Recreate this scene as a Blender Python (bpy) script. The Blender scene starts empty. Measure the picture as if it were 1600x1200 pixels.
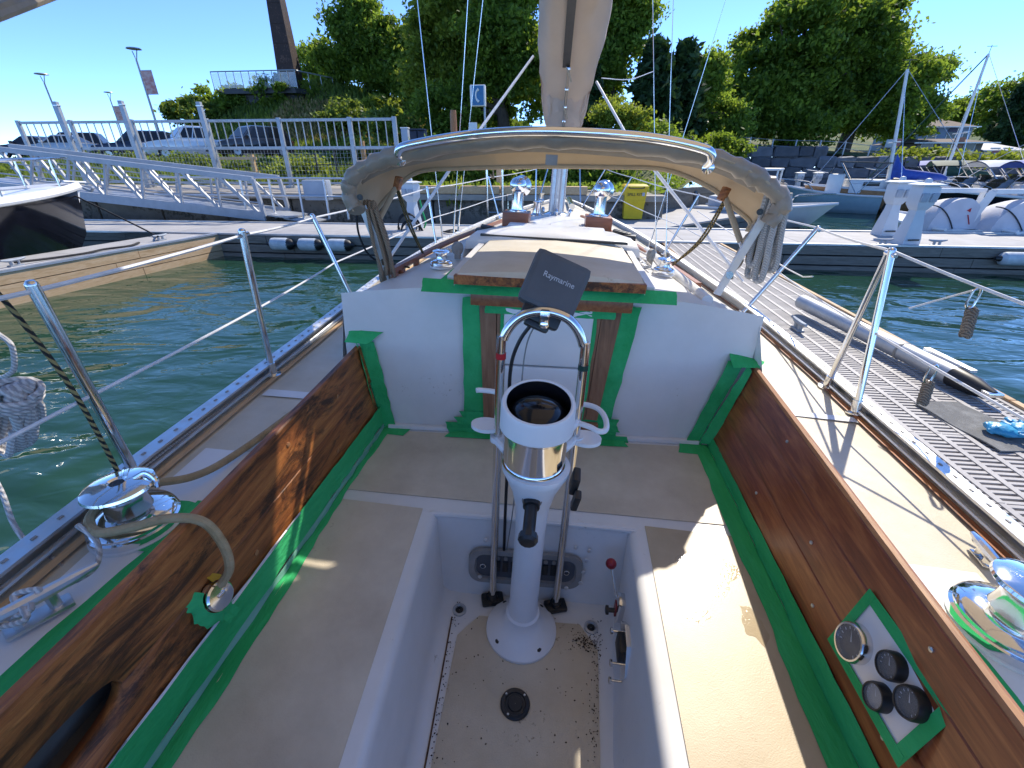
import bpy, bmesh, math, random
import numpy as np
from mathutils import Vector, Matrix, Euler
R=math.radians; PI=math.pi
random.seed(7); RNG=np.random.default_rng(11)
sc=bpy.context.scene; COL=sc.collection
# ---------------------------------------------------------------- camera, sky, sun, exposure
FPX=690.0; PITCH=math.atan(348/690.0); YAW=R(6.5); CAM=Vector((0,0,2.043)); HEEL=R(2.8); PZ=0.5
cd=bpy.data.cameras.new('camera'); cam=bpy.data.objects.new('camera',cd); COL.objects.link(cam)
cam.location=CAM; cam.rotation_euler=(PI/2-PITCH,0,YAW)
cd.sensor_fit='HORIZONTAL'; cd.sensor_width=36; cd.lens=36*FPX/1600; cd.clip_start=0.03; cd.clip_end=3000
sc.camera=cam
SUN_AZ=R(26.5); SUN_EL=R(44)
wd=bpy.data.worlds.new('World'); sc.world=wd; wd.use_nodes=True
nt=wd.node_tree; bg=nt.nodes['Background']
sky=nt.nodes.new('ShaderNodeTexSky'); sky.sky_type='NISHITA'; sky.sun_disc=False
sky.sun_elevation=SUN_EL; sky.sun_rotation=SUN_AZ; sky.altitude=2000; sky.air_density=0.55; sky.dust_density=0.0; sky.ozone_density=8.0
nt.links.new(sky.outputs[0],bg.inputs['Color']); bg.inputs['Strength'].default_value=0.15
sl=bpy.data.lights.new('sun','SUN'); sl.energy=2.25; sl.angle=R(0.53); sl.color=(1.0,0.92,0.79)
so=bpy.data.objects.new('sun',sl); COL.objects.link(so)
SDIR=Vector((math.sin(SUN_AZ)*math.cos(SUN_EL),math.cos(SUN_AZ)*math.cos(SUN_EL),math.sin(SUN_EL)))
so.rotation_euler=SDIR.to_track_quat('Z','Y').to_euler(); so.location=(20,40,45)
vs=sc.view_settings; vs.view_transform='Standard'; vs.look='None'; vs.exposure=1.42; vs.gamma=1; vs.use_curve_mapping=False
sc.render.engine='CYCLES'
# ---------------------------------------------------------------- placing helpers
_fw=Vector((-math.sin(YAW)*math.cos(PITCH),math.cos(YAW)*math.cos(PITCH),-math.sin(PITCH)))
_rt=Vector((math.cos(YAW),math.sin(YAW),0)); _up=_rt.cross(_fw)
def ray(px,py): return _fw+_rt*((px-800)/FPX)-_up*((py-600)/FPX)
def W(px,py,z):                     # photo point on a known height
    d=ray(px,py); return CAM+d*((z-CAM.z)/d.z)
def WY(px,py,y):                    # photo point at a known distance ahead
    d=ray(px,py); return CAM+d*((y-CAM.y)/d.y)
_ch,_sh=math.cos(HEEL),math.sin(HEEL)
BOAT=Matrix(((_ch,0,_sh,-_sh*PZ),(0,1,0,0),(-_sh,0,_ch,PZ-_ch*PZ),(0,0,0,1)))   # the moored boat heels a little
BINV=BOAT.inverted()
def _bh(px,py,ax,v):
    o=BINV@CAM; d=BINV.to_3x3()@ray(px,py); return o+d*((v-o[ax])/d[ax])
def Bz(px,py,z): return _bh(px,py,2,z)
def By(px,py,y): return _bh(px,py,1,y)
def Bx(px,py,x): return _bh(px,py,0,x)
XF=[None]
# ---------------------------------------------------------------- mesh helpers
def frame(p,d,up=(0,0,1)):
    z=Vector(d).normalized(); u=Vector(up)
    if abs(z.dot(u))>0.98: u=Vector((0,1,0))
    x=u.cross(z).normalized(); y=z.cross(x)
    M=Matrix((x,y,z)).transposed().to_4x4(); M.translation=Vector(p); return M
def crom(pts,n=6):
    P=[Vector(p) for p in pts]
    if len(P)<3: return P
    out=[]
    for i in range(len(P)-1):
        a=P[i-1] if i else P[0]*2-P[1]; b=P[i]; c=P[i+1]; d=P[i+2] if i+2<len(P) else P[-1]*2-P[-2]
        for k in range(n):
            t=k/n; out.append(0.5*((2*b)+(c-a)*t+(2*a-5*b+4*c-d)*t*t+(3*b-a-3*c+d)*t**3))
    out.append(P[-1]); return out
class MB:
    def __init__(s): s.v=[]; s.f=[]
    def add(s,vs,fs):
        o=len(s.v); s.v+= [tuple(v) for v in vs]; s.f+= [tuple(i+o for i in f) for f in fs]; return s
    def box(s,c,d,rot=None,bev=0.0,M=None):
        hx,hy,hz=d[0]/2,d[1]/2,d[2]/2
        if bev>0:
            bm=bmesh.new(); bmesh.ops.create_cube(bm,size=1)
            for v in bm.verts: v.co=Vector((v.co.x*d[0],v.co.y*d[1],v.co.z*d[2]))
            bmesh.ops.bevel(bm,geom=list(bm.edges),offset=bev,segments=2,affect='EDGES',profile=0.6)
            vs=[v.co.copy() for v in bm.verts]; bm.verts.index_update(); fs=[[v.index for v in f.verts] for f in bm.faces]; bm.free()
        else:
            vs=[Vector((x,y,z)) for x in(-hx,hx) for y in(-hy,hy) for z in(-hz,hz)]
            fs=[(0,1,3,2),(4,6,7,5),(0,4,5,1),(2,3,7,6),(0,2,6,4),(1,5,7,3)]
        if rot is not None:
            e=Euler(rot).to_matrix(); vs=[e@v for v in vs]
        c=Vector(c); vs=[v+c for v in vs]
        if M is not None: vs=[M@v for v in vs]
        return s.add(vs,fs)
    def bar(s,a,b,w,h,up=(0,0,1)):          # square bar from a to b
        a=Vector(a); b=Vector(b); M=frame((a+b)/2,b-a,up); return s.box((0,0,0),(w,h,(b-a).length),M=M)
    def tube(s,pts,r,n=8,res=0,caps=True):
        P=crom(pts,res) if res else [Vector(p) for p in pts]
        if not hasattr(r,'__len__'): rr=[r]*len(P)
        elif len(r)==len(P): rr=list(r)
        else: rr=list(np.interp(np.linspace(0,1,len(P)),np.linspace(0,1,len(r)),r))
        T=[(P[min(i+1,len(P)-1)]-P[max(i-1,0)]).normalized() for i in range(len(P))]
        u=T[0].cross(Vector((0,0,1)))
        if u.length<1e-3: u=T[0].cross(Vector((1,0,0)))
        u.normalize(); vs=[]
        for i,p in enumerate(P):
            u=(u-T[i]*u.dot(T[i])); u.normalize(); w=T[i].cross(u)
            for k in range(n):
                a=2*PI*k/n; vs.append(p+(u*math.cos(a)+w*math.sin(a))*rr[i])
        fs=[]
        for i in range(len(P)-1):
            for k in range(n):
                k2=(k+1)%n; fs.append((i*n+k,i*n+k2,(i+1)*n+k2,(i+1)*n+k))
        if caps: fs.append(tuple(range(n))[::-1]); fs.append(tuple(range((len(P)-1)*n,len(P)*n)))
        return s.add(vs,fs)
    def lathe(s,prof,M=None,n=24,caps=True):
        M=M or Matrix.Identity(4); vs=[]; fs=[]
        for r,z in prof:
            for k in range(n):
                a=2*PI*k/n; vs.append(M@Vector((r*math.cos(a),r*math.sin(a),z)))
        for i in range(len(prof)-1):
            for k in range(n):
                k2=(k+1)%n; fs.append((i*n+k,i*n+k2,(i+1)*n+k2,(i+1)*n+k))
        if caps: fs.append(tuple(range(n))[::-1]); fs.append(tuple(range((len(prof)-1)*n,len(prof)*n)))
        return s.add(vs,fs)
    def prism(s,poly,M,h):                  # polygon in local xy, extruded 0..h along local z
        n=len(poly); vs=[M@Vector((p[0],p[1],0)) for p in poly]+[M@Vector((p[0],p[1],h)) for p in poly]
        fs=[tuple(range(n))[::-1],tuple(range(n,2*n))]+[(i,(i+1)%n,n+(i+1)%n,n+i) for i in range(n)]
        return s.add(vs,fs)
    def slab(s,loop,dz):                    # 3-D loop of corners with thickness vector dz
        n=len(loop); L=[Vector(p) for p in loop]; d=Vector(dz) if hasattr(dz,'__len__') else Vector((0,0,dz))
        return s.add(L+[p+d for p in L],[tuple(range(n))[::-1],tuple(range(n,2*n))]+[(i,(i+1)%n,n+(i+1)%n,n+i) for i in range(n)])
    def rows(s,rows,closed=False):
        m=len(rows[0]); vs=[p for r in rows for p in r]; fs=[]
        for i in range(len(rows)-1):
            for k in range(m if closed else m-1):
                k2=(k+1)%m; fs.append((i*m+k,i*m+k2,(i+1)*m+k2,(i+1)*m+k))
        return s.add(vs,fs)
    def ball(s,c,r,n=12,sc=(1,1,1),M=None):
        prof=[]; c=Vector(c); vs=[]; fs=[]; m=n//2
        for i in range(m+1):
            t=PI*i/m
            for k in range(n):
                a=2*PI*k/n; p=Vector((math.sin(t)*math.cos(a)*r*sc[0],math.sin(t)*math.sin(a)*r*sc[1],math.cos(t)*r*sc[2]))
                vs.append((M@p if M else p)+c)
        for i in range(m):
            for k in range(n):
                k2=(k+1)%n; fs.append((i*n+k,(i+1)*n+k,(i+1)*n+k2,i*n+k2))
        return s.add(vs,fs)
def mesh(name,mb,sharp=35):
    me=bpy.data.meshes.new(name); vs=mb.v
    if XF[0] is not None: vs=[tuple(XF[0]@Vector(v)) for v in vs]
    me.from_pydata(vs,[],mb.f)
    bm=bmesh.new(); bm.from_mesh(me); bmesh.ops.remove_doubles(bm,verts=bm.verts,dist=1e-5); bmesh.ops.recalc_face_normals(bm,faces=bm.faces); bm.to_mesh(me); bm.free()
    me.shade_smooth(); me.set_sharp_from_angle(angle=R(sharp)); return me
def link(name,me,m,parent=None):
    o=bpy.data.objects.new(name,me); COL.objects.link(o)
    if m is not None and not me.materials: me.materials.append(m)
    if parent is not None:
        o.parent=parent
        if parent.type=='EMPTY': o.matrix_parent_inverse=parent.matrix_basis.inverted()
    return o
def part(name,mb,m,parent,label=None,kind=None,sharp=35):
    o=link(name,mesh(name,mb,sharp),m,parent)
    if label: o['label']=label
    if kind: o['kind']=kind
    return o
def tag(o,label,cat,group=None):
    o['label']=label; o['category']=cat
    if group: o['group']=group
    return o
def solo(name,mb,m,label,cat,group=None,sharp=35): return tag(link(name,mesh(name,mb,sharp),m),label,cat,group)
def thing(name,label,cat,loc=(0,0,0),group=None):
    o=bpy.data.objects.new(name,None); COL.objects.link(o); L=Vector(loc)
    if XF[0] is not None: L=XF[0]@L
    o.location=L; o.matrix_basis=Matrix.Translation(L); o.empty_display_size=0.2
    return tag(o,label,cat,group)
def struct(name,mb,m,kind='structure',sharp=35):
    o=link(name,mesh(name,mb,sharp),m); o['kind']=kind; return o
def copy_tree(o,M,label=None):              # a thing with its parts and sub-parts, moved by M
    c=o.copy(); COL.objects.link(c); c.matrix_basis=M@o.matrix_basis
    if label: c['label']=label
    def kids(a,b):
        for ch in a.children:
            k=ch.copy(); COL.objects.link(k); k.parent=b; k.matrix_parent_inverse=ch.matrix_parent_inverse.copy(); kids(ch,k)
    kids(o,c); return c
def text_mb(body,size,M,depth=0.0006):
    cu=bpy.data.curves.new('lettering','FONT'); cu.body=body; cu.size=size; cu.align_x='CENTER'; cu.align_y='CENTER'; cu.extrude=depth; cu.resolution_u=3
    ob=bpy.data.objects.new('lettering',cu); COL.objects.link(ob)
    dg=bpy.context.evaluated_depsgraph_get(); dg.update(); me=bpy.data.meshes.new_from_object(ob.evaluated_get(dg))
    mb=MB(); mb.add([M@v.co for v in me.vertices],[tuple(p.vertices) for p in me.polygons])
    bpy.data.objects.remove(ob); bpy.data.curves.remove(cu); bpy.data.meshes.remove(me); return mb
# ---------------------------------------------------------------- materials
def newmat(name):
    m=bpy.data.materials.new(name); m.use_nodes=True; n=m.node_tree; return m,n,n.nodes['Principled BSDF']
def nd(n,t,**k):
    x=n.nodes.new(t)
    for a,b in k.items():
        if a in x.inputs: x.inputs[a].default_value=b
        else: setattr(x,a,b)
    return x
def c4(c): return (c[0],c[1],c[2],1)
def ramp(n,src,stops):
    r=n.nodes.new('ShaderNodeValToRGB'); e=r.color_ramp.elements
    while len(e)<len(stops): e.new(0.5)
    for el,(p,c) in zip(e,stops): el.position=p; el.color=c4(c) if hasattr(c,'__len__') else (c,c,c,1)
    n.links.new(src,r.inputs[0]); return r.outputs[0]
def coord(n,scale=(1,1,1),rot=(0,0,0),kind='Object'):
    tc=n.nodes.new('ShaderNodeTexCoord'); mp=n.nodes.new('ShaderNodeMapping'); mp.inputs['Scale'].default_value=scale; mp.inputs['Rotation'].default_value=rot
    n.links.new(tc.outputs[kind],mp.inputs[0]); return mp.outputs[0]
def noise(n,vec,scale,detail=4,rough=0.55,dist=0.0):
    x=n.nodes.new('ShaderNodeTexNoise'); x.inputs['Scale'].default_value=scale; x.inputs['Detail'].default_value=detail; x.inputs['Roughness'].default_value=rough; x.inputs['Distortion'].default_value=dist
    if vec: n.links.new(vec,x.inputs['Vector'])
    return x.outputs['Fac']
def bump(n,b,h,strength=0.3,dist=0.01):
    x=n.nodes.new('ShaderNodeBump'); x.inputs['Strength'].default_value=strength; x.inputs['Distance'].default_value=dist
    n.links.new(h,x.inputs['Height']); n.links.new(x.outputs[0],b.inputs['Normal']); return x
def mix(n,a,b,f):
    x=n.nodes.new('ShaderNodeMix'); x.data_type='RGBA'
    for s,v in((x.inputs[6],a),(x.inputs[7],b),(x.inputs[0],f)):
        if hasattr(v,'is_linked') or hasattr(v,'links'): n.links.new(v,s)
        elif hasattr(v,'__len__'): s.default_value=c4(v)
        else: s.default_value=v
    return x.outputs[2]
def pm(name,a,b=None,scale=8,rough=0.5,metal=0.0,bmp=0.0,bscale=60,stretch=(1,1,1),lo=0.35,hi=0.65,bd=0.01,spec=0.5,coat=0.0):
    m,n,p=newmat(name); p.inputs['Roughness'].default_value=rough; p.inputs['Metallic'].default_value=metal; p.inputs['Specular IOR Level'].default_value=spec
    if coat: p.inputs['Coat Weight'].default_value=coat; p.inputs['Coat Roughness'].default_value=0.08
    v=coord(n,stretch)
    if b is None: b=tuple(min(1,x*0.82) for x in a)
    n.links.new(ramp(n,noise(n,v,scale,6,0.6),[(lo,a),(hi,b)]),p.inputs['Base Color'])
    if bmp: bump(n,p,noise(n,v,bscale,3),bmp,bd)
    return m
def speck(name,a,b,dirt,amount,rough=0.5,scale=5,sscale=60,bmp=0.15,bscale=220,bd=0.003,dirty_noise=2.0):
    # painted / moulded surface with soft tone drift and small dirt specks
    m,n,p=newmat(name); v=coord(n); p.inputs['Roughness'].default_value=rough
    base=ramp(n,noise(n,v,scale,6,0.65),[(0.3,a),(0.7,b)])
    s1=noise(n,v,sscale,4,0.7); s2=noise(n,v,dirty_noise,3,0.6)
    mu=n.nodes.new('ShaderNodeMath'); mu.operation='MULTIPLY'; n.links.new(s1,mu.inputs[0]); n.links.new(s2,mu.inputs[1])
    f=ramp(n,mu.outputs[0],[(amount,0.0),(amount+0.07,0.8)])
    n.links.new(mix(n,base,dirt,f),p.inputs['Base Color'])
    if bmp: bump(n,p,noise(n,v,bscale,2),bmp,bd)
    return m
def woodmat(name,cols,axis=1,rough=0.5,scale=2.0,patch=None,bmp=0.25,coat=0.0,rings=9.0):
    m,n,p=newmat(name); st=[rings,rings,rings]; st[axis]=0.9; v=coord(n,tuple(st)); p.inputs['Roughness'].default_value=rough
    if coat: p.inputs['Coat Weight'].default_value=coat; p.inputs['Coat Roughness'].default_value=0.25
    g=noise(n,v,scale*1.6,7,0.62,1.4)
    st2=[60,60,60]; st2[axis]=2.0; fine=noise(n,coord(n,tuple(st2)),2.2,5,0.7)
    ad=n.nodes.new('ShaderNodeMath'); ad.operation='MULTIPLY_ADD'; n.links.new(fine,ad.inputs[0]); ad.inputs[1].default_value=0.45; n.links.new(g,ad.inputs[2])
    col=ramp(n,ad.outputs[0],[(0.42,cols[0]),(0.68,cols[1]),(0.95,cols[2])])
    if patch:
        st3=[9,9,9]; st3[axis]=2.2; q=noise(n,coord(n,tuple(st3)),1.5,9,0.75,0.8)
        col=mix(n,col,patch,ramp(n,q,[(0.48,0.0),(0.60,0.9)]))
        oi=n.nodes.new('ShaderNodeObjectInfo')
    n.links.new(col,p.inputs['Base Color']); bump(n,p,ad.outputs[0],bmp,0.004); return m
def leafmat(name,dark,light,scale=0.5,trans=0.35):
    m,n,p=newmat(name); p.inputs['Roughness'].default_value=0.55; p.inputs['Specular IOR Level'].default_value=0.25
    g=n.nodes.new('ShaderNodeNewGeometry'); v=coord(n)
    ad=n.nodes.new('ShaderNodeMath'); ad.operation='MULTIPLY_ADD'; n.links.new(g.outputs['Random Per Island'],ad.inputs[0]); ad.inputs[1].default_value=0.5; n.links.new(noise(n,v,scale,3),ad.inputs[2])
    c=ramp(n,ad.outputs[0],[(0.45,dark),(0.8,tuple((a+b)/2.2 for a,b in zip(dark,light))),(1.0,light)]); n.links.new(c,p.inputs['Base Color'])
    t=n.nodes.new('ShaderNodeBsdfTranslucent'); c2=mix(n,c,(light[0]*1.6,light[1]*1.5,light[2]*0.7),0.5); n.links.new(c2,t.inputs[0])
    ms=n.nodes.new('ShaderNodeMixShader'); ms.inputs[0].default_value=trans
    n.links.new(p.outputs[0],ms.inputs[1]); n.links.new(t.outputs[0],ms.inputs[2]); n.links.new(ms.outputs[0],n.nodes['Material Output'].inputs[0]); return m
def metal(name,c=(0.78,0.79,0.8),rough=0.12,bmp=0.0):
    m,n,p=newmat(name); p.inputs['Base Color'].default_value=c4(c); p.inputs['Metallic'].default_value=1
    v=coord(n); n.links.new(ramp(n,noise(n,v,30,4,0.6),[(0.3,rough*0.7),(0.75,min(1,rough*1.7))]),p.inputs['Roughness'])
    if bmp: bump(n,p,noise(n,v,25,3),bmp,0.002)
    return m
def stripes(name,a,b,scale,rough=0.8,axis='DIAGONAL',soft=0.2):     # braided rope
    m,n,p=newmat(name); p.inputs['Roughness'].default_value=rough
    w=n.nodes.new('ShaderNodeTexWave'); w.bands_direction=axis; w.inputs['Scale'].default_value=scale; w.inputs['Distortion'].default_value=1.2; w.inputs['Detail'].default_value=2; w.inputs['Detail Scale'].default_value=3
    n.links.new(coord(n),w.inputs['Vector']); n.links.new(ramp(n,w.outputs['Fac'],[(0.5-soft,a),(0.5+soft,b)]),p.inputs['Base Color']); bump(n,p,w.outputs['Fac'],0.4,0.003); return m
M={}
M['gel']=speck('white_gelcoat',(0.80,0.79,0.77),(0.70,0.69,0.66),(0.34,0.29,0.22),0.405,0.32,3,45,0.05,60)
M['gelplain']=pm('clean_white_gelcoat',(0.82,0.81,0.79),(0.76,0.75,0.73),4,0.28)
M['cream']=speck('cream_nonskid',(0.70,0.62,0.49),(0.52,0.44,0.33),(0.30,0.21,0.13),0.375,0.42,4,38,0.35,260,0.002)
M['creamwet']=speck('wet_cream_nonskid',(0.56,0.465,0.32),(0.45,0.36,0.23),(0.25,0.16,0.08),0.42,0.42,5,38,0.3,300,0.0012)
M['puddle']=pm('standing_water_on_cream',(0.52,0.43,0.285),(0.46,0.37,0.24),9,0.07,0,0.4,160,bd=0.0012)
M['deckcream']=speck('cream_deck_paint',(0.68,0.63,0.52),(0.57,0.50,0.37),(0.36,0.27,0.16),0.36,0.5,5,16,0.3,200,0.002,3)
M['sole']=speck('stained_cream_sole',(0.63,0.55,0.42),(0.52,0.43,0.30),(0.12,0.07,0.03),0.375,0.45,4,52,0.35,220,0.002,3.0)
M['paint']=pm('white_paint',(0.8,0.8,0.78),(0.72,0.72,0.7),6,0.4)
M['teakold']=woodmat('weathered_teak',[(0.07,0.019,0.006),(0.30,0.095,0.022),(0.52,0.20,0.05)],1,0.5,1.6,(0.030,0.011,0.004),0.6)
M['teaknew']=woodmat('varnished_teak',[(0.10,0.020,0.007),(0.25,0.058,0.017),(0.46,0.15,0.045)],1,0.36,1.5,None,0.15,0.3,9)
M['teakedge']=woodmat('teak_edge',[(0.22,0.09,0.035),(0.34,0.15,0.06),(0.45,0.22,0.09)],1,0.5,2)
M['teaktrim']=woodmat('teak_trim',[(0.13,0.055,0.025),(0.26,0.125,0.06),(0.36,0.19,0.1)],2,0.55,1.5,None,0.3)
M['teakrail']=woodmat('teak_rail',[(0.16,0.045,0.016),(0.30,0.095,0.035),(0.42,0.16,0.06)],1,0.4,2,None,0.2,0.2)
M['teakbox']=woodmat('teak_box',[(0.17,0.05,0.02),(0.28,0.09,0.035),(0.36,0.13,0.05)],0,0.4,2,None,0.2,0.2)
M['tape']=pm('green_masking_tape',(0.025,0.36,0.10),(0.06,0.52,0.19),7,0.8,0,0.8,45,(1,0.3,1),bd=0.008,spec=0.2,lo=0.3,hi=0.7)
M['tapepale']=pm('pale_tape_film',(0.25,0.50,0.42),(0.18,0.42,0.30),10,0.4,0,0.4,30,(1,0.3,1))
M['tapeyellow']=pm('yellow_tape',(0.62,0.42,0.02),(0.5,0.33,0.02),20,0.5,0,0.4,40)
M['chrome']=metal('polished_chrome',(0.84,0.85,0.86),0.085,0.05)
M['steel']=metal('stainless_steel',(0.72,0.72,0.72),0.14)
M['alu']=metal('aluminium',(0.70,0.71,0.72),0.42)
M['aludull']=pm('dull_aluminium',(0.52,0.54,0.56),(0.42,0.44,0.46),6,0.45,0.6)
M['gangalu']=pm('gangway_aluminium',(0.42,0.44,0.47),(0.35,0.37,0.40),4,0.45,0.0)
M['galv']=pm('galvanised_steel',(0.40,0.43,0.46),(0.31,0.34,0.37),9,0.45,0.3)
M['pedwhite']=pm('white_powder_coat',(0.80,0.81,0.82),(0.76,0.77,0.78),6,0.3,0,0.04,200)
M['black']=pm('black_plastic',(0.012,0.012,0.013),(0.022,0.022,0.022),20,0.4)
M['blackgloss']=pm('black_compass_dome',(0.006,0.006,0.008),(0.012,0.012,0.014),10,0.12)
M['scratch']=None
M['greycase']=pm('grey_plastic_cover',(0.075,0.08,0.09),(0.10,0.105,0.115),6,0.55,0,0.1,300)
M['greyplastic']=pm('weathered_grey_plastic',(0.33,0.32,0.30),(0.24,0.23,0.21),9,0.55)
M['silverprint']=pm('silver_print',(0.55,0.57,0.6),None,9,0.5)
M['red']=pm('red_plastic',(0.28,0.012,0.02),(0.2,0.01,0.016),9,0.35)
M['redtape']=pm('red_tape',(0.55,0.015,0.02),(0.42,0.012,0.016),30,0.5)
M['greentape']=pm('dark_green_tape',(0.01,0.05,0.035),None,30,0.5)
def canvasmat(name,a,b,tr,scale=5):
    m=pm(name,a,b,scale,0.85,0,0.3,16); n=m.node_tree; p=n.nodes['Principled BSDF']; t=n.nodes.new('ShaderNodeBsdfTranslucent'); t.inputs[0].default_value=c4(a)
    ms=n.nodes.new('ShaderNodeMixShader'); ms.inputs[0].default_value=tr; n.links.new(p.outputs[0],ms.inputs[1]); n.links.new(t.outputs[0],ms.inputs[2]); n.links.new(ms.outputs[0],n.nodes['Material Output'].inputs[0]); return m
M['canvas']=pm('tan_canvas',(0.46,0.37,0.25),(0.38,0.30,0.2),7,0.85,0,0.5,22,bd=0.01)
M['canvasdark']=pm('taupe_vinyl',(0.34,0.28,0.21),(0.26,0.215,0.16),6,0.36,0,0.55,9,bd=0.02)
M['canvasin']=canvasmat('tan_canvas_lining',(0.58,0.47,0.33),(0.5,0.40,0.27),0.25)
M['biminicloth']=canvasmat('bimini_cloth',(0.76,0.66,0.53),(0.70,0.60,0.48),0.7)  # pale and very translucent so the canopy brightens the shaded cockpit below
M['sailcloth']=canvasmat('beige_sail_cover',(0.62,0.52,0.43),(0.55,0.46,0.38),0.3,3)
M['ropewhite']=stripes('white_braided_rope',(0.62,0.6,0.58),(0.40,0.38,0.37),40)
M['ropegrey']=stripes('grey_braided_rope',(0.52,0.5,0.46),(0.34,0.32,0.29),60)
M['ropetan']=pm('old_tan_line',(0.42,0.31,0.17),(0.33,0.23,0.11),30,0.75,0,0.3,120)
M['ropegold']=stripes('black_gold_rope',(0.012,0.012,0.012),(0.30,0.24,0.09),30,soft=0.05)
M['ropebrown']=stripes('old_brown_rope',(0.34,0.25,0.16),(0.16,0.11,0.07),50)
M['ropedark']=pm('dark_cord',(0.02,0.02,0.022),None,40,0.8)
M['ropeyellow']=stripes('flecked_rope',(0.25,0.18,0.06),(0.03,0.025,0.015),60)
M['wire']=metal('wire_rope',(0.8,0.8,0.82),0.25)
M['wirecoat']=pm('white_coated_wire',(0.78,0.78,0.78),None,20,0.4)
M['glass']=pm('dark_glass',(0.012,0.014,0.018),(0.02,0.022,0.028),3,0.06)
M['boardgrey']=pm('grey_dock_decking',(0.44,0.43,0.42),(0.36,0.35,0.34),3,0.75,0,0.3,40)
M['grate']=pm('grey_plastic_grating',(0.46,0.44,0.42),(0.36,0.34,0.33),5,0.6,0,0.1,90)
M['plankpale']=woodmat('pale_dock_timber',[(0.40,0.24,0.11),(0.58,0.38,0.20),(0.70,0.50,0.30)],1,0.7,1.2,None,0.3)
M['plankgrey']=woodmat('grey_dock_timber',[(0.11,0.095,0.075),(0.18,0.16,0.13),(0.26,0.235,0.2)],0,0.8,1.2,None,0.4)
M['plankbrown']=woodmat('brown_dock_timber',[(0.22,0.11,0.045),(0.36,0.20,0.085),(0.48,0.29,0.13)],1,0.7,1.2,None,0.4)
M['carpet']=pm('grey_carpet',(0.17,0.17,0.165),(0.28,0.28,0.27),11,0.95,0,0.8,240,lo=0.45,hi=0.75,bd=0.004)
M['glove']=pm('blue_nitrile',(0.035,0.30,0.55),(0.05,0.38,0.62),9,0.4,0,0.5,30)
M['concrete']=speck('weathered_concrete',(0.24,0.21,0.17),(0.15,0.125,0.10),(0.05,0.045,0.03),0.27,0.85,1.5,9,0.6,30,0.02,1.0)
M['concretelight']=pm('pale_concrete',(0.40,0.37,0.32),(0.31,0.28,0.24),2,0.8,0,0.3,30)
M['stone']=pm('grey_granite_block',(0.26,0.27,0.30),(0.15,0.16,0.18),1.1,0.85,0,0.8,6,bd=0.05)
_n=M['stone'].node_tree; _p=_n.nodes['Principled BSDF']; _l=_p.inputs['Base Color'].links[0].from_socket; _oi=_n.nodes.new('ShaderNodeObjectInfo')
_n.links.new(mix(_n,_l,(0.05,0.055,0.065),ramp(_n,_oi.outputs['Random'],[(0.1,0.75),(0.9,0.0)])),_p.inputs['Base Color'])
M['asphalt']=pm('asphalt',(0.06,0.06,0.062),(0.05,0.05,0.05),4,0.9,0,0.4,60)
M['bluepanel']=pm('blue_grey_cabinet',(0.42,0.46,0.52),(0.36,0.40,0.46),4,0.45)
M['yellow']=pm('yellow_plastic',(0.72,0.50,0.01),(0.64,0.43,0.01),5,0.45)
M['rubber']=pm('black_rubber',(0.015,0.015,0.015),None,20,0.7)
M['fender']=pm('white_vinyl_fender',(0.62,0.66,0.68),(0.48,0.52,0.54),9,0.45)
M['bluecloth']=pm('blue_canvas',(0.03,0.09,0.42),(0.02,0.06,0.30),5,0.7,0,0.4,12)
M['greencloth']=pm('green_canvas',(0.01,0.06,0.045),(0.008,0.045,0.03),5,0.7,0,0.4,12)
M['navy']=pm('navy_gelcoat',(0.008,0.009,0.014),(0.012,0.013,0.02),3,0.12)
M['palehull']=pm('pale_blue_gelcoat',(0.36,0.50,0.56),(0.3,0.44,0.5),3,0.3)
M['tanhull']=woodmat('varnished_hull_planks',[(0.28,0.13,0.05),(0.40,0.21,0.09),(0.48,0.28,0.14)],0,0.5,1.0)
M['orange']=pm('orange_paint',(0.55,0.11,0.04),(0.45,0.08,0.03),4,0.5)
M['rust']=speck('weathering_steel',(0.055,0.03,0.024),(0.035,0.02,0.017),(0.13,0.07,0.05),0.3,0.8,1.5,8,0.3,20,0.02)
M['meshmetal']=pm('dark_steel_frame',(0.05,0.05,0.055),None,4,0.6)
M['bark']=woodmat('bark',[(0.035,0.025,0.018),(0.075,0.055,0.04),(0.12,0.09,0.065)],2,0.9,1,None,0.8)
M['grass']=pm('mown_grass',(0.10,0.14,0.03),(0.19,0.19,0.05),0.35,0.9,0,0.6,9,bd=0.05)
M['hill']=pm('rough_grass',(0.06,0.10,0.02),(0.19,0.16,0.055),0.28,0.9,0,0.8,5,bd=0.1)
# ---------------------------------------------------------------- water, land
def watermat():
    m,n,p=newmat('harbour_water'); p.inputs['Roughness'].default_value=0.03; p.inputs['IOR'].default_value=1.33
    v=coord(n,(0.55,1.0,1.0),(0,0,R(12)))
    n.links.new(ramp(n,noise(n,coord(n),0.35,3),[(0.3,(0.012,0.046,0.026)),(0.7,(0.018,0.060,0.034))]),p.inputs['Base Color'])
    a=noise(n,v,1.0,2,0.45,1.0); b=noise(n,v,5.5,2,0.5,0.5)
    ad=n.nodes.new('ShaderNodeMath'); ad.operation='MULTIPLY_ADD'; n.links.new(b,ad.inputs[0]); ad.inputs[1].default_value=0.14; n.links.new(a,ad.inputs[2])
    bump(n,p,ad.outputs[0],0.75,0.15); return m
w=MB(); w.add([(-400,-120,0),(400,-120,0),(400,60,0),(-400,60,0)],[(0,1,2,3)]); struct('water',w,watermat())
def shore(x):
    if x<3: return 14.75
    if x<11: return 14.75+(x-3)/8*21.6
    if x<31: return 36.35-(x-11)*0.3
    return 30.35
def smooth(a,b,t): t=max(0,min(1,(t-a)/(b-a))); return t*t*(3-2*t)
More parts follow.
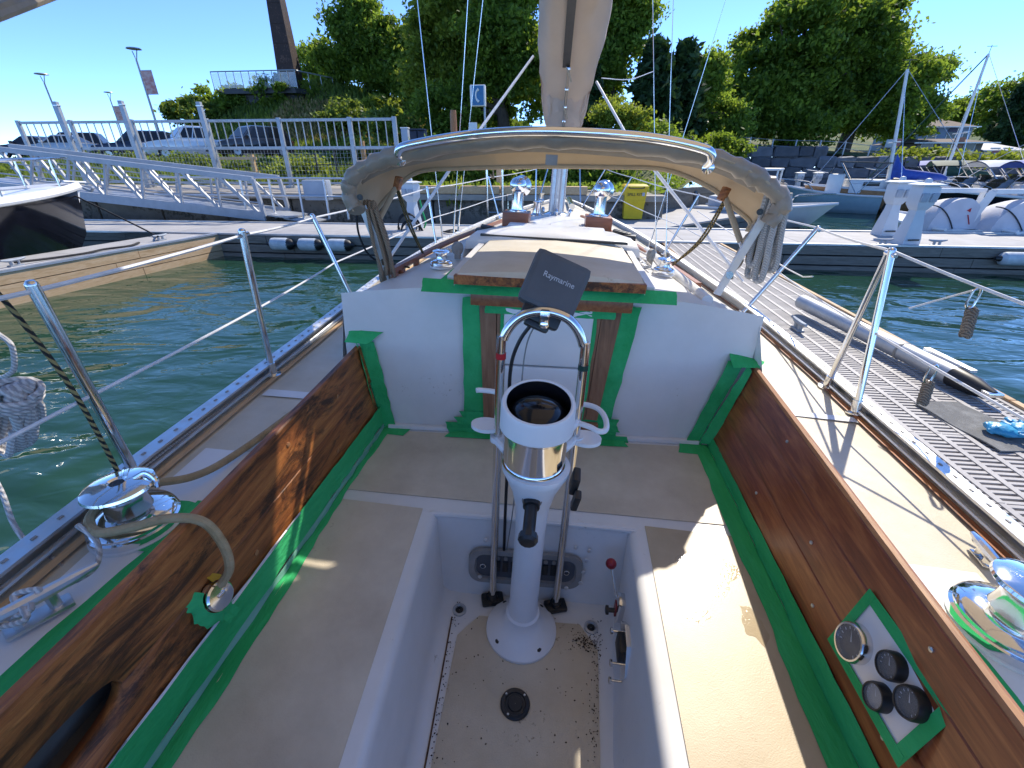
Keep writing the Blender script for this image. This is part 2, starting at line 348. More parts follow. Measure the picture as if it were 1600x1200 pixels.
def ground(x,y):
    if x<3: z=1.12+0.85*smooth(18,28,y)+0.25*smooth(28,60,y)
    else:
        k=smooth(3,11,x); z0=1.12+1.6*smooth(1,8,y-shore(x))
        wt=2.72-1.35*smooth(11,30,x); z=(1-k)*z0+k*(wt+1.5*smooth(2,22,y-shore(x)))
    z+=6.1*math.exp(-((x+24)/13)**2-((y-47)/8.5)**2)
    z+=2.5*math.exp(-((x+3)/12)**2-((y-52)/14)**2)
    z+=6.0*smooth(70,130,y)*smooth(5,40,x)
    z+=0.12*math.sin(x*0.7+y*0.31)*math.cos(y*0.53-x*0.2)*smooth(20,26,y)
    return z
xs=[-130,-110,-90,-75]+[-62+1.5*i for i in range(72)]+[52,60,72,90,110,130]; ts=[0,0.4,1,2,3,4.5,6]+[7.5+1.5*i for i in range(32)]+[58,64,72,85,100,125]
g=MB(); g.rows([[(x,shore(x)+t,ground(x,shore(x)+t)) for x in xs] for t in ts])
def groundmat():
    m,n,p=newmat('hillside_ground'); p.inputs['Roughness'].default_value=0.95; v=coord(n)
    c=ramp(n,noise(n,v,0.22,6,0.65),[(0.32,(0.045,0.085,0.018)),(0.5,(0.10,0.13,0.03)),(0.66,(0.20,0.165,0.06))])
    c=mix(n,c,(0.05,0.075,0.02),ramp(n,noise(n,v,1.7,5,0.7),[(0.5,0.0),(0.7,0.7)]))
    n.links.new(c,p.inputs['Base Color']); bump(n,p,noise(n,v,4,4),0.9,0.15); return m
struct('terrain',g,groundmat())
# parking area with the drive behind the fence
pk=MB(); pk.rows([[(x,y,ground(x,y)+0.05) for x in np.linspace(-60,-13,30)] for y in (27.2,28.5,30,31.5,33)]); struct('parking_area',pk,M['asphalt'])
qa=MB(); qa.rows([[(x,y,ground(x,y)+0.03) for x in (-60,-30,-10,-4,0.5,2.6)] for y in (14.8,16,17.6,18.6)]); struct('quay_pavement',qa,M['concretelight'])
pt=MB(); pt.rows([[(x+k*2.2,y,ground(x+k*2.2,y)+0.04) for k in (0,0.5,1)] for x,y in((-9.5,18.6),(-8.2,21),(-6.6,24),(-6.2,28))]); struct('path',pt,M['concretelight'])
lw=MB(); lw.rows([[(x,shore(x)+t,ground(x,shore(x)+t)+0.05) for x in np.linspace(16,27,12)] for t in (1.6,3,5,7,10)]); struct('lawn',lw,M['grass'])
# ---------------------------------------------------------------- quay wall, seawalls
def runs(a,b,step):
    n=max(1,round(abs(b-a)/step)); return [(a+(b-a)*i/n,a+(b-a)*(i+1)/n) for i in range(n)]
qw=thing('quay_wall','dark concrete quay wall in sections behind the main dock and gangway','wall',(-15,14.6,0))
for a,b in runs(-44,2.9,2.35):
    part('panel',MB().box(((a+b)/2,14.62+random.uniform(-.02,.02),0.02),(b-a-0.05,0.3,1.9),bev=0.03),M['concrete'],qw)
for a,b in runs(-44,2.9,4.7):
    part('coping',MB().box(((a+b)/2,14.60,1.06),(b-a-0.03,0.62,0.17),bev=0.02),M['concretelight'],qw)
tb=thing('timber_beam','yellow timber kerb beam lying along the quay edge behind the bow rail','beam',(-3.2,14.45,1.15))
for a,b in((-4.6,-2.0),(-1.97,0.6)): part('beam',MB().box(((a+b)/2,14.42,1.27),(b-a,0.3,0.22),bev=0.02),M['plankpale'],tb)
# stone seawall in courses of rough blocks on the right
sw=thing('stone_seawall','long seawall of rough grey stone blocks below the lawn on the right','wall',(20,33,0))
def wallpt(s,off=0.0):           # s metres along the wall from its left end
    x=10.6+s*0.958; y=36.2-(x-11)*0.3 if x<31 else 30.2; return Vector((x-0.287*off,y-0.958*off,0))
blk=[]
for k in range(3):
    me=None; b=MB(); b.box((0,0,0),(1,0.8,0.66),bev=0.10+0.03*k)
    for i,v in enumerate(b.v): b.v[i]=(v[0]+random.uniform(-.06,.06),v[1]+random.uniform(-.12,.08),v[2]+random.uniform(-.05,.05))
    mm=mesh('stone_block',b,25); mm.materials.append(M['stone']); blk.append(mm)
for c in range(5):
    s=-0.6*(c%2); zc=0.12+0.62*c
    while s<34:
        L=random.uniform(.75,1.7); p=wallpt(s+L/2,0.1+random.uniform(-.05,.1)+(4-c)*0.06); top=2.72-1.35*smooth(11,30,p.x)
        if zc<top+0.15 and s>-0.5:
            o=link('stone_block',random.choice(blk),None,sw); o.location=(p.x,p.y,zc); o.rotation_euler=(random.uniform(-.05,.05),0,-0.291+random.uniform(-.05,.05)); o.scale=(L*0.985,1,random.uniform(.93,1.0))
        s+=L
cf=thing('seawall_fence','low wire fence with pale posts along the top of the stone seawall','fence',(18,33.6,2.4))
pts=[]
for i in range(24):
    p=wallpt(0.3+i*1.4,-0.5); z=ground(p.x,shore(p.x)+0.3); part('post',MB().bar((p.x,p.y,z-0.1),(p.x,p.y,z+0.75),0.07,0.07),M['galv'],cf); pts.append(Vector((p.x,p.y,z+0.7)))
part('top_wire',MB().tube(pts,0.014,4),M['galv'],cf); part('lower_wire',MB().tube([p-Vector((0,0,0.35)) for p in pts],0.012,4),M['galv'],cf)
# timber crib wall behind the yellow bin, rocks beside it
cw=thing('timber_crib_wall','stacked grey timber crib wall behind the yellow bin','wall',(3.5,18,0.5))
for z in (0.32,0.56,0.8,1.04):
    for (a,b) in(((-0.2,15.1),(3.2,17.4)),((3.25,17.43),(7.2,21.2)),((7.25,21.25),(11.2,27))):
        part('plank',MB().bar((a[0],a[1],z),(b[0],b[1],z),0.24,0.26+random.uniform(-.03,.03)),M['plankgrey'],cw)
# ---------------------------------------------------------------- floating docks
def fascia(parent,a,b,mat,out,zs=(0.4,0.2,0.0),h=0.17,step=3.2):
    a=Vector(a); b=Vector(b); L=(b-a).length; d=(b-a)/L; u=Vector(out)
    for z in zs:
        off=random.uniform(0,1.2)
        for s,e in [(max(0,x0-off),min(L,x1-off)) for x0,x1 in runs(0,L+step,step)]:
            if e-s<0.2: continue
            p=a+d*s+u*(0.03+random.uniform(-.004,.004)); q=a+d*(e-0.012)+u*0.03
            part('plank',MB().bar((p.x,p.y,z),(q.x,q.y,z),h,0.05,up=(0,0,1)) if False else MB().box((0,0,0),(0.05,h,(q-p).length),M=frame(((p.x+q.x)/2,(p.y+q.y)/2,z),q-p,(0,0,1))),mat,parent)
md=thing('main_dock','long grey main dock crossing behind the bow with timber sides','dock',(0,11.2,0))
for a,b in runs(-24,34,2.42):
    part('deck_panel',MB().box(((a+b)/2,11.15,0.475),(b-a-0.012,2.1,0.05),bev=0.006),M['boardgrey'],md)
part('float',MB().box((5,11.2,0.15),(58,1.9,0.56)),M['black'],md)
fascia(md,(-24,10.1,0),(34,10.1,0),M['plankgrey'],(0,-1,0),step=3.6)
part('edge_strip',MB().box((5,10.085,0.515),(58,0.09,0.035)),M['aludull'],md)
part('edge_strip',MB().box((5,12.22,0.515),(58,0.09,0.035)),M['aludull'],md)
lf=thing('finger_dock','sunlit pale timber finger dock on the left beside the black hulled boat','dock',(-8.9,7,0))
A=Vector((-8.16,10.05,0)); Bp=Vector((-9.1,2.0,0)); lv=(Bp-A).normalized(); nr=Vector((-lv.y,lv.x,0)); nr=nr if nr.x>0 else -nr
for s,e in runs(0,8.1,1.35):
    p=A+lv*s-nr*0.04; q=A+lv*(e-0.012)-nr*0.04
    part('deck_panel',MB().slab([(p.x,p.y,0.45),(q.x,q.y,0.45),(q.x-1.2,q.y+0.14,0.45),(p.x-1.2,p.y+0.14,0.45)],0.05),M['boardgrey'],lf)
fascia(lf,A-nr*0.03,Bp-nr*0.03,M['plankpale'],nr,zs=(0.41,0.23,0.05),h=0.165,step=2.6)
q1=A-nr*0.02; q2=Bp-nr*0.02
part('edge_strip',MB().bar((q1.x,q1.y,0.517),(q2.x,q2.y,0.517),0.03,0.10,up=(0,0,1)) if False else MB().box((0,0,0),(0.12,0.035,8.1),M=frame(((q1.x+q2.x)/2,(q1.y+q2.y)/2,0.517),q2-q1,(0,0,1))),M['aludull'],lf)
part('float',MB().slab([(A.x-.1,A.y,-.2),(Bp.x-.1,Bp.y,-.2),(Bp.x-1.15,Bp.y,-.2),(A.x-1.15,A.y,-.2)],0.6),M['black'],lf)
# right finger dock with slotted grating panels
rf=thing('grated_finger_dock','grey finger dock with slotted plastic grating along the starboard side','dock',(2.7,5,0))
gp=MB(); gw=1.10; gl=0.66; nc=7; nrw=15
for i in range(nc+1): gp.box((-gw/2+gw*i/nc,0,0),(0.034 if 0<i<nc else 0.05,gl,0.04))
for c in range(nc):
    x0=-gw/2+gw*(c+0.5)/nc
    for r_ in range(nrw+1):
        gp.box((x0,-gl/2+0.012+(gl-0.024)*r_/nrw,-0.002),(gw/nc-0.034,0.0215,0.034))
gme=mesh('grating_panel',gp,30); gme.materials.append(M['grate'])
for i in range(17):
    o=link('grating_panel',gme,None,rf); o.location=(2.66,-1.0+0.665*i,0.48)
part('float',MB().box((2.66,4.3,0.12),(1.0,11.2,0.5)),M['black'],rf)
for s,e in runs(-1.4,9.98,2.3):
    part('side_plank',MB().box((2.085,(s+e)/2,0.36),(0.045,e-s-0.01,0.28),bev=0.004),M['plankbrown'],rf)
    part('side_plank',MB().box((2.085,(s+e)/2,0.07),(0.045,e-s-0.01,0.26),bev=0.004),M['plankbrown'],rf)
    part('edge_board',MB().box((3.245,(s+e)/2,0.42),(0.05,e-s-0.01,0.2),bev=0.004),M['plankpale'],rf)
# diagonal pier with the yellow bin
dp=thing('diagonal_pier','pale grey pier leading away at an angle behind the yellow bin','dock',(3,14.5,0))
e1=[(0.0,12.32),(2.4,12.32),(6.2,16.4),(10.6,21.0)]; e2=[(0.0,13.6),(1.0,15.0),(4.9,19.2),(9.0,23.6)]
for i in range(2):
    part('deck_panel',MB().slab([(*e1[i],0.455),(*e1[i+1],0.455),(*e2[i+1],0.455),(*e2[i],0.455)],0.04),M['boardgrey'],dp)
for z in(0.38,0.2,0.02):
    for i in (1,): part('plank',MB().bar((*e1[i],z),(*e1[i+1],z),0.06,0.16),M['plankgrey'],dp)
part('float',MB().slab([(0.2,12.4,-.1),(2.3,12.4,-.1),(6.0,16.4,-.1),(4.9,19,-.1),(0.2,13.5,-.1)],0.5),M['black'],dp)
# ---------------------------------------------------------------- fence on the quay
fe=thing('quay_fence','tall galvanised picket fence with mesh panels along the quay','fence',(-13,17,1.15))
PX=[-20.6,-18.4,-15.9,-12.95,-10.2,-7.6,-6.0]; zt,zm,zb=3.36,2.47,1.32
for i,x in enumerate(PX):
    part('post',MB().box((x,17.0,(1.1+zt)/2+(0.02)),(0.14,0.10,zt-1.1+0.06),bev=0.008),M['galv'],fe)
    part('foot',MB().box((x,16.9,1.2),(0.24,0.3,0.1),bev=0.01),M['galv'],fe)
for a,b in zip(PX,PX[1:]):
    for z,h in((zt-.03,0.09),(zm,0.10),(zb,0.07)): part('rail',MB().box(((a+b)/2,17,z),(b-a-0.15,0.06,h),bev=0.006),M['galv'],fe)
    n=max(2,round((b-a)/0.30))
    for k in range(1,n): part('picket',MB().box((a+(b-a)*k/n,17,(zt+zm)/2),(0.028,0.028,zt-zm-0.1)),M['galv'],fe)
    wm=MB()
    for k in range(1,round((b-a)/0.13)): wm.bar((a+0.13*k,17,zb),(a+0.13*k,17,zm),0.005,0.005)
    for k in range(1,8): wm.bar((a+.07,17,zb+0.14*k),(b-.07,17,zb+0.14*k),0.005,0.005)
    part('wire_mesh',wm,M['galv'],fe)
for nme,x,y,zz in(('first',-18.15,16.5,3.78),('second',-15.6,16.5,3.78),('third',-12.75,16.6,3.72)):
    w=['tall square steel pile at the left end of the picket fence','tall square steel pile between the leftmost lamp posts, rising over the fence','tall square steel pile rising over the fence before the white pickup'][('first','second','third').index(nme)]
    t=thing('steel_pile',w,'pile',(x,y,0),'steel piles at the fence')
    part('shaft',MB().box((x,y,(zz+0.3)/2+.1),(0.15,0.12,zz-0.2),bev=0.01),M['galv'],t); part('cap',MB().box((x,y,zz+0.03),(0.18,0.15,0.04),bev=0.006),M['alu'],t)
# lower handrail beside the gangway foot
hr=thing('dock_handrail','low white tube handrail on the quay edge right of the gangway','railing',(-8,14,0.5))
for x in(-9.6,-8.7,-7.8,-7.0,-6.4): part('post',MB().bar((x,13.3,0.5),(x,13.35,1.62),0.05,0.05),M['alu'],hr)
for z in(1.6,1.12): part('rail',MB().tube([(-12.5,13.33,z+0.02),(-6.2,13.33,z)],0.028,8),M['alu'],hr)
ub=thing('utility_box','pale grey utility box fixed to the handrail beside the gangway foot','box',(-7.35,13.5,1.05))
part('case',MB().box((-7.35,13.55,1.28),(0.75,0.3,0.55),bev=0.03),M['bluepanel'],ub); part('hinge',MB().box((-7.0,13.39,1.28),(0.03,0.02,0.4)),M['aludull'],ub)
# ---------------------------------------------------------------- gangway
gw_=thing('gangway','aluminium truss gangway sloping down from the quay to the dock on the left','gangway',(-10.2,13.5,0.5))
TR=Vector(WY(395,280,12.7)); TL=Vector(WY(-60,226,12.7)); BR=Vector(WY(414,338,12.7)); BL=Vector(WY(-60,285,12.7))
for dy in(0,1.25):
    o=Vector((0,dy,0))
    part('top_chord',MB().bar(TL+o,TR+o,0.10,0.13),M['gangalu'],gw_); part('bottom_chord',MB().bar(BL+o,BR+o,0.08,0.24),M['gangalu'],gw_)
    part('end_post',MB().bar(BR+o,TR+o,0.10,0.09),M['gangalu'],gw_)
    n=8
    for k in range(1,n):
        a=TL.lerp(TR,k/n)+o; b=BL.lerp(BR,k/n-0.012)+o; part('strut',MB().bar(a,b,0.05,0.055),M['gangalu'],gw_)
    for k in range(n):
        a=TL.lerp(TR,(k+0.06)/n)+o; b=BL.lerp(BR,(k+0.93)/n)+o; part('diagonal',MB().bar(a,b,0.065,0.075),M['gangalu'],gw_)
    for fz in(0.36,0.66):
        part('side_rail',MB().tube([BL.lerp(TL,fz)+o+Vector((0,.05,0)),BR.lerp(TR,fz)+o+Vector((0,.05,0))],0.02,6),M['gangalu'],gw_)
fl=[BL+Vector((0,.05,.05)),BR+Vector((0.7,.05,-.06)),BR+Vector((0.7,1.2,-.06)),BL+Vector((0,1.2,.05))]
part('walkway',MB().slab(fl,0.04),M['aludull'],gw_)
part('foot_ramp',MB().slab([BR+Vector((.5,.1,-.08)),BR+Vector((1.35,.1,-.2)),BR+Vector((1.35,1.15,-.2)),BR+Vector((.5,1.15,-.08))],0.03),M['aludull'],gw_)
# lower post-and-rail barrier and mesh gate behind the fence
bz=ground(-11,20.5)
yb=thing('timber_barrier','orange timber post barrier beside the path behind the fence','barrier',(-15,20,bz))
for x in(-15.6,-13.9): part('post',MB().box((x,20.5,bz+0.5),(0.14,0.14,1.1)),M['plankpale'],yb)
for z in(0.32,0.9): part('rail',MB().box((-14.75,20.5,bz+z),(2.1,0.06,0.12)),M['plankpale'],yb)
wg=thing('mesh_gate','rusty framed mesh gate standing across the path behind the fence','gate',(-9,20.6,bz))
for x in(-11,-10.1,-9.2,-8.3,-7.4): part('post',MB().box((x,20.6,bz+0.6),(0.05,0.05,1.3)),M['meshmetal'],wg)
part('timber_post',MB().box((-8.7,20.4,bz+0.75),(0.16,0.16,1.6)),M['plankbrown'],wg)
for z in(0.1,0.65,1.22): part('rail',MB().box((-9.2,20.6,bz+z),(3.6,0.04,0.04)),M['meshmetal'],wg)
# ---------------------------------------------------------------- vegetation
M['leafA']=leafmat('leaf_deep_green',(0.035,0.085,0.015),(0.24,0.34,0.05),0.35,0.55)
M['leafB']=leafmat('leaf_yellow_green',(0.07,0.13,0.02),(0.32,0.38,0.06),0.4,0.5)
M['leafC']=leafmat('needle_dark_green',(0.012,0.034,0.013),(0.05,0.10,0.03),0.4,0.2)
M['leafD']=leafmat('leaf_mid_green',(0.05,0.11,0.02),(0.27,0.38,0.06),0.4,0.55)
M['leafE']=leafmat('shrub_green',(0.05,0.10,0.018),(0.24,0.31,0.06),0.8,0.45)
M['leafF']=leafmat('dry_grass_blades',(0.16,0.13,0.05),(0.38,0.30,0.13),0.8,0.3)
def cards(name,P,size,m,parent=None,flat=0.0,aspect=1.6,stand=False):
    n=len(P); P=np.asarray(P,float)
    N=RNG.normal(size=(n,3)); N[:,2]+=flat; N/=np.linalg.norm(N,axis=1)[:,None]
    T=np.cross(N,RNG.normal(size=(n,3)))
    if stand: T=np.stack([RNG.normal(0,.3,n),RNG.normal(0,.3,n),np.ones(n)],1)
    T/=np.linalg.norm(T,axis=1)[:,None]; U=np.cross(N,T); U/=np.linalg.norm(U,axis=1)[:,None]
    s=size*RNG.uniform(0.6,1.35,n)[:,None]; a=T*s*aspect/2; b=U*s/2
    V=np.empty((n,4,3)); V[:,0]=P-a; V[:,1]=P+b*0.9-a*0.05; V[:,2]=P+a; V[:,3]=P-b*0.9+a*0.1
    me=bpy.data.meshes.new(name); me.vertices.add(4*n); me.vertices.foreach_set('co',V.reshape(-1).astype(np.float32))
    me.loops.add(4*n); me.loops.foreach_set('vertex_index',np.arange(4*n,dtype=np.int32)); me.polygons.add(n)
    me.polygons.foreach_set('loop_start',np.arange(0,4*n,4,dtype=np.int32)); me.polygons.foreach_set('loop_total',np.full(n,4,np.int32)); me.update(); me.validate()
    return link(name,me,m,parent)
def clump_points(lobes,nclump,nleaf,cs=0.42,inner=0.25):
    out=[]; vol=[l[3]*l[4]*l[5] for l in lobes]; tot=sum(v**0.67 for v in vol)
    for l,v in zip(lobes,vol):
        k=max(4,int(nclump*v**0.67/tot)); d=RNG.normal(size=(k,3)); d/=np.linalg.norm(d,axis=1)[:,None]
        r=np.where(RNG.random(k)<inner,RNG.uniform(0.3,0.8,k),RNG.uniform(0.78,1.06,k))[:,None]
        c=np.array(l[:3])+d*r*np.array(l[3:6]); m=max(l[3],l[5])
        for q in c:
            w=RNG.uniform(0.5,1.3)*cs; L=int(nleaf*RNG.uniform(0.6,1.4)); out.append(q+RNG.normal(size=(L,3))*np.array([w,w,w*0.6]))
    return np.concatenate(out)
def plobe(px,py,rx,ry,Y,dy=0):
    c=WY(px,py,Y+dy); d=(c-CAM).dot(_fw); return (c.x,c.y,c.z,rx*d/FPX,max(rx,ry)*0.8*d/FPX,ry*d/FPX)
def tree(name,label,lobes,m,nclump=90,nleaf=110,leaf=0.3,cs=0.5,trunk=0.3,group='trees beyond the dock',base=None,limbs=12,cat='tree'):
    cx=sum(l[0] for l in lobes)/len(lobes); cy=sum(l[1] for l in lobes)/len(lobes)
    bx,by=base if base else (cx,cy); bz=ground(bx,by)-0.15
    t=thing(name,label,cat,(bx,by,bz),group)
    ztop=max(l[2]+l[5]*0.4 for l in lobes); zc=sum(l[2] for l in lobes)/len(lobes)
    mb=MB(); mb.tube([(bx,by,bz),(bx+.1,by,bz+(zc-bz)*.35),(cx*.6+bx*.4,cy*.6+by*.4,bz+(zc-bz)*.7),(cx,cy,zc),(cx+.2,cy,ztop)],[trunk*1.25,trunk,trunk*.8,trunk*.55,trunk*.1],8,4)
    for k in range(limbs):
        l=random.choice(lobes); st=Vector((bx,by,bz)).lerp(Vector((cx,cy,zc)),random.uniform(.45,.9)); a=random.uniform(0,2*PI)
        en=Vector((l[0]+math.cos(a)*l[3]*.75,l[1]+math.sin(a)*l[4]*.75,l[2]+random.uniform(-.3,.6)*l[5])); mi=st.lerp(en,.5)+Vector((0,0,.25*(en-st).length*.4))
        mb.tube([st,mi,en],[trunk*.42,trunk*.26,trunk*.06],6,4)
    sub_=[]
    for l in lobes:
        for k in range(4):
            d=RNG.normal(size=3); d/=np.linalg.norm(d); d[2]=abs(d[2])*.8-.1; q=RNG.uniform(.22,.42); sub_.append((l[0]+d[0]*l[3]*1.0,l[1]+d[1]*l[4],l[2]+d[2]*l[5]*1.05,l[3]*q,l[4]*q,l[5]*q*.8))
    lobes=[(a,b,c,d*.9,e*.9,f*.9) for a,b,c,d,e,f in lobes]+sub_
    part('trunk',mb,M['bark'],t); cards('crown',clump_points(lobes,int(nclump*1.5),int(nleaf*1.7),cs*.9),leaf*.62,m,t,0.4); return t
def conifer(name,label,px,Y,ytop,ybot,rpx,m,group,n=7000,leaf=0.26):
    a=WY(px,ybot,Y); d=(a-CAM).dot(_fw); zt=WY(px,ytop,Y).z; bz=ground(a.x,a.y)-.1; Rb=rpx*d/FPX
    t=thing(name,label,'tree',(a.x,a.y,bz),group); part('trunk',MB().tube([(a.x,a.y,bz),(a.x,a.y,zt-.3)],[.28,.04],7),M['bark'],t)
    P=[]
    for i in range(70):
        f=RNG.random()**0.8; z=bz+.5+(zt-bz-.5)*f; L=Rb*(1-f)**0.75*RNG.uniform(.6,1.15)+.15; an=RNG.uniform(0,2*PI); k=int(n/70); s=RNG.random(k)**.6
        q=np.stack([a.x+np.cos(an)*L*s,a.y+np.sin(an)*L*s,z-0.25*L*s+0.55*L*s*s],1)+RNG.normal(size=(k,3))*0.16; P.append(q)
    cards('crown',np.concatenate(P),leaf,m,t,0.3,2.2); return t
G1='trees on the hill and behind the quay'; G2='trees above the seawall on the right'
L_=plobe
tree('maple_tree','round dark green tree on the hilltop right of the viewing platform',[L_(558,70,50,52,46),L_(535,95,38,35,46,1),L_(590,95,40,40,46,-1),L_(560,30,32,32,46),L_(600,125,22,20,46)],M['leafA'],110,130,.34,.55,.35,G1,base=(WY(575,150,46).x,46))
tree('small_tree','small green tree behind the viewing platform beside the steel tower',[L_(482,100,28,20,54),L_(505,112,22,18,54)],M['leafD'],40,90,.3,.5,.2,G1)
tree('columnar_tree','narrow upright tree on the hill right of the round tree',[L_(640,60,14,28,45),L_(638,100,20,30,45),L_(640,140,22,26,45)],M['leafA'],60,100,.3,.45,.2,G1)
tree('tall_tree','tall yellow green tree left of the boom behind the dodger',[L_(690,60,48,60,36),L_(715,0,60,55,36),L_(672,120,38,45,36),L_(740,110,45,45,36,1),L_(690,-60,50,45,36)],M['leafB'],150,120,.3,.5,.35,G1,base=(WY(705,225,36).x,36))
tree('dark_tree','dark dense tree directly left of the sail cover',[L_(780,60,52,70,33),L_(800,-10,55,55,33),L_(770,140,55,50,33,1),L_(830,120,45,60,33),L_(700,180,45,38,32)],M['leafA'],170,125,.28,.45,.4,G1,base=(WY(785,225,33).x,33))
tree('locust_tree','feathery open tree showing sky right of the sail cover',[L_(950,60,45,55,34),L_(965,10,42,32,34),L_(935,130,45,40,34),L_(1000,30,20,14,34)],M['leafD'],95,100,.26,.4,.3,G1,base=(WY(945,225,34).x,34))
conifer('cedar_tree','dark cedar between the sail cover and the rigging wires',1010,31,70,228,42,M['leafC'],G1,9000)
conifer('cedar_tree','dark pointed cedar right of the mast wires with spiky top',1052,33,72,230,38,M['leafC'],G1,9000)
conifer('cedar_tree','low dark cedar below the locust tree behind the sail cover',905,30,90,235,50,M['leafC'],G1,8000)
tree('bright_bush','bright yellow green bush right of the sail cover foot',[L_(962,185,38,28,25),L_(985,205,24,18,25)],M['leafB'],46,80,.16,.25,.08,G1,limbs=4,cat='bush')
tree('alder_tree','loose mid green tree left of the big maples',[L_(1090,140,38,42,38),L_(1112,110,22,22,38),L_(1075,190,36,36,38),L_(1130,190,26,36,38)],M['leafD'],85,110,.27,.45,.25,G1)
tree('big_maple','huge dark maple standing over the seawall in the centre right',[L_(1230,90,78,75,46),L_(1200,150,78,62,46),L_(1290,40,80,60,46),L_(1290,130,80,75,46,2),L_(1160,190,45,45,46),L_(1240,190,70,40,46)],M['leafA'],240,150,.36,.6,.55,G2,base=(WY(1235,235,46).x,46.5),limbs=10)
tree('big_maple','tall maple at the right of the huge one, lit along its right edge',[L_(1345,70,62,70,49),L_(1350,140,66,60,49),L_(1330,10,50,40,49),L_(1380,180,45,40,49)],M['leafA'],170,140,.36,.6,.5,G2,base=(WY(1320,238,49).x,49.5),limbs=9)
tree('grey_green_tree','lighter green tree behind the boat mast with blue cover',[L_(1420,150,45,45,56),L_(1445,125,35,26,56),L_(1410,190,45,30,56)],M['leafD'],85,110,.36,.6,.3,G2)
tree('roundtop_tree','soft green tree above the blue house at the right edge',[L_(1590,165,45,38,66),L_(1575,200,40,26,66),L_(1620,180,40,45,66)],M['leafD'],85,110,.42,.7,.3,G2)
conifer('dark_spruce','dark spruce leaning over the low buildings at the right edge',1562,62,136,225,22,M['leafC'],G2,6000,.36)
tree('distant_tree','small distant tree beside the blue house roof',[L_(1500,185,22,16,72),L_(1520,170,15,14,72)],M['leafA'],30,90,.42,.7,.2,G2)
def shrub(label,px,py,rx,ry,Y,m,n=26,k=80,leaf=.16,group='shrubs on the banks',cs=.28):
    l=[L_(px,py,rx,ry,Y),L_(px-rx*.5,py+ry*.35,rx*.6,ry*.6,Y),L_(px+rx*.55,py+ry*.3,rx*.6,ry*.65,Y)]
    bz=ground(l[0][0],l[0][1]); l=[(a,b,max(c,bz+f*.35),d,e,f) for a,b,c,d,e,f in l]
    t=thing('shrub',label,'shrub',(l[0][0],l[0][1],bz-.05),group)
    mb=MB()
    for i in range(6):
        an=i*1.05; mb.tube([(l[0][0],l[0][1],bz-.05),(l[0][0]+math.cos(an)*l[0][3]*.5,l[0][1]+math.sin(an)*l[0][4]*.5,l[0][2])],[.03,.01],5)
    part('stem',mb,M['bark'],t); cards('foliage',clump_points(l,n,k,cs),leaf,m,t,.5)
for a in [('dark shrub on the slope under the left end of the viewing platform',350,155,45,22,43,M['leafD'],50,90,.24),
 ('shrub on the hillside left of the platform above the white pickup',300,172,38,18,41,M['leafE'],40,90,.24),
 ('broad shaded shrub right below the viewing platform deck',440,160,50,20,43,M['leafA'],50,90,.24),
 ('yellow green shrub on the slope below the round tree',540,180,40,18,36,M['leafE'],40,80,.2),
 ('bright shrub at the foot of the tall yellow green tree',615,195,36,20,32,M['leafE'],40,80,.18),
 ('clump of shrub between the fence end and the blue bins',590,170,30,16,40,M['leafB'],36,80,.2),
 ('low shrub in front of the white pickup behind the fence',300,262,48,11,24,M['leafE'],60,80,.13),
 ('low shrub before the dark sedan at the left of the fence',200,256,48,10,25,M['leafE'],50,80,.13),
 ('bush growing at the fence before the dark blue car',390,264,42,11,23,M['leafE'],56,80,.13),
 ('low weedy shrub beside the mesh gate behind the fence',470,262,36,12,21,M['leafB'],44,80,.11),
 ('leafy shrub at the right of the path behind the fence end',560,235,40,16,26,M['leafE'],50,80,.13),
 ('dark shrub on the quay behind the cowl vents',800,255,60,30,22,M['leafA'],60,90,.14),
 ('dark shrub on the bank behind the yellow bin',1000,265,60,22,25,M['leafA'],60,90,.14),
 ('green shrub at the left end of the stone seawall',1115,240,34,18,37,M['leafB'],40,80,.18),
 ('bank of bright shrub on the seawall below the low brown building',1440,250,60,11,34,M['leafB'],70,80,.16),
 ('bank of bright shrub on the seawall near the right edge',1550,256,62,12,33,M['leafB'],70,80,.16),

 ('dark shrub behind the quay left of the timber post',745,262,50,26,18,M['leafA'],60,90,.12),
 ('dark shrub on the quay right of the mast',880,262,46,24,19,M['leafA'],60,90,.12),
 ('dark shrub filling the bank left of the yellow bin',930,270,44,24,18.5,M['leafA'],60,90,.12),
 ('dark shrub at the right of the yellow bin above the crib wall',1060,265,50,22,24,M['leafA'],60,90,.13),
 ('dark low shrub at the end of the bank behind the dodger',1110,262,40,18,30,M['leafA'],50,90,.15),
 ('dark shrub on the quay below the phone sign',690,255,46,26,19,M['leafA'],60,90,.12),
 ('shaded shrub left of the fence top beside the cedar',905,235,50,24,27,M['leafC'],50,90,.15)]: shrub(*a)
pl=thing('quay_plant','small bright weed sprouting from the quay edge behind the shrouds','plant',WY(712,302,14.4)-Vector((0,0,.35)))
cards('foliage',np.array(WY(712,300,14.4))+RNG.normal(size=(90,3))*np.array([.14,.1,.2]),.09,M['leafB'],pl,0,2.2,True)
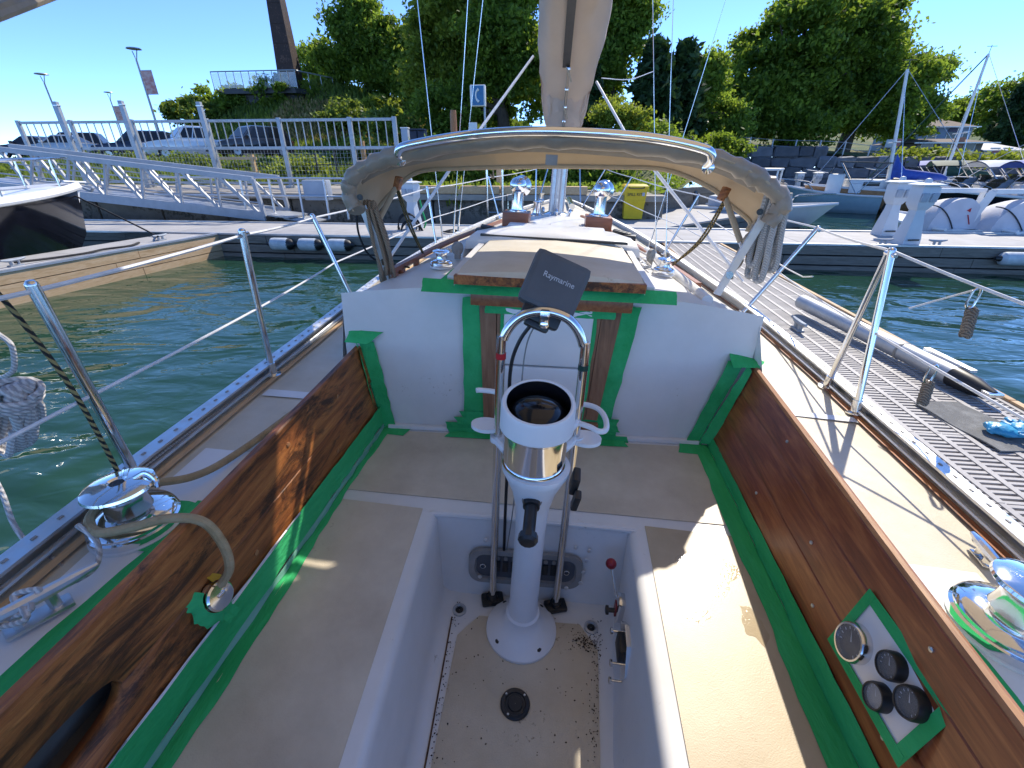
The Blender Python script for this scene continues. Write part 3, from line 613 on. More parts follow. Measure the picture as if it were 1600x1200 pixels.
# rough grass and ground cover: one mass
def cover(name,label,xr,yf,n,m,size,h,stand=True,asp=3.0):
    x=RNG.uniform(*xr,n); y=np.array([yf(a) for a in x]); z=np.array([ground(a,b) for a,b in zip(x,y)])
    o=cards(name,np.stack([x,y,z+h*RNG.uniform(.2,1,n)],1),size,m,None,0,asp,stand); o['kind']='stuff'; o['label']=label; return o
cover('rough_grass','rough green grass and weeds covering the hillside behind the fence',(-42,-4),lambda a:RNG.uniform(33.5,52),26000,M['leafE'],.16,.35)
cover('dry_grass','pale dry grass tufts across the middle of the hillside',(-24,-9),lambda a:RNG.uniform(36,42),7000,M['leafF'],.14,.45)
cover('roadside_weeds','low weeds between the quay pavement and the parking area',(-44,-4),lambda a:RNG.uniform(18.8,27),22000,M['leafE'],.11,.25)
cover('bank_cover','dark ground cover on the bank under the trees',(-5,12),lambda a:shore(a)+RNG.uniform(.3,14),16000,M['leafA'],.10,.3,False,1.6)
cover('seawall_grass','long bright grass along the top of the stone seawall',(24,46),lambda a:shore(a)+RNG.uniform(.5,9),14000,M['leafB'],.15,.45)
# ---------------------------------------------------------------- viewing platform and steel tower
a=WY(334,140,41.5); b=WY(505,140,44.0); zt=a.z
vp=thing('viewing_platform','steel viewing platform with glass railing cantilevered from the hilltop','platform',(a.x+4,43,ground(a.x+4,43)))
part('deck',MB().slab([(a.x+.9,41.5,zt-.32),(b.x-1.2,41.5,zt-.32),(b.x+1.0,48,zt-.32),(a.x+.9,48,zt-.32)],.36),M['meshmetal'],vp)
part('underbeam',MB().box(((a.x+b.x)/2+.5,44.5,zt-.7),(b.x-a.x-3.4,4.5,.7)),M['meshmetal'],vp)
part('nose',MB().slab([(a.x,41.5,zt+.02),(a.x+.95,41.5,zt-.3),(a.x+.95,46,zt-.3),(a.x,46,zt+.02)],(0,0,.04)),M['meshmetal'],vp)
m,n_,p_=newmat('rail_glass'); p_.inputs['Base Color'].default_value=(.75,.8,.85,1); p_.inputs['Roughness'].default_value=.08; p_.inputs['Alpha'].default_value=.28; M['railglass']=m
N=11; x0,x1=a.x+.05,b.x-1.0
part('handrail',MB().tube([(x0,41.55,zt+1.25),(x1,41.55,zt+1.25),(x1+2.2,48,zt+1.2)],.05,6),M['galv'],vp)
for k in range(N+1):
    x=x0+(x1-x0)*k/N; part('post',MB().bar((x,41.55,zt),(x,41.55,zt+1.25),.05,.05),M['galv'],vp)
    if k<N: part('glass_panel',MB().box((x+(x1-x0)/N/2,41.58,zt+.62),((x1-x0)/N-.1,.02,1.05)),M['railglass'],vp)
for k in range(1,6):
    f=k/5; x=x1+2.2*f; y=41.55+6.45*f; part('post',MB().bar((x,y,zt),(x,y,zt+1.22),.05,.05),M['galv'],vp)
c=WY(452,112,43.5)
tw=thing('steel_tower','tall tapering rust brown steel tower standing on the viewing platform','tower',(c.x,43.5,zt))
tb_=MB(); rows=[]
for z,hw,hd in((zt,.84,.6),(zt+4,.66,.5),(zt+9,.46,.38),(zt+16,.3,.25)):
    rows.append([(c.x-hw,43.5-hd,z),(c.x+hw,43.5-hd,z),(c.x+hw,43.5+hd,z),(c.x-hw,43.5+hd,z)])
tb_.rows(rows,True); tb_.add(rows[-1],[(0,1,2,3)]); tw_sh=part('shaft',tb_,M['rust'],tw)
for k in range(9):
    f=(k+.5)/9; z=zt+12*f; hw=.82-.045*12*f; part('seam_plate',MB().box((c.x,43.5-(.6-.025*12*f)-.01,z),(hw*1.7,.03,.06)),M['rust'],tw)
# ---------------------------------------------------------------- lamp posts
def lamp(label,px,ytop,ybase,Y,banner,head=1.0):
    t0=WY(px,ytop,Y); bz=ground(t0.x,Y); t=thing('street_lamp',label,'street lamp',(t0.x,Y,bz),'lamp posts beyond the fence')
    part('pole',MB().tube([(t0.x,Y,bz),(t0.x,Y,t0.z-.7)],[.09,.06],8),M['galv'],t)
    arm=part('arm',MB().tube([(t0.x,Y,t0.z-.75),(t0.x-.12,Y,t0.z-.2)],.03,6).tube([(t0.x,Y,t0.z-.75),(t0.x+.25,Y,t0.z-.15)],.03,6),M['galv'],t)
    part('lamp_head',MB().lathe([(.05,.1),(.42*head,.06),(.46*head,0),(.1,-.05)],Matrix.Translation((t0.x+.06,Y,t0.z-.1)),14),M['galv'],t)
    part('collar',MB().lathe([(.1,0),(.1,.3)],Matrix.Translation((t0.x,Y,bz)),8),M['galv'],t)
    if banner:
        bo=part('banner',MB().box((t0.x+.48,Y,t0.z-2.0),(.78,.03,1.35)),M['banner'],t)
        part('banner_arm',MB().tube([(t0.x,Y,t0.z-1.3),(t0.x+.88,Y,t0.z-1.3)],.02,6),M['galv'],t); part('banner_arm',MB().tube([(t0.x,Y,t0.z-2.7),(t0.x+.88,Y,t0.z-2.7)],.02,6),M['galv'],t)
M['banner']=pm('faded_red_banner',(0.50,0.20,0.17),(0.62,0.42,0.38),2.6,.7,lo=.4,hi=.6,stretch=(1,1,2))
lamp('nearest street lamp with a large faded red banner left of the platform',207,74,190,34,True)
lamp('leftmost street lamp without banner against the sky',63,114,195,38,False)
lamp('small distant street lamp with a small red banner between the other lamps',168,143,195,50,True,.9)
# ---------------------------------------------------------------- parked cars
M['glasscar']=pm('car_glass',(.015,.017,.02),(.02,.022,.026),2,.08)
def paint(n,c): return pm(n,c,tuple(x*.9 for x in c),2,.25,0.2,coat=.6)
M['headlight']=pm('headlight_lens',(.55,.57,.6),None,9,.1); M['tail']=pm('tail_light',(.4,.02,.02),None,9,.2)
def car(label,x,y,head,pm_,kind,group='cars parked behind the fence'):
    z0=ground(x,y)+.06; t=thing('parked_'+kind,label,'pickup' if kind=='pickup' else 'car',(x,y,z0),group)
    T=Matrix.Translation((x,y,z0))@Matrix.Rotation(head,4,'Z'); old=XF[0]; XF[0]=T
    L,Wd={'suv':(4.7,.93),'pickup':(5.6,.98),'sedan':(4.6,.9)}[kind]; h=L/2; gc=.26 if kind!='sedan' else .2
    belt={'suv':1.08,'pickup':1.15,'sedan':.92}[kind]; roof={'suv':1.75,'pickup':1.88,'sedan':1.43}[kind]; hood=belt-.1
    st=[(-h,.80,gc+.15,belt-.05),(-h+.12,.94,gc,belt),(-h+1.2,1,gc-.02,belt+.02),(0,1,gc-.02,belt),(h-1.5,1,gc-.02,belt-.02),(h-.75,.98,gc,hood),(h-.15,.9,gc+.04,hood-.12),(h,.72,gc+.12,hood-.28)]
    rows=[]
    for sx,f,zb,zt_ in st:
        w_=Wd*f; rows.append([(sx,-w_*.9,zb),(sx,-w_,zb+.2),(sx,-w_*1.0,zt_-.18),(sx,-w_*.93,zt_),(sx,w_*.93,zt_),(sx,w_,zt_-.18),(sx,w_,zb+.2),(sx,w_*.9,zb)])
    mb=MB(); mb.rows(rows,True); mb.add(rows[0],[tuple(range(8))]); mb.add(rows[-1],[tuple(range(8))]); body=part('body',mb,pm_,t,sharp=40)
    ca,cb={'suv':(-h+.15,h-1.45),'pickup':(-h+2.1,h-1.55),'sedan':(-h+.75,h-1.35)}[kind]; ta,tb2={'suv':(ca+.35,cb-.75),'pickup':(ca+.15,cb-.7),'sedan':(ca+.8,cb-.85)}[kind]
    wb,wt=Wd*.92,Wd*.76
    lo=[(ca,-wb,belt-.02),(cb,-wb,belt-.04),(cb,wb,belt-.04),(ca,wb,belt-.02)]; hi=[(ta,-wt,roof-.04),(tb2,-wt,roof-.04),(tb2,wt,roof-.04),(ta,wt,roof-.04)]
    ins=[(ta+.12,-wt+.12,roof),(tb2-.1,-wt+.12,roof),(tb2-.1,wt-.12,roof),(ta+.12,wt-.12,roof)]
    mb=MB(); mb.rows([lo,hi,ins],True); mb.add(ins,[(0,1,2,3)]); part('cabin',mb,pm_,t,sharp=50)
    def pane(i,j,u0,u1,nm):
        A,B_=Vector(lo[i]),Vector(lo[j]); C_,D_=Vector(hi[i]),Vector(hi[j]); q=lambda u,v:(A.lerp(B_,u)).lerp(C_.lerp(D_,u),v)
        c0=[q(u0,.14),q(u1,.14),q(u1,.9),q(u0,.9)]; nn=(c0[1]-c0[0]).cross(c0[3]-c0[0]).normalized(); ce=sum(c0,Vector())/4
        if nn.dot(ce-Vector((0,0,ce.z)))<0: nn=-nn
        part(nm,MB().slab([p+nn*.004 for p in c0],nn*.012),M['glasscar'],t)
    pane(1,2,.07,.93,'windscreen'); pane(3,0,.08,.92,'rear_window')
    for i,j in((0,1),(3,2)): pane(i,j,.06,.47,'side_window'); pane(i,j,.51,.9,'side_window')
    for sx in(-h+.95,h-.95):
        for s in(-1,1):
            w_=part('wheel',MB().lathe([(.2,-.1),(.34,-.11),(.37,-.06),(.37,.06),(.34,.11),(.2,.1)],frame((sx,s*(Wd-.1),.37),(0,s,0)),18),M['rubber'],t)
            part('rim',MB().lathe([(.22,.0),(.21,.115),(.05,.10)],frame((sx,s*(Wd-.1),.37),(0,s,0)),14),M['alu'],w_)
    for s in(-1,1):
        part('headlight',MB().box((h-.06,s*Wd*.6,hood-.3),(.14,.34,.16),(0,0,-s*.25),.03),M['headlight'],t); part('mirror',MB().box((cb-.35,s*(Wd+.1),belt+.1),(.14,.2,.16),bev=.03),pm_,t)
        part('tail_light',MB().box((-h+.04,s*Wd*.7,belt-.25),(.1,.2,.28),bev=.02),M['tail'],t)
    part('grille',MB().box((h-.01,0,hood-.36),(.06,Wd*.95,.24),bev=.02),M['black'],t); part('bumper',MB().box((h-.0,0,gc+.16),(.16,Wd*1.55,.2),bev=.05),M['black'] if kind!='pickup' else M['alu'],t)
    if kind=='pickup':
        part('bed_liner',MB().box((-h+1.05,0,belt+.01),(1.7,Wd*1.5,.05)),M['black'],t)
    XF[0]=old
P1,P2,P3,P4,P5=paint('white_car_paint',(.86,.87,.88)),paint('dark_grey_car_paint',(.03,.033,.04)),paint('navy_car_paint',(.02,.03,.055)),paint('silver_car_paint',(.5,.52,.54)),paint('black_car_paint',(.012,.012,.014))
car('white pickup truck parked behind the fence below the platform',WY(300,238,29).x,29.4,R(-128),P1,'pickup')
car('dark blue wagon parked left of the white pickup',WY(205,236,29).x,29.6,R(-150),P3,'suv')
car('dark green estate car parked right of the white pickup',WY(396,240,29).x,29.0,R(-118),P2,'suv')
car('silver car parked at the left end of the row',WY(95,232,30).x,30.2,R(-160),P4,'sedan')
car('black car in the second row behind the dark blue wagon',WY(165,226,35).x,32.2,R(-150),P5,'suv')
car('grey car at the far left behind the silver one',WY(60,228,33).x,32.6,R(-165),P2,'sedan')
# ---------------------------------------------------------------- signs, bins, houses
sg=thing('phone_sign','blue telephone sign box on a grey post among the dark trees','sign',(WY(757,215,21).x,21,ground(-2,21)))
s0=WY(747,150,21); ps=WY(757,150,21)
part('post',MB().bar((ps.x,21,ground(ps.x,21)),(ps.x,21,WY(757,132,21).z),.07,.07),M['galv'],sg)
part('box',MB().box(s0,(.62,.3,.74),bev=.05),M['paint'],sg); M['signblue']=pm('sign_blue',(.02,.16,.36),None,4,.4)
pf=part('face',MB().box(s0+Vector((.02,-.16,0)),(.46,.02,.66)),M['signblue'],sg)
part('handset_symbol',MB().tube([s0+Vector((.06,-.175,.22)),s0+Vector((-.05,-.175,.1)),s0+Vector((-.05,-.175,-.1)),s0+Vector((.06,-.175,-.22))],[.055,.03,.03,.055],8,4),M['paint'],pf)
s1=WY(740,205,21); s2_=thing('small_notice','small white and blue notice board on a post below the phone sign','sign',(s1.x,20.9,ground(s1.x,21)))
part('board',MB().box((s1.x,20.9,s1.z),(.34,.05,.62),bev=.01),M['paint'],s2_); part('symbol',MB().lathe([(.0,.01),(.12,.01),(.12,.03),(.0,.03)],frame((s1.x,20.87,s1.z-.12),(0,-1,0)),16,False),M['signblue'],s2_)
part('post',MB().bar((s1.x,20.95,ground(s1.x,21)),(s1.x,20.95,s1.z+.2),.05,.05),M['galv'],s2_)
c0=WY(634,215,22); t=thing('service_post','pale blue grey service cabinet post beside the blue bins','cabinet',(c0.x,22,ground(c0.x,22)))
part('body',MB().box((c0.x,22,(ground(c0.x,22)+WY(634,201,22).z)/2),(.3,.3,WY(634,201,22).z-ground(c0.x,22)),bev=.02),M['bluepanel'],t); part('top',MB().box((c0.x,22,WY(634,200,22).z),(.34,.34,.05),bev=.01),M['paint'],t)
M['binblue']=pm('dark_blue_plastic',(.012,.025,.06),None,4,.5)
for k,(px,lab) in enumerate(((648,'dark blue wheelie bin next to the pale service cabinet'),(660,'dark blue wheelie bin at the right of its twin'))):
    c0=WY(px,212,23); z0=ground(c0.x,23); zz=WY(px,204,23).z; t=thing('wheelie_bin',lab,'bin',(c0.x,23,z0),'blue bins on the quay')
    part('body',MB().box((c0.x,23,(z0+zz)/2),(.34,.45,zz-z0),bev=.03),M['binblue'],t); part('lid',MB().box((c0.x,22.97,zz+.03),(.37,.5,.07),bev=.02),M['binblue'],t); part('handle',MB().tube([(c0.x-.12,22.7,zz),(c0.x+.12,22.7,zz)],.02,6),M['black'],t)
f0=WY(1148,232,38); fp=thing('flagpole','white flagpole with a small striped flag above the seawall','flag',(f0.x,38,ground(f0.x,38)))
fz=WY(1153,188,38).z; part('pole',MB().tube([(f0.x,38,ground(f0.x,38)),(f0.x,38,fz)],[.06,.04],8),M['paint'],fp)
fl_=MB(); fl_.rows([[(f0.x-.05-.5*u,38+.06*math.sin(u*6),fz-.15-v*.6-.3*u) for u in np.linspace(0,1,7)] for v in (0,1)]); M['flag']=stripes('striped_flag_cloth',(.45,.06,.09),(.6,.6,.65),1.6,axis='Z',soft=.05); part('flag',fl_,M['flag'],fp)
def house(name,label,x0,x1,y,zb,zw,zr,depth,wall,roof,wins,doors=(),hip=.0,over=.4,cat='house'):
    t=thing(name,label,cat,((x0+x1)/2,y+depth/2,zb)); part('wall',MB().box(((x0+x1)/2,y+depth/2,(zb+zw)/2),(x1-x0,depth,zw-zb)),wall,t)
    r=MB(); A=[(x0-over,y-over,zw+.02),(x1+over,y-over,zw+.02),(x1+over,y+depth+over,zw+.02),(x0-over,y+depth+over,zw+.02)]; B_=[(x0+hip,y+depth/2,zr),(x1-hip,y+depth/2,zr)]
    r.add(A+B_,[(0,1,5,4),(2,3,4,5),(0,4,3),(1,2,5),(0,3,2,1)]); ro=part('roof',r,roof,t); part('gutter',MB().box(((x0+x1)/2,y-over-.05,zw+.02),(x1-x0+2*over,.1,.1)),M['paint'],ro)
    for (u,v,w_,h_,arch) in wins:
        cx=x0+(x1-x0)*u; cz=zb+(zw-zb)*v; f=part('window',MB().box((cx,y-.02,cz),(w_+.16,.08,h_+.16)),M['paint'],t)
        part('pane',MB().box((cx,y-.07,cz),(w_,.03,h_)),M['glass'],f)
        if arch: part('arch',MB().lathe([(w_*.62,-.02),(w_*.62,.05),(.02,.05)],frame((cx,y-.03,cz+h_/2),(0,-1,0)),18,False),M['houseblue2'],f)
    for (u,w_,h_) in doors: part('door',MB().box((x0+(x1-x0)*u,y-.03,zb+h_/2),(w_,.08,h_)),M['teakbox'],t)
    return t
M['houseblue']=pm('blue_grey_siding',(.20,.27,.36),(.17,.235,.32),1,.7,stretch=(1,1,8)); M['houseblue2']=pm('dark_violet_trim',(.06,.055,.10),None,2,.6)
M['roofbrown']=pm('brown_shingle_roof',(.13,.085,.06),(.09,.06,.045),2,.85,0,.6,8); M['roofmetal']=pm('pale_metal_roof',(.42,.44,.47),(.36,.38,.41),1.5,.5); M['sidingtan']=pm('grey_tan_siding',(.22,.19,.16),(.18,.155,.13),2,.8)
h0=WY(1432,222,60); h1=WY(1512,222,60); zb=ground(h0.x,60)
house('blue_house','blue grey house with arched dark windows behind the big maples',h0.x,h1.x,60,zb,WY(1470,199,60).z,WY(1470,178,60).z,8,M['houseblue'],M['roofbrown'],[(.25,.62,.8,.9,True),(.62,.62,.8,.9,True),(.9,.62,.5,.9,False)],(),2.0)
h0=WY(1428,240,53); h1=WY(1530,240,53); zb=ground(h0.x,53)
house('low_brown_building','low brown roofed boathouse in front of the blue house',h0.x,h1.x,53,zb,WY(1470,224,53).z,WY(1470,215,53).z,5.5,M['sidingtan'],M['roofbrown'],[(.15,.6,.9,.6,False),(.45,.6,.9,.6,False),(.8,.6,.9,.6,False)],((.62,.9,1.3),),.3,.8,'building')
h0=WY(1536,243,54); h1=WY(1585,243,54); zb=ground(h0.x,54)
house('metal_roof_shed','pale metal roofed shed right of the low brown building',h0.x,h1.x,54,zb,WY(1560,236,54).z,WY(1560,222,54).z,6,M['sidingtan'],M['roofmetal'],[(.3,.6,.7,.5,False),(.7,.6,.7,.5,False)],(),.2,.9,'shed')
M['signred']=pm('sign_red',(.4,.13,.12),None,3,.5)
for px,py,mm,lab in((1390,224,M['bluepanel'],'pale blue park sign on posts beside the lawn'),(1401,223,M['signred'],'reddish park sign right of the pale blue one'),(1556,242,M['signred'],'small red notice on a post among the bright shrubs')):
    c0=WY(px,py,40 if px<1500 else 35); z0=ground(c0.x,c0.y); t=thing('park_sign',lab,'sign',(c0.x,c0.y,z0)); part('board',MB().box(c0,(.55,.06,.5),bev=.01),mm,t); part('print',MB().box(c0+Vector((0,-.04,.05)),(.36,.01,.12)),M['paint'],t)
    for s in(-1,1): part('post',MB().bar((c0.x+.22*s,c0.y+.05,z0-.1),(c0.x+.22*s,c0.y+.05,c0.z+.2),.05,.05),M['galv'],t)
# ---------------------------------------------------------------- the sailboat we stand in (boat frame, then heeled)
XF[0]=BOAT
M['dirt0']=pm('seam_dirt',(.06,.03,.014),(.16,.09,.045),25,.9)
SB=thing('sailboat','white sailboat seen from its cockpit, teak coamings edged with green tape','sailboat',(-0.08,1.0,0.5))
V=Vector
ip=lambda y,a,b: float(np.interp(y,a,b))
SR=lambda y: ip(y,[-2.2,-1,0,1,2,3,4.7,6,7.2,8.6,9.6],[1.0,1.09,1.15,1.185,1.205,1.19,1.02,.82,.58,.22,-.1])
SLf=lambda y: ip(y,[-2.2,-1,0,.87,1.9,3,4.3,6.5,8,9.0,9.6],[-.98,-1.07,-1.13,-1.2,-1.255,-1.32,-1.29,-.99,-.62,-.32,-.12])
SZ=lambda y: ip(y,[-2.2,0,2,4,7,9.6],[1.17,1.18,1.19,1.215,1.28,1.35])
YS=list(np.linspace(-2.2,9.6,48))
CT=lambda f: 1.50+.07*(1-f*f)            # camber of the cabin top, f = -1..1
CL=lambda y: ip(y,[1.72,2.28,2.9,3.6,4.35,5.6],[-.97,-.90,-.84,-.74,-.62,-.42]); CR=lambda y: ip(y,[1.72,2.2,2.7,3.8,5.0,5.6],[.80,.72,.65,.46,.24,.12])
def bulk_y(x): return 1.70+(x+.9)*.09
# hull
mb=MB(); rows=[]
for y in YS:
    l,r,z=SLf(y),SR(y),SZ(y); c=(l+r)/2; k=max(.0,min(1,(9.6-y)/2.2))
    rows.append([(l,y,z),(c+(l-c)*(.99),y-.0,.75),(c+(l-c)*(.80+.12*k),y-.25*(1-k),.25),(c+(l-c)*.6*k,y-.7*(1-k),-.35),(c+(r-c)*.6*k,y-.7*(1-k),-.35),(c+(r-c)*(.80+.12*k),y-.25*(1-k),.25),(c+(r-c)*.99,y,.75),(r,y,z)])
mb.rows(rows); mb.add(rows[0],[tuple(range(8))]); part('hull',mb,M['gelplain'],SB,sharp=60)
# coaming lines
LTx=lambda y: ip(y,[-.9,.2,.56,1.68,1.75],[-.80,-.822,-.829,-.893,-.897]); LBx=lambda y: ip(y,[-.9,.3,1.7],[-.80,-.83,-.835])
RTx=lambda y: ip(y,[-.9,.44,.77,1.85],[.68,.702,.722,.794]); RBx=lambda y: ip(y,[-.9,.5,1.8],[.67,.702,.716])
# side decks and foredeck
def strip(f0,f1,y0,y1,n,z0,z1,dz=0.0): 
    m_=MB(); m_.rows([[V((f0(y),y,z0(y)+dz)),V(((f0(y)+f1(y))/2,y,(z0(y)+z1(y))/2+dz)),V((f1(y),y,z1(y)+dz))] for y in np.linspace(y0,y1,n)]); return m_
part('side_deck',strip(lambda y:LTx(y)-.02 if y<1.72 else CL(y),SLf,-2.0,5.6,34,lambda y:SZ(y)+.012,SZ),M['deckcream'],SB)
part('side_deck',strip(lambda y:RTx(y)+.02 if y<1.84 else CR(y),SR,-2.0,5.6,34,lambda y:SZ(y)+.012,SZ),M['deckcream'],SB)
mb=MB(); mb.rows([[V((SLf(y)+(SR(y)-SLf(y))*f,y,SZ(y)+.05*(1-(2*f-1)**2))) for f in np.linspace(0,1,9)] for y in np.linspace(5.55,9.58,16)]); part('foredeck',mb,M['deckcream'],SB)
mb=MB(); mb.rows([[V((-1,y,SZ(y)+.01)),V((.98,y,SZ(y)+.01))] for y in(-2.15,-1.4)]); part('aft_deck',mb,M['gel'],SB)
zd=lambda y:SZ(y)+.009
part('winch_pad',strip(lambda y:LTx(y)-.03,lambda y:SLf(y)+.10,-1.0,1.02,12,zd,lambda y:SZ(y)+.004,.006),M['gelplain'],SB)
part('winch_pad',strip(lambda y:RTx(y)+.03,lambda y:SR(y)-.17,-1.0,.88,12,zd,lambda y:SZ(y)+.004,.006),M['gelplain'],SB)
part('deck_seam',strip(lambda y:RTx(y)+.03,lambda y:SR(y)-.06,1.60,1.64,2,zd,lambda y:SZ(y)+.004,.005),M['gelplain'],SB)
part('deck_seam',strip(lambda y:LTx(y)-.03,lambda y:SLf(y)+.08,1.36,1.41,2,zd,lambda y:SZ(y)+.004,.005),M['gelplain'],SB)
# aluminium toe rails with slots, wooden waterway strip, genoa track
for sd,f in((-1,SLf),(1,SR)):
    tr=MB(); rows=[]
    for y in np.linspace(-2,9.4,60):
        x,z=f(y),SZ(y); rows.append([(x-sd*.0,y,z-.03),(x+sd*.012,y,z-.03),(x+sd*.012,y,z+.062),(x-sd*.036,y,z+.062),(x-sd*.036,y,z+.054),(x,y,z+.054)])
    tr.rows(rows,True); to=part('toe_rail',tr,M['alu'],SB)
    hol=MB()
    for y in np.arange(-.4,5,.062): hol.box((f(y)-sd*.012,y,SZ(y)+.0625),(.006,.012,.004))
    part('slot_holes',hol,M['greyplastic'],to,kind='stuff')
    a0=.066 if sd<0 else .062; wdt=.022 if sd<0 else .026
    part('waterway_strip',strip(lambda y:f(y)-sd*a0,lambda y:f(y)-sd*(a0-wdt),-2,5.2,40,lambda y:SZ(y)+.006,lambda y:SZ(y)+.006,.006),M['plankpale'] if sd<0 else M['teakold'],SB)
    part('genoa_track',MB().tube([(f(y)-sd*(.028 if sd<0 else .03),y,SZ(y)+.022) for y in np.linspace(-1.5,2.7,30)],.008,8),M['alu'],SB)
# cockpit moulding : white base with cream panels
SZt=.876
wl=lambda y: ip(y,[-.9,.437,1.193],[-.30,-.382,-.431]); wr=lambda y: ip(y,[-.9,.522,1.228],[.235,.254,.267])
wlb=lambda y: ip(y,[-.9,.597,1.143],[-.29,-.333,-.371]); wrb=lambda y: ip(y,[-.9,.668,1.217],[.17,.205,.258])
mo=MB(); yy=list(np.linspace(-.9,1.19,14)); e=.028
def wellrow(y):
    l,r,lb,rb=wl(y),wr(y),wlb(y),wrb(y)
    row=[(LBx(y)-.03,y,SZt),(l-e,y,SZt),(l-e*.3,y,SZt-e*.3),(l,y,SZt-e),(lb-.035,y,.535),(lb-.01,y,.508),(lb+.03,y,.5),(rb-.03,y,.5),(rb+.01,y,.508),(rb+.02,y,.535),(r,y,SZt-e),(r+e*.3,y,SZt-e*.3),(r+e,y,SZt),(RBx(y)+.03,y,SZt)]
    k=max(0,min(1,(y-.3)/.89)); return [(x,yy_+k*(.036*(x-l)/(r-l) if l-.1<x<r+.1 else (.036 if x>r else 0))-(k*.035 if z<.6 else 0),z) for x,yy_,z in row]
mo.rows([wellrow(y) for y in yy]); part('cockpit_moulding',mo,M['gel'],SB,sharp=50)
# front wall of the well and bridge deck base
y0=1.19; f0=wellrow(y0); fw_=MB()
er=wellrow(1.19); fw_.add([er[i] for i in range(1,13)],[tuple(range(12))])
part('well_front',fw_,M['gel'],SB)
bd=MB(); bd.add([(LBx(1.19)-.03,1.18,SZt-.001),(wl(1.19)-.01,1.19,SZt-.001),(wr(1.19)+.02,1.215,SZt-.001),(RBx(1.19)+.03,1.18,SZt-.001),(.85,1.90,SZt-.001),(-.93,1.75,SZt-.001)],[tuple(range(6))]); part('bridge_deck',bd,M['gel'],SB)
part('well_lip',MB().tube([(wl(1.19)-.03,1.188,SZt-.012),(wl(1.19)+.05,1.20,SZt-.010),(wr(1.19)-.04,1.228,SZt-.010),(wr(1.19)+.03,1.215,SZt-.012)],.0125,10,4),M['gel'],SB)
part('nonskid_panel',MB().slab([(-.80,1.255,SZt+.001),(.64,1.30,SZt+.001),(.645,1.80,SZt+.001),(-.80,1.675,SZt+.001)],.002),M['cream'],SB)
part('nonskid_panel',MB().slab([V((wl(y)-.055,y,SZt+.001)) for y in np.linspace(-.85,1.20,10)]+[V((LBx(y)+.03,y,SZt+.001)) for y in np.linspace(1.20,-.85,10)],.002),M['cream'],SB)
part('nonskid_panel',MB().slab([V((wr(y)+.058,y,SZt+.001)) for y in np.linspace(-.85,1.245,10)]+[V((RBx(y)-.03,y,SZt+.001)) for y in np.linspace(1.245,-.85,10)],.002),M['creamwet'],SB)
def puddle(cx,cy,a,b,seed):
    pts=[(cx+a*math.cos(t)*(1+.22*math.sin(3*t+seed)+.12*math.sin(7*t+2*seed)),cy+b*math.sin(t)*(1+.2*math.sin(2*t+seed)+.12*math.cos(5*t)),SZt+.0035) for t in np.linspace(0,2*PI,40,False)]
    return part('puddle',MB().add(pts,[tuple(range(40))]),M['puddle'],SB)
puddle(.50,1.07,.085,.10,.4); puddle(.42,.92,.035,.05,1.7); puddle(.58,.90,.03,.06,2.9)
part('sole_panel',MB().slab([(wlb(-.8)+.045,-.8,.502),(wrb(-.8)-.05,-.8,.502),(wrb(1.0)-.045,1.0,.502),(wrb(1.14)-.12,1.09,.502),(wlb(1.08)+.12,1.07,.502),(wlb(1.0)+.05,.985,.502)],.0025),M['sole'],SB)
part('dirt_seam',MB().tube([(wlb(y)+.018,y,.505) for y in np.linspace(.3,1.05,12)],.0028,5),M['dirt0'],SB)
# dirt flakes along the sole edges
fp=[]
for i in range(460):
    y=RNG.uniform(.35,1.12); k=RNG.random()
    if k<.50: x=wrb(y)-.035-abs(RNG.normal(0,.018))
    elif k<.80: x=wlb(y)+.022+abs(RNG.normal(0,.014))
    else: x=RNG.uniform(wlb(y)+.06,wrb(y)-.06)
    fp.append(BOAT@V((x,y,.507)))
for i in range(160): fp.append(BOAT@V((.155+RNG.normal(0,.028),1.02+RNG.normal(0,.018),.508)))
def flakes(P,s):
    mbx=MB(); old=XF[0]
    for p in P:
        a=RNG.uniform(0,6.28); k=s*RNG.uniform(.35,1.3); u=V((math.cos(a),math.sin(a),0))*k; w_=V((-math.sin(a),math.cos(a),0))*k*.6
        mbx.add([p-u,p+w_,p+u*.8,p-w_],[(0,1,2,3)])
    XF[0]=None; m_=mesh('debris',mbx); XF[0]=old; return m_
M['dirt']=pm('leaf_dirt',(.05,.026,.012),(.025,.014,.008),40,.9)
o=link('leaf_debris',flakes(fp,.0035),M['dirt']); o['kind']='stuff'; o['label']='dark leaf crumbs and dirt scattered on the cockpit floor'
# bulkhead, cabin trunk
bw=MB(); bw.rows([[V((x,bulk_y(x),SZt-.02)),V((x,bulk_y(x)+.02,1.2)),V((x,bulk_y(x)+.04,CT((x+.09)/.9)))] for x in np.linspace(-.97,.805,16)]); part('bulkhead',bw,M['gel'],SB)
part('bulkhead_cove',MB().tube([V((x,bulk_y(x)-.006,SZt+.008)) for x in (-.8,-.3,.2,.66)],.016,8),M['gel'],SB)
ct=MB(); rows=[]
for y in np.linspace(1.76,5.6,22):
    l,r=CL(y),CR(y); z=SZ(y); fs=np.linspace(-1,1,9)
    def yy_(x): return bulk_y(x)+.04 if y<1.8 else y
    rows.append([V((l-.05,y,z))]+[V(((l+r)/2+(r-l)/2*f*(1 if abs(f)<1 else 1.0),yy_((l+r)/2+(r-l)/2*f),CT(f)-(.03 if abs(f)==1 else 0)-max(0,y-4.8)*.12)) for f in fs]+[V((r+.05,y,z))])
ct.rows(rows); ct.add(rows[-1],[tuple(range(11))]); part('cabin_top',ct,M['gel'],SB,sharp=50)
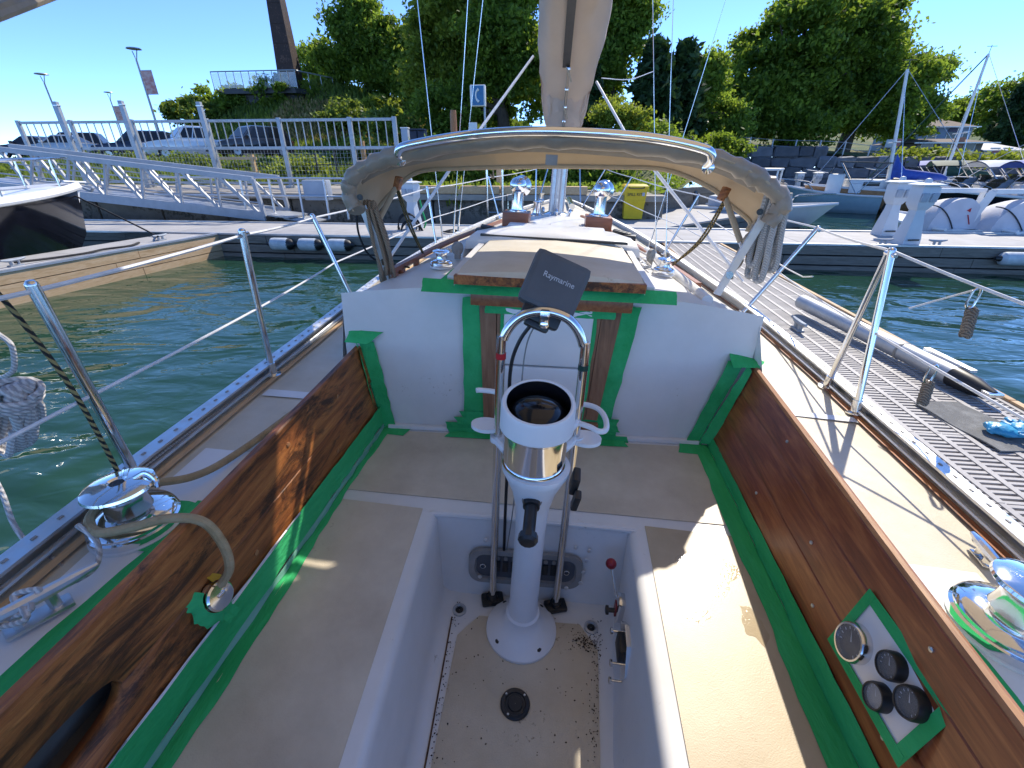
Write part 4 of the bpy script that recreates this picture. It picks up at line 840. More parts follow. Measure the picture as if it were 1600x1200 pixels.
wt=MB(); wt.rows([[V((CL(y)+.02+(CR(y)-CL(y)-.04)*f,y,CT(2*f-1)+.004-max(0,y-4.8)*.12)) for f in np.linspace(0,1,9)] for y in np.linspace(2.5,4.2,8)]); part('cabin_top_panel',wt,M['gelplain'],SB)
# companionway : jambs, washboards, trim, sliding hatch, sea hood
by=bulk_y
def jamb(x0t,x1t,x0b,x1b,zt,zb): 
    y=by((x0t+x1t)/2)-.022; return MB().slab([(x0b,y,zb),(x1b,y,zb),(x1t,y+.03,zt),(x0t,y+.03,zt)],(0,.03,0))
part('jamb',jamb(-.385,-.315,-.352,-.297,1.50,.965),M['teaktrim'],SB); part('jamb',jamb(.125,.205,.115,.168,1.50,.985),M['teaktrim'],SB)
part('inner_jamb',jamb(-.312,-.283,-.294,-.268,1.50,.97),M['teaktrim'],SB); part('inner_jamb',jamb(.094,.122,.085,.112,1.50,.985),M['teaktrim'],SB)
part('sill',MB().box((-.09,by(-.09)-.02,.952),(.53,.05,.04),(0,0,.09),.006),M['teaktrim'],SB)
part('head_trim',MB().box((-.09,by(-.09)+.0,1.525),(.66,.045,.05),(0,0,.09),.006),M['teakrail'],SB)
part('washboard',MB().box((-.095,by(-.09)-.008,1.105),(.375,.03,.26),(-.05,0,.09),.012),M['gelplain'],SB)
part('washboard',MB().box((-.095,by(-.09)+.004,1.37),(.375,.03,.26),(-.05,0,.09),.012),M['gelplain'],SB)
sh=MB(); rows=[]
for y,zz in((1.70,1.610),(1.72,1.635),(1.80,1.645),(2.62,1.635)):
    rows.append([V((-.10+.37*f,y+.04*f,zz+.02*(1-f*f)-(.02 if abs(f)>.99 else 0))) for f in(-1,-.97,-.6,0,.6,.97,1)])
sh.rows(rows); hs=part('sliding_hatch',sh,M['deckcream'],SB)
part('hatch_edge',MB().slab([(-.47,1.66,1.598),(.27,1.735,1.598),(.27,1.76,1.598),(-.47,1.69,1.598)],.034),M['teakold'],hs)
part('hatch_rail',MB().bar((-.50,1.74,1.585),(-.50,2.6,1.60),.03,.05),M['gelplain'],hs); part('hatch_rail',MB().bar((.30,1.80,1.585),(.30,2.6,1.60),.03,.05),M['gelplain'],hs)
sd_=MB(); rows=[]
for y,zz,wv in((2.50,1.585,.5),(2.50,1.63,.49),(2.53,1.655,.47),(2.62,1.668,.45),(3.15,1.625,.40),(3.22,1.54,.41)):
    rows.append([V((-.115+wv*f,y+.05*f,zz+.025*(1-f*f) if abs(f)<1 else 1.54)) for f in(-1,-.96,-.6,0,.6,.96,1)])
sd_.rows(rows); part('sea_hood',sd_,M['gelplain'],SB)
part('hood_gap',MB().box((-.115,2.515,1.66),(.80,.03,.012),(0,0,.05)),M['black'],SB)
for y in(3.42,3.62): part('hood_batten',MB().box((-.12,y,1.578),(.74,.14,.025),bev=.008),M['gelplain'],SB)
# ---------------------------------------------------------------- coamings
def plank(xt,xb,y0,y1,z0,z1,sgn,n=12,th=.026,Z0=None,Z1=None):
    rows=[]; 
    for y in np.linspace(y0,y1,n):
        fx=lambda z:(xb(y)+(xt(y)-xb(y))*(z-.95)/.33)
        a0,a1=fx(z0),fx(z1); rows.append([V((a0,y,z0)),V((a1-sgn*0,y,z1-.004)),V((a1+sgn*.004,y,z1)),V((a1+sgn*(th-.004),y,z1)),V((a1+sgn*th,y,z1-.004)),V((a0+sgn*th,y,z0))])
    m_=MB(); m_.rows(rows,True); m_.add(rows[0],[tuple(range(6))]); m_.add(rows[-1],[tuple(range(6))]); return m_
def cutout(o,cm):                       # cut an opening through a mesh
    XF0=XF[0]; c=link('cutter',mesh('cutter',cm),None); md_=o.modifiers.new('b','BOOLEAN'); md_.object=c; md_.solver='EXACT'
    dg=bpy.context.evaluated_depsgraph_get(); dg.update(); me=bpy.data.meshes.new_from_object(o.evaluated_get(dg)); o.modifiers.clear(); o.data=me; bpy.data.objects.remove(c)
cl=part('coaming',plank(LTx,LBx,-.85,1.70,1.112,1.284,-1),M['teakold'],SB,'dark weathered teak coaming on the port side')
pk1=part('plank',plank(LTx,LBx,-.85,1.685,.962,1.1085,-1),M['teakold'],cl)
M['locker']=pm('grey_locker_board',(.16,.14,.11),(.11,.095,.075),9,.8)
T=Matrix(((0,0,1,0),(1,0,0,0),(0,1,0,0),(0,0,0,1)))
def oval(y,z,a,b,tilt=0,n=28,p=2.6): 
    o=[]
    for k in range(n):
        t=2*PI*k/n; u=a*abs(math.cos(t))**(2/p)*math.copysign(1,math.cos(t)); v=b*abs(math.sin(t))**(2/p)*math.copysign(1,math.sin(t)); o.append((y+u*math.cos(tilt)-v*math.sin(tilt),z+u*math.sin(tilt)+v*math.cos(tilt)))
    return o
part('coaming_back',strip(lambda y:LTx(y)-.028,lambda y:LTx(y)-.034,.60,1.70,8,lambda y:.9,lambda y:1.262),M['gel'],SB)
for ob in (cl,pk1): cutout(ob,MB().prism(oval(.245,1.112,.165,.052),Matrix.Translation((-.95,0,0))@T,.25))
part('locker_back',MB().slab([(-.90,-.1,1.03),(-.90,.6,1.03),(-.90,.6,1.20),(-.90,-.1,1.20)],(-.01,0,0)),M['locker'],cl)
for zz in(1.03,1.20): part('locker_lip',MB().slab([(-.845,-.1,zz),(-.845,.6,zz),(-.90,.6,zz),(-.90,-.1,zz)],.004),M['locker'],cl)
part('locker_lip',MB().slab([(-.85,.595,1.03),(-.90,.595,1.03),(-.90,.595,1.20),(-.85,.595,1.20)],(0,.004,0)),M['locker'],cl)
cr=part('coaming',plank(RTx,RBx,-.85,1.86,1.18,1.284,1),M['teaknew'],SB,'freshly varnished red brown teak coaming on the starboard side')
part('plank',plank(RTx,RBx,-.85,1.855,1.052,1.177,1),M['teaknew'],cr); part('plank',plank(RTx,RBx,-.85,1.845,.93,1.049,1),M['teaknew'],cr)
part('top_edge',MB().tube([(RTx(y)+.014,y,1.286) for y in np.linspace(-.85,1.85,16)],.0125,8),M['teakedge'],cr)
for y,z in((1.02,1.10),(.585,.985),(.9,.985),(.62,1.235),(1.35,1.0),(1.35,1.23)): part('screw',MB().lathe([(.0055,-.002),(.0055,.0025),(.003,.004)],frame((RBx(y)+(RTx(y)-RBx(y))*(z-.95)/.33,y,z),(-1,0,0)),10),M['alu'],cr)
for y,z in((1.05,1.22),(.8,1.03),(1.4,1.2),(1.3,1.02)): part('plug',MB().lathe([(.008,-.001),(.008,.002),(.002,.0025)],frame((LBx(y)+(LTx(y)-LBx(y))*(z-.95)/.33,y,z),(1,0,0)),10),M['teakedge'],cl)
part('coaming_back',strip(lambda y:RTx(y)+.028,lambda y:RTx(y)+.034,-.85,1.85,10,lambda y:.9,lambda y:1.262),M['gel'],SB)
part('coaming_base',strip(lambda y:LBx(y)-.006,lambda y:LBx(y)-.012,-.85,1.70,10,lambda y:.86,lambda y:.975),M['gel'],SB); part('coaming_base',strip(lambda y:RBx(y)+.006,lambda y:RBx(y)+.012,-.85,1.84,10,lambda y:.86,lambda y:.94),M['gel'],SB)
# ---------------------------------------------------------------- green masking tape
def wob(s=.004): return random.uniform(-s,s)
def tape(a,b,n,m=None,parent=SB,name='masking_tape'):   # a,b: functions of t giving the two edges
    rows=[]
    for t in np.linspace(0,1,n):
        p,q=V(a(t)),V(b(t)); rows.append([p+V((wob(.002),0,0)),p.lerp(q,.33)+V((wob(.003),wob(.003),wob(.003)+.002)),p.lerp(q,.66)+V((wob(.003),wob(.003),wob(.003)+.002)),q+V((wob(.004),wob(.003),.0005))])
    mb=MB(); mb.rows(rows); return part(name,mb,m or M['tape'],parent)
tape(lambda t:(LBx(1.70-1.45*t-.8*t*t)+.004,1.70-1.45*t-.8*t*t,.992),lambda t:(LBx(1.70-2.25*t)+.012,1.70-1.45*t-.8*t*t,.902),44)
tape(lambda t:(LBx(1.70-2.25*t)+.013,1.70-2.25*t,.8785),lambda t:(-.782-.012*math.sin(t*9),1.70-2.25*t,.8805),44)
tape(lambda t:(LBx(1.70-2.25*t)+.011,1.70-2.25*t,.899),lambda t:(LBx(1.70-2.25*t)+.016,1.70-2.25*t,.8805),44,M['tapepale'])
tape(lambda t:(LBx(1.0-1.5*t)+.006,1.0-1.5*t,.996),lambda t:(LBx(1.0-1.5*t)+.007,1.0-1.5*t,.988),20,M['paint'])
tape(lambda t:(RBx(1.84-2.4*t)-.005,1.84-2.4*t,.935),lambda t:(RBx(1.84-2.4*t)-.014,1.84-2.4*t,.882),40)
tape(lambda t:(RBx(1.83-2.4*t)-.012,1.83-2.4*t,.8800),lambda t:(.636-.020*math.sin(t*1.6)+.004*math.sin(t*23),1.80-2.37*t,.8805),40)
# tape on the decks outside the coamings
tape(lambda t:(LTx(.82-1.7*t)-.036,.82-1.7*t,SZ(0)+.020),lambda t:(-.965+.01*math.sin(t*20),.80-1.7*t,SZ(0)+.017),24)
tape(lambda t:(RTx(.93-1.8*t)+.034,.93-1.8*t,SZ(0)+.021),lambda t:(.795+.05*min(1,t*6)+.012*math.sin(t*17),.93-1.8*t,SZ(0)+.018),26)
# corner tapes on the bulkhead
tape(lambda t:(-.83-.075*t,by(-.85)-.012+.015*t,.885+.42*t),lambda t:(-.765-.075*t,by(-.78)-.010+.018*t,.882+.42*t),14)
tape(lambda t:(LBx(1.64)+.008-.055*t,1.655,.885+.39*t),lambda t:(-.83-.078*t,by(-.85)-.014,.885+.42*t),12)
tape(lambda t:(-.86-.10*t,1.69,1.30),lambda t:(-.80-.15*t,by(-.8)+.02,1.345),5)
tape(lambda t:(.66+.105*t,by(.66)-.012+.02*t,.885+.42*t),lambda t:(.60+.095*t,by(.6)-.012+.02*t,.882+.425*t),14)
tape(lambda t:(RBx(1.8)-.006+.072*t,1.80,.9+.385*t),lambda t:(.662+.105*t,by(.66)-.014,.885+.42*t),12)
tape(lambda t:(.70+.12*t,1.80+.02*t,1.297),lambda t:(.70+.16*t,by(.75)+.03,1.335-.03*t),6)
tape(lambda t:(.55+.12*t,1.74,.8808),lambda t:(.58+.10*t,1.86,.8815),5)
tape(lambda t:(-.80+.09*t,1.64,.8808),lambda t:(-.82+.13*t,1.725,.8815),5)
# around the companionway
tape(lambda t:(-.445-.012*t,by(-.44)-.008+.022*t,.96+.56*t),lambda t:(-.350-.036*t,by(-.36)-.010+.022*t,.96+.56*t),14)
tape(lambda t:(.168+.036*t,by(.17)-.010+.022*t,.96+.56*t),lambda t:(.232+.052*t,by(.25)-.008+.022*t,.96+.56*t),14)
tape(lambda t:(-.36+.54*t,by(-.36+.54*t)-.003,1.505),lambda t:(-.36+.54*t,by(-.36+.54*t)-.006,1.465),10)
tape(lambda t:(-.268,by(-.27)-.026+.03*t,.97+.5*t),lambda t:(-.292,by(-.29)-.026+.03*t,.97+.5*t),8)
tape(lambda t:(.088,by(.09)-.026+.03*t,.98+.5*t),lambda t:(.106,by(.1)-.026+.03*t,.98+.5*t),8)
for k,(xa,xb_,z) in enumerate(((-.475,.262,.992),(-.495,.275,.962),(-.50,.285,.932),(-.515,.30,.907))):
    def zz(o,k=k,z=z): return z+o
    rg=[random.uniform(-.03,.03) for _ in range(8)]
    tape(lambda t:(xa+rg[0]+(xb_-xa+rg[2])*t,by(xa+(xb_-xa)*t)-.014-.003*k,z+.0),lambda t:(xa+rg[1]+(xb_-xa+rg[3])*t,by(xa+(xb_-xa)*t)-.016-.003*k,z-.036),12)
tape(lambda t:(-.50+.80*t,by(-.5+.8*t)-.016,.884),lambda t:(-.525+.85*t,by(-.5+.8*t)-.070,.8815),12)
# hatch front tape
tape(lambda t:(-.60+1.0*t,1.655+.09*t,1.560),lambda t:(-.60+1.0*t,1.70+.09*t,1.602),10)
tape(lambda t:(-.56,1.72+.25*t,1.575),lambda t:(-.505,1.72+.25*t,1.60),4)
# ---------------------------------------------------------------- steering pedestal, compass, guard
ped=part('steering_pedestal',MB().lathe([(.128,.505),(.128,.516),(.118,.526),(.085,.548),(.066,.572),(.060,.59),(.060,.606),(.052,.612),(.0495,.70),(.0475,1.0),(.052,1.10),(.066,1.165),(.090,1.225),(.099,1.245),(.099,1.258),(.05,1.258)],Matrix.Translation((-.085,1.04,0)),40),M['pedwhite'],SB)
for a in(.9,2.3,3.9,5.4): part('bolt',MB().lathe([(.011,.518),(.011,.533),(.006,.536)],Matrix.Translation((-.085+.104*math.cos(a),1.04+.104*math.sin(a),-.002)),12),M['black'],ped)
pc=V((-.093,1.04,0))
part('binnacle_band',MB().lathe([(.086,1.256),(.092,1.264),(.092,1.27),(.0885,1.275),(.0895,1.37),(.094,1.375),(.094,1.382),(.08,1.382)],Matrix.Translation(pc),44),M['chrome'],ped)
hood=MB(); rows=[]; n=44
def rimz(a): return 1.466+.018*math.sin(a)      # nearer side lower than the far side
for kind in range(6):
    row=[]
    for k in range(n):
        a=2*PI*k/n; r_,z_=[(.095,1.378),(.1025,1.385),(.1015,rimz(a)-.010),(.098,rimz(a)-.001),(.0915,rimz(a)),(.087,rimz(a)-.004)][kind]
        row.append((pc.x+r_*math.cos(a),pc.y+r_*math.sin(a),z_))
    rows.append(row)
hood.rows(rows,True); part('compass_hood',hood,M['pedwhite'],ped,sharp=40)
lin=MB(); lin.rows([[(pc.x+(.0872-.002*q)*math.cos(2*PI*k/n),pc.y+(.0872-.002*q)*math.sin(2*PI*k/n),rimz(2*PI*k/n)*(1-q)+1.392*q-.003) for k in range(n)] for q in(0,.5,1)],True); part('hood_lining',lin,M['blackgloss'],ped)
part('compass_card_well',MB().lathe([(.092,1.392),(.07,1.385),(.001,1.385)],Matrix.Translation(pc),36,False),M['blackgloss'],ped)
part('compass_dome',MB().lathe([(.085,1.412),(.079,1.434),(.062,1.451),(.038,1.461),(.012,1.465),(.001,1.4652)],Matrix.Translation(pc),36,False),M['blackgloss'],ped)
part('hood_screw',MB().lathe([(.005,0),(.004,.003)],frame((pc.x-.01,pc.y+.098,1.47),(0,-1,.2)),8),M['black'],ped)
part('wheel_shaft',MB().tube([(-.087,1.0,1.175),(-.087,.955,1.168)],[.026,.024],16).tube([(-.087,.955,1.168),(-.087,.86,1.15)],[.018,.017],14),M['black'],ped)
part('shaft_knob',MB().lathe([(.016,0),(.026,.004),(.027,.022),(.02,.03),(.006,.032)],frame((-.087,.872,1.152),(0,-.98,-.17)),10),M['black'],ped)
part('shaft_collar',MB().tube([(-.087,1.01,1.178),(-.087,.975,1.172)],[.031,.029],16),M['greyplastic'],ped)
part('throttle_lever',MB().box((.03,1.02,1.225),(.022,.05,.07),(.2,.1,0),.006).box((.037,.985,1.185),(.02,.03,.07),(.3,.1,0),.006),M['black'],ped)
gd=part('pedestal_guard',MB().tube([(-.207,1.139,.505),(-.209,1.136,1.0),(-.212,1.13,1.555),(-.206,1.13,1.60),(-.185,1.13,1.643),(-.15,1.13,1.674),(-.098,1.13,1.686),(-.045,1.13,1.675),(-.01,1.13,1.645),(.012,1.13,1.60),(.019,1.13,1.555),(.028,1.136,1.0),(.037,1.145,.505)],.0135,16,6),M['steel'],SB)
part('band',MB().lathe([(.0145,-.009),(.0145,.009)],Matrix.Translation((-.2115,1.1305,1.548)),18),M['redtape'],gd); part('band',MB().lathe([(.0145,-.008),(.0145,.008)],Matrix.Translation((.0195,1.1305,1.535)),18),M['greentape'],gd)
for x,y in((-.207,1.139),(.037,1.145)):
    part('foot',MB().box((x,y,.515),(.085,.05,.024),(0,0,.3),.008).lathe([(.022,.52),(.02,.545)],Matrix.Translation((x,y,0)),14),M['black'],gd)
# white drink-holder brackets on the guard
dh=part('drink_holder',MB().tube([(.025,1.12,1.36),(.06,1.10,1.362),(.085,1.085,1.36),(.105,1.10,1.36),(.108,1.16,1.36),(.09,1.215,1.36),(.05,1.235,1.36),(.01,1.225,1.36)],.0085,10,5),M['pedwhite'],SB)
part('tray',MB().prism([(.055+.048*math.cos(a),1.135+.040*math.sin(a)) for a in np.linspace(0,2*PI,24,False)],Matrix.Translation((0,0,1.292)),.012),M['pedwhite'],dh)
part('clamp',MB().lathe([(.026,-.009),(.026,.009)],Matrix.Translation((.022,1.133,1.30)),16).tube([(.022,1.12,1.30),(-.01,1.07,1.297)],.013,8).tube([(.02,1.12,1.36),(.0,1.08,1.36)],.012,8),M['pedwhite'],dh)
dh2=part('drink_holder',MB().tube([(-.215,1.20,1.37),(-.235,1.24,1.37),(-.285,1.245,1.37),(-.30,1.24,1.37)],.0085,10,5),M['pedwhite'],SB)
part('tray',MB().prism([(-.250+.048*math.cos(a),1.150+.038*math.sin(a)) for a in np.linspace(0,2*PI,24,False)],Matrix.Translation((0,0,1.294)),.012),M['pedwhite'],dh2)
part('clamp',MB().lathe([(.024,-.009),(.024,.009)],Matrix.Translation((-.211,1.132,1.27)),16).tube([(-.215,1.12,1.27),(-.18,1.08,1.262)],.012,8),M['pedwhite'],dh2)
# instrument on the guard with its sun cover
PM=Matrix.Translation((-.082,1.185,1.742))@Matrix.Rotation(R(20),4,'Y')@Matrix.Rotation(R(-26),4,'X')
cs=MB(); cs.box((0,0,0),(.158,.058,.150),bev=.018,M=PM); cp=part('chartplotter',cs,M['greycase'],SB,sharp=50)
part('lettering',text_mb('Raymarine',.021,PM@Matrix.Translation((.004,-.0296,.012))@Matrix.Rotation(PI/2,4,'X')),M['silverprint'],cp)
part('cover_face',MB().box((0,-.0285,0),(.128,.0015,.12),M=PM),M['greycase'],cp)
part('mount',MB().box((.0,.01,-.085),(.11,.05,.05),bev=.008,M=PM).box((.0,.02,-.11),(.07,.04,.03),bev=.008,M=PM),M['black'],cp)
part('clamp',MB().box((-.098,1.128,1.672),(.026,.045,.045),bev=.005).box((-.098,1.118,1.655),(.022,.03,.02),bev=.008),M['chrome'],cp)
part('cable',MB().tube([(-.13,1.17,1.64),(-.165,1.17,1.58),(-.185,1.165,1.50),(-.185,1.165,1.36),(-.18,1.16,1.2),(-.178,1.165,.95),(-.176,1.18,.70)],.0055,8,6),M['black'],cp)
part('thin_cable',MB().tube([(-.12,1.17,1.64),(-.142,1.17,1.58),(-.15,1.165,1.48),(-.148,1.16,1.30),(-.15,1.165,1.0),(-.168,1.18,.72)],.0024,6,6),M['greyplastic'],cp)
# ---------------------------------------------------------------- fittings in the well
wy=lambda x: 1.152+(x+.37)*.055        # front wall plane at mid height
def rrect(w_,h_,r_,n=6):
    o=[]
    for cx,cy,a0 in((w_/2-r_,h_/2-r_,0),(-w_/2+r_,h_/2-r_,PI/2),(-w_/2+r_,-h_/2+r_,PI),(w_/2-r_,-h_/2+r_,1.5*PI)):
        for k in range(n+1): a=a0+PI/2*k/n; o.append((cx+r_*math.cos(a),cy+r_*math.sin(a)))
    return o
EP=Matrix.Translation((-.092,wy(-.09)+.008,.668))@Matrix.Rotation(R(3.2),4,'Z')@Matrix.Rotation(R(-88),4,'X')@Matrix.Scale(-1,4,(1,0,0))
EP=Matrix.Translation((-.092,wy(-.09)+.010,.668))@Matrix.Rotation(R(3.2),4,'Z')@Matrix(((1,0,0,0),(0,0.12,-1,0),(0,1,0.12,0),(0,0,0,1)))
ep_=MB(); O=rrect(.43,.152,.05); I=rrect(.37,.105,.036); n=len(O)
ep_.rows([[EP@V((p[0],p[1],0)) for p in O],[EP@V((p[0]*.99,p[1]*.98,.014)) for p in O],[EP@V((p[0]*1.03,p[1]*1.05,.014)) for p in I],[EP@V((p[0],p[1],.003)) for p in I]],True); pf=part('switch_panel_frame',ep_,M['greyplastic'],SB)
part('panel_back',MB().prism(rrect(.372,.107,.036),EP,.0035),M['greycase'],pf)
for k in range(8):
    if k in(3,4): continue
    x=-.105+.03*k; part('switch',MB().box((x,.0,.006),(.022,.046,.006),bev=.002,M=EP),M['black'],pf); part('breaker',MB().lathe([(.008,.003),(.008,.008),(.004,.012)],EP@Matrix.Translation((x,.036,0)),10),M['greyplastic'],pf)
for x in(-.16,.155): part('pull_ring',MB().tube([(x+.011*math.cos(a),.0+.009*math.sin(a),.012) for a in np.linspace(0,2*PI,14)],.002,6) if False else MB().lathe([(.008,.004),(.011,.006),(.011,.009),(.008,.010),(.008,.004)],EP@Matrix.Translation((x,0,.004)),14,False),M['steel'],pf)
for x,z in((-.245,.79),(.085,.79),(-.26,.62),(.07,.60),(.135,.78),(.13,.735),(.125,.68),(.12,.63)):
    part('wall_screw',MB().lathe([(.0085,0),(.0075,.003),(.003,.0045)],frame((x,wy(x)-.002+(z-.68)*.12,z),(0,-1,.1)),12),M['alu'],SB)
for x,y in((-.325,1.083),(.172,1.085)): part('drain',MB().lathe([(.026,.500),(.026,.508),(.018,.509),(.014,.502)],Matrix.Translation((x,y,0)),20,False).lathe([(.015,.5035),(.001,.5035)],Matrix.Translation((x,y,0)),16,False),M['aludull'],SB)
for x,y in((-.325,1.083),(.172,1.085)): part('drain_hole',MB().lathe([(.0145,.5045),(.001,.5046)],Matrix.Translation((x,y,0)),16,False),M['black'],SB)
dpk=part('deck_plate',MB().lathe([(.047,.504),(.047,.510),(.044,.513),(.034,.511),(.032,.5075),(.024,.5075),(.022,.511),(.001,.511)],Matrix.Translation((-.08,.787,0)),32,False),M['black'],SB)
for a in(.8,2.5,4.2): part('screw',MB().lathe([(.004,.512),(.003,.5145)],Matrix.Translation((-.08+.039*math.cos(a),.787+.039*math.sin(a),0)),8),M['alu'],dpk)
# throttle and engine controls on the starboard wall
wx=lambda y,z: wrb(y)+.02+(wr(y)-wrb(y)-.02)*(z-.535)/.31
x0=wx(1.06,.65); th=part('engine_control',MB().box((x0-.012,1.06,.665),(.03,.055,.095),(0,0,0),.010),M['steel'],SB)
part('lever',MB().tube([(x0-.03,1.075,.70),(x0-.055,1.12,.79)],.0048,8),M['steel'],th); part('lever_ball',MB().ball((x0-.058,1.125,.80),.019,16),M['red'],th)
part('button',MB().tube([(x0-.02,1.055,.655),(x0-.055,1.055,.652)],[.008,.008],10).lathe([(.016,0),(.016,.008),(.01,.01)],frame((x0-.052,1.055,.652),(-1,0,0)),14),M['black'],th)
part('plate',MB().box((x0-.029,1.06,.66),(.003,.03,.05)),M['red'],th)
x0=wx(.90,.66); kp=part('keyhole_plate',MB().prism([(y,z) for y,z in((.985,.70),(.94,.745),(.875,.735),(.825,.66),(.845,.60),(.93,.625))],Matrix.Translation((x0-.012,0,0))@T,.014),M['steel'],SB)
part('key_barrel',MB().box((x0-.018,.91,.675),(.02,.07,.06),bev=.004),M['black'],kp)
for y,z in((.945,.70),(.875,.645),(.845,.605)): part('pull_knob',MB().tube([(x0-.01,y,z),(x0-.045,y,z)],.004,8).lathe([(.010,0),(.011,.006),(.006,.008)],frame((x0-.043,y,z),(-1,0,0)),12),M['steel'],kp)
# gauge panel on the starboard coaming
gx=lambda y,z: RBx(y)+(RTx(y)-RBx(y))*(z-.95)/.33
yc,zc=.655,1.104; nx=V((-1,0,.1)).normalized()
GM=Matrix.Translation((gx(yc,zc)-.001,yc,zc))@Matrix(((0,.2,-1,0),(-1,.06,0,0),(.02,1,.1,0),(0,0,0,1)))   # local x aft, y up, z inboard
gb=part('gauge_panel',MB().prism(rrect(.25,.168,.004,2),GM,.010),M['gelplain'],SB)
def gtape(u0,v0,u1,v1,u2,v2,u3,v3): return part('panel_tape',MB().slab([GM@V((u0,v0,.011)),GM@V((u1,v1,.011)),GM@V((u2,v2,.0125)),GM@V((u3,v3,.0125))],GM.to_3x3()@V((0,0,.0008))),M['tape'],gb)
gtape(-.131,-.09,.131,-.091,.128,-.066,-.112,-.068); gtape(-.132,.089,.13,.09,.112,.062,-.125,.066); gtape(-.132,-.09,-.133,.088,-.108,.085,-.110,-.088); gtape(.133,-.092,.132,.092,.107,.088,.106,-.09)
def gauge(u,v,r,rim,face):
    F=GM@Matrix.Translation((u,v,.010)); g_=part('gauge',MB().lathe([(r,0),(r,.016),(r*.93,.022),(r*.84,.022),(r*.82,.014)],F,28,False),rim,gb)
    part('dial',MB().lathe([(r*.83,.0135),(.0005,.0135)],F,24,False),face,g_)
    mk=MB()
    for k in range(11):
        a=R(215-25*k); c_,s_=math.cos(a),math.sin(a); w_=r*.025; p,q=V((c_*r*.62,s_*r*.62,.0142)),V((c_*r*.76,s_*r*.76,.0142)); t_=V((-s_,c_,0))*w_; mk.add([F@(p-t_),F@(p+t_),F@(q+t_),F@(q-t_)],[(0,1,2,3)])
    a=R(130); p=V((math.cos(a)*r*.6,math.sin(a)*r*.6,.0145)); t_=V((-math.sin(a),math.cos(a),0))*r*.04; mk.add([F@(t_+V((0,0,.0145))),F@(-t_+V((0,0,.0145))),F@p],[(0,1,2)])
    part('dial_marks',mk,M['silverprint'],g_); part('dial_glass',MB().lathe([(r*.84,.0195),(.0005,.0195)],F,24,False),M['dialglass'],g_)
m,n_,p_=newmat('gauge_glass'); p_.inputs['Base Color'].default_value=(.9,.92,.95,1); p_.inputs['Roughness'].default_value=.03; p_.inputs['Alpha'].default_value=.13; M['dialglass']=m
for u,v,r,rim,fc in((-.075,-.022,.0435,M['steel'],M['black']),(.012,.030,.029,M['black'],M['black']),(.033,-.040,.028,M['black'],M['greyplastic']),(.080,.022,.031,M['black'],M['black'])): gauge(u,v,r,rim,fc)
# ---------------------------------------------------------------- winches
def winch(x,y,z,s,parent=SB,tilt=(0,0,1),label=None,skirt=True):
    F=frame((x,y,z),tilt)@Matrix.Scale(s,4)
    w_=part('winch',MB().lathe([(.098,0),(.10,.006),(.10,.020),(.094,.024),(.094,.030),(.098,.034),(.09,.044),(.062,.054),(.05,.058)],F,40),M['chrome'],parent,label)
    part('drum',MB().lathe([(.052,.056),(.049,.066),(.046,.085),(.048,.105),(.056,.118)],F,36),M['steel'],w_)
    part('drum_cap',MB().lathe([(.056,.117),(.074,.121),(.078,.126),(.076,.133),(.06,.141),(.022,.145),(.018,.140),(.001,.138)],F,40,False),M['chrome'],w_)
    part('socket',MB().lathe([(.016,.1405),(.001,.1408)],F,8,False),M['black'],w_)
    part('tailing_arm',MB().tube([F@V((.03,.02,.143)),F@V((.05,.035,.150)),F@V((.078,.03,.138)),F@V((.085,.02,.118))],.006*s,8,4),M['chrome'],w_)
    if skirt: part('winch_base',MB().lathe([(.102,-.012),(.104,-.001),(.099,0)],F,36),M['gelplain'],w_)
    return w_
winch(.935,.715,1.20,1.0,tilt=(.05,0,1)); winch(-1.035,.700,1.20,.92,tilt=(-.05,0,1))
tape(lambda t:(-1.0+.09*t,.63,1.196+.004),lambda t:(-1.0+.09*t,.79,1.202),5)
a=Bz(690,412,1.56); winch(a.x,a.y,1.55,.55); a=Bz(1037,422,1.56); winch(a.x,a.y,1.545,.55)
for px,py in((715,400),(1015,410)): # blocks beside the cabin-top winches
    a=Bz(px,py,1.56); part('halyard_block',MB().lathe([(.028,-.012),(.034,-.010),(.034,.010),(.028,.012)],frame((a.x,a.y,1.60),(.8,-.6,0)),18).box((a.x,a.y,1.57),(.03,.03,.05),bev=.004),M['greyplastic'],SB)
# little winch on the port coaming wrapped in tape
F=frame((LBx(.64)+.004,.628,1.075),(1,-.1,.35)); cw_=part('coaming_winch',MB().lathe([(.033,0),(.034,.016),(.031,.022),(.034,.028),(.034,.034),(.030,.038),(.001,.039)],F,28,False),M['chrome'],SB)
part('latch',MB().box((.004,.004,.041),(.024,.007,.004),bev=.001,M=F).lathe([(.004,.039),(.004,.044)],F@Matrix.Translation((.012,.006,0)),8),M['steel'],cw_)
def ragged(F,r0,r1,a0,a1,n,z0,z1,m,rr=.010):
    rows=[]
    for k in range(n+1):
        a=a0+(a1-a0)*k/n; e_=random.uniform(-rr,rr); rows.append([F@V((r0*math.cos(a),r0*math.sin(a),z1+random.uniform(-.002,.002))),F@V(((r0+r1)/2*math.cos(a),(r0+r1)/2*math.sin(a),(z0+z1)/2+random.uniform(0,.004))),F@V(((r1+e_)*math.cos(a),(r1+e_)*math.sin(a),z0+random.uniform(.001,.006)))])
    mb=MB(); mb.rows(rows); return part('tape_wrap',mb,m,cw_)
ragged(F,.036,.062,R(120),R(300),22,.004,.026,M['tape']); ragged(F,.036,.050,R(-60),R(75),14,.004,.022,M['tapeyellow'],.005)
for k in range(2): part('tape_tail',MB().add([F@V((-.01+.02*k,-.058,.006)),F@V((.006+.02*k,-.058,.006)),F@V((.012+.022*k,-.085,.004)),F@V((-.004+.02*k,-.092,.004))],[(0,1,2,3)]),M['tape'],cw_)
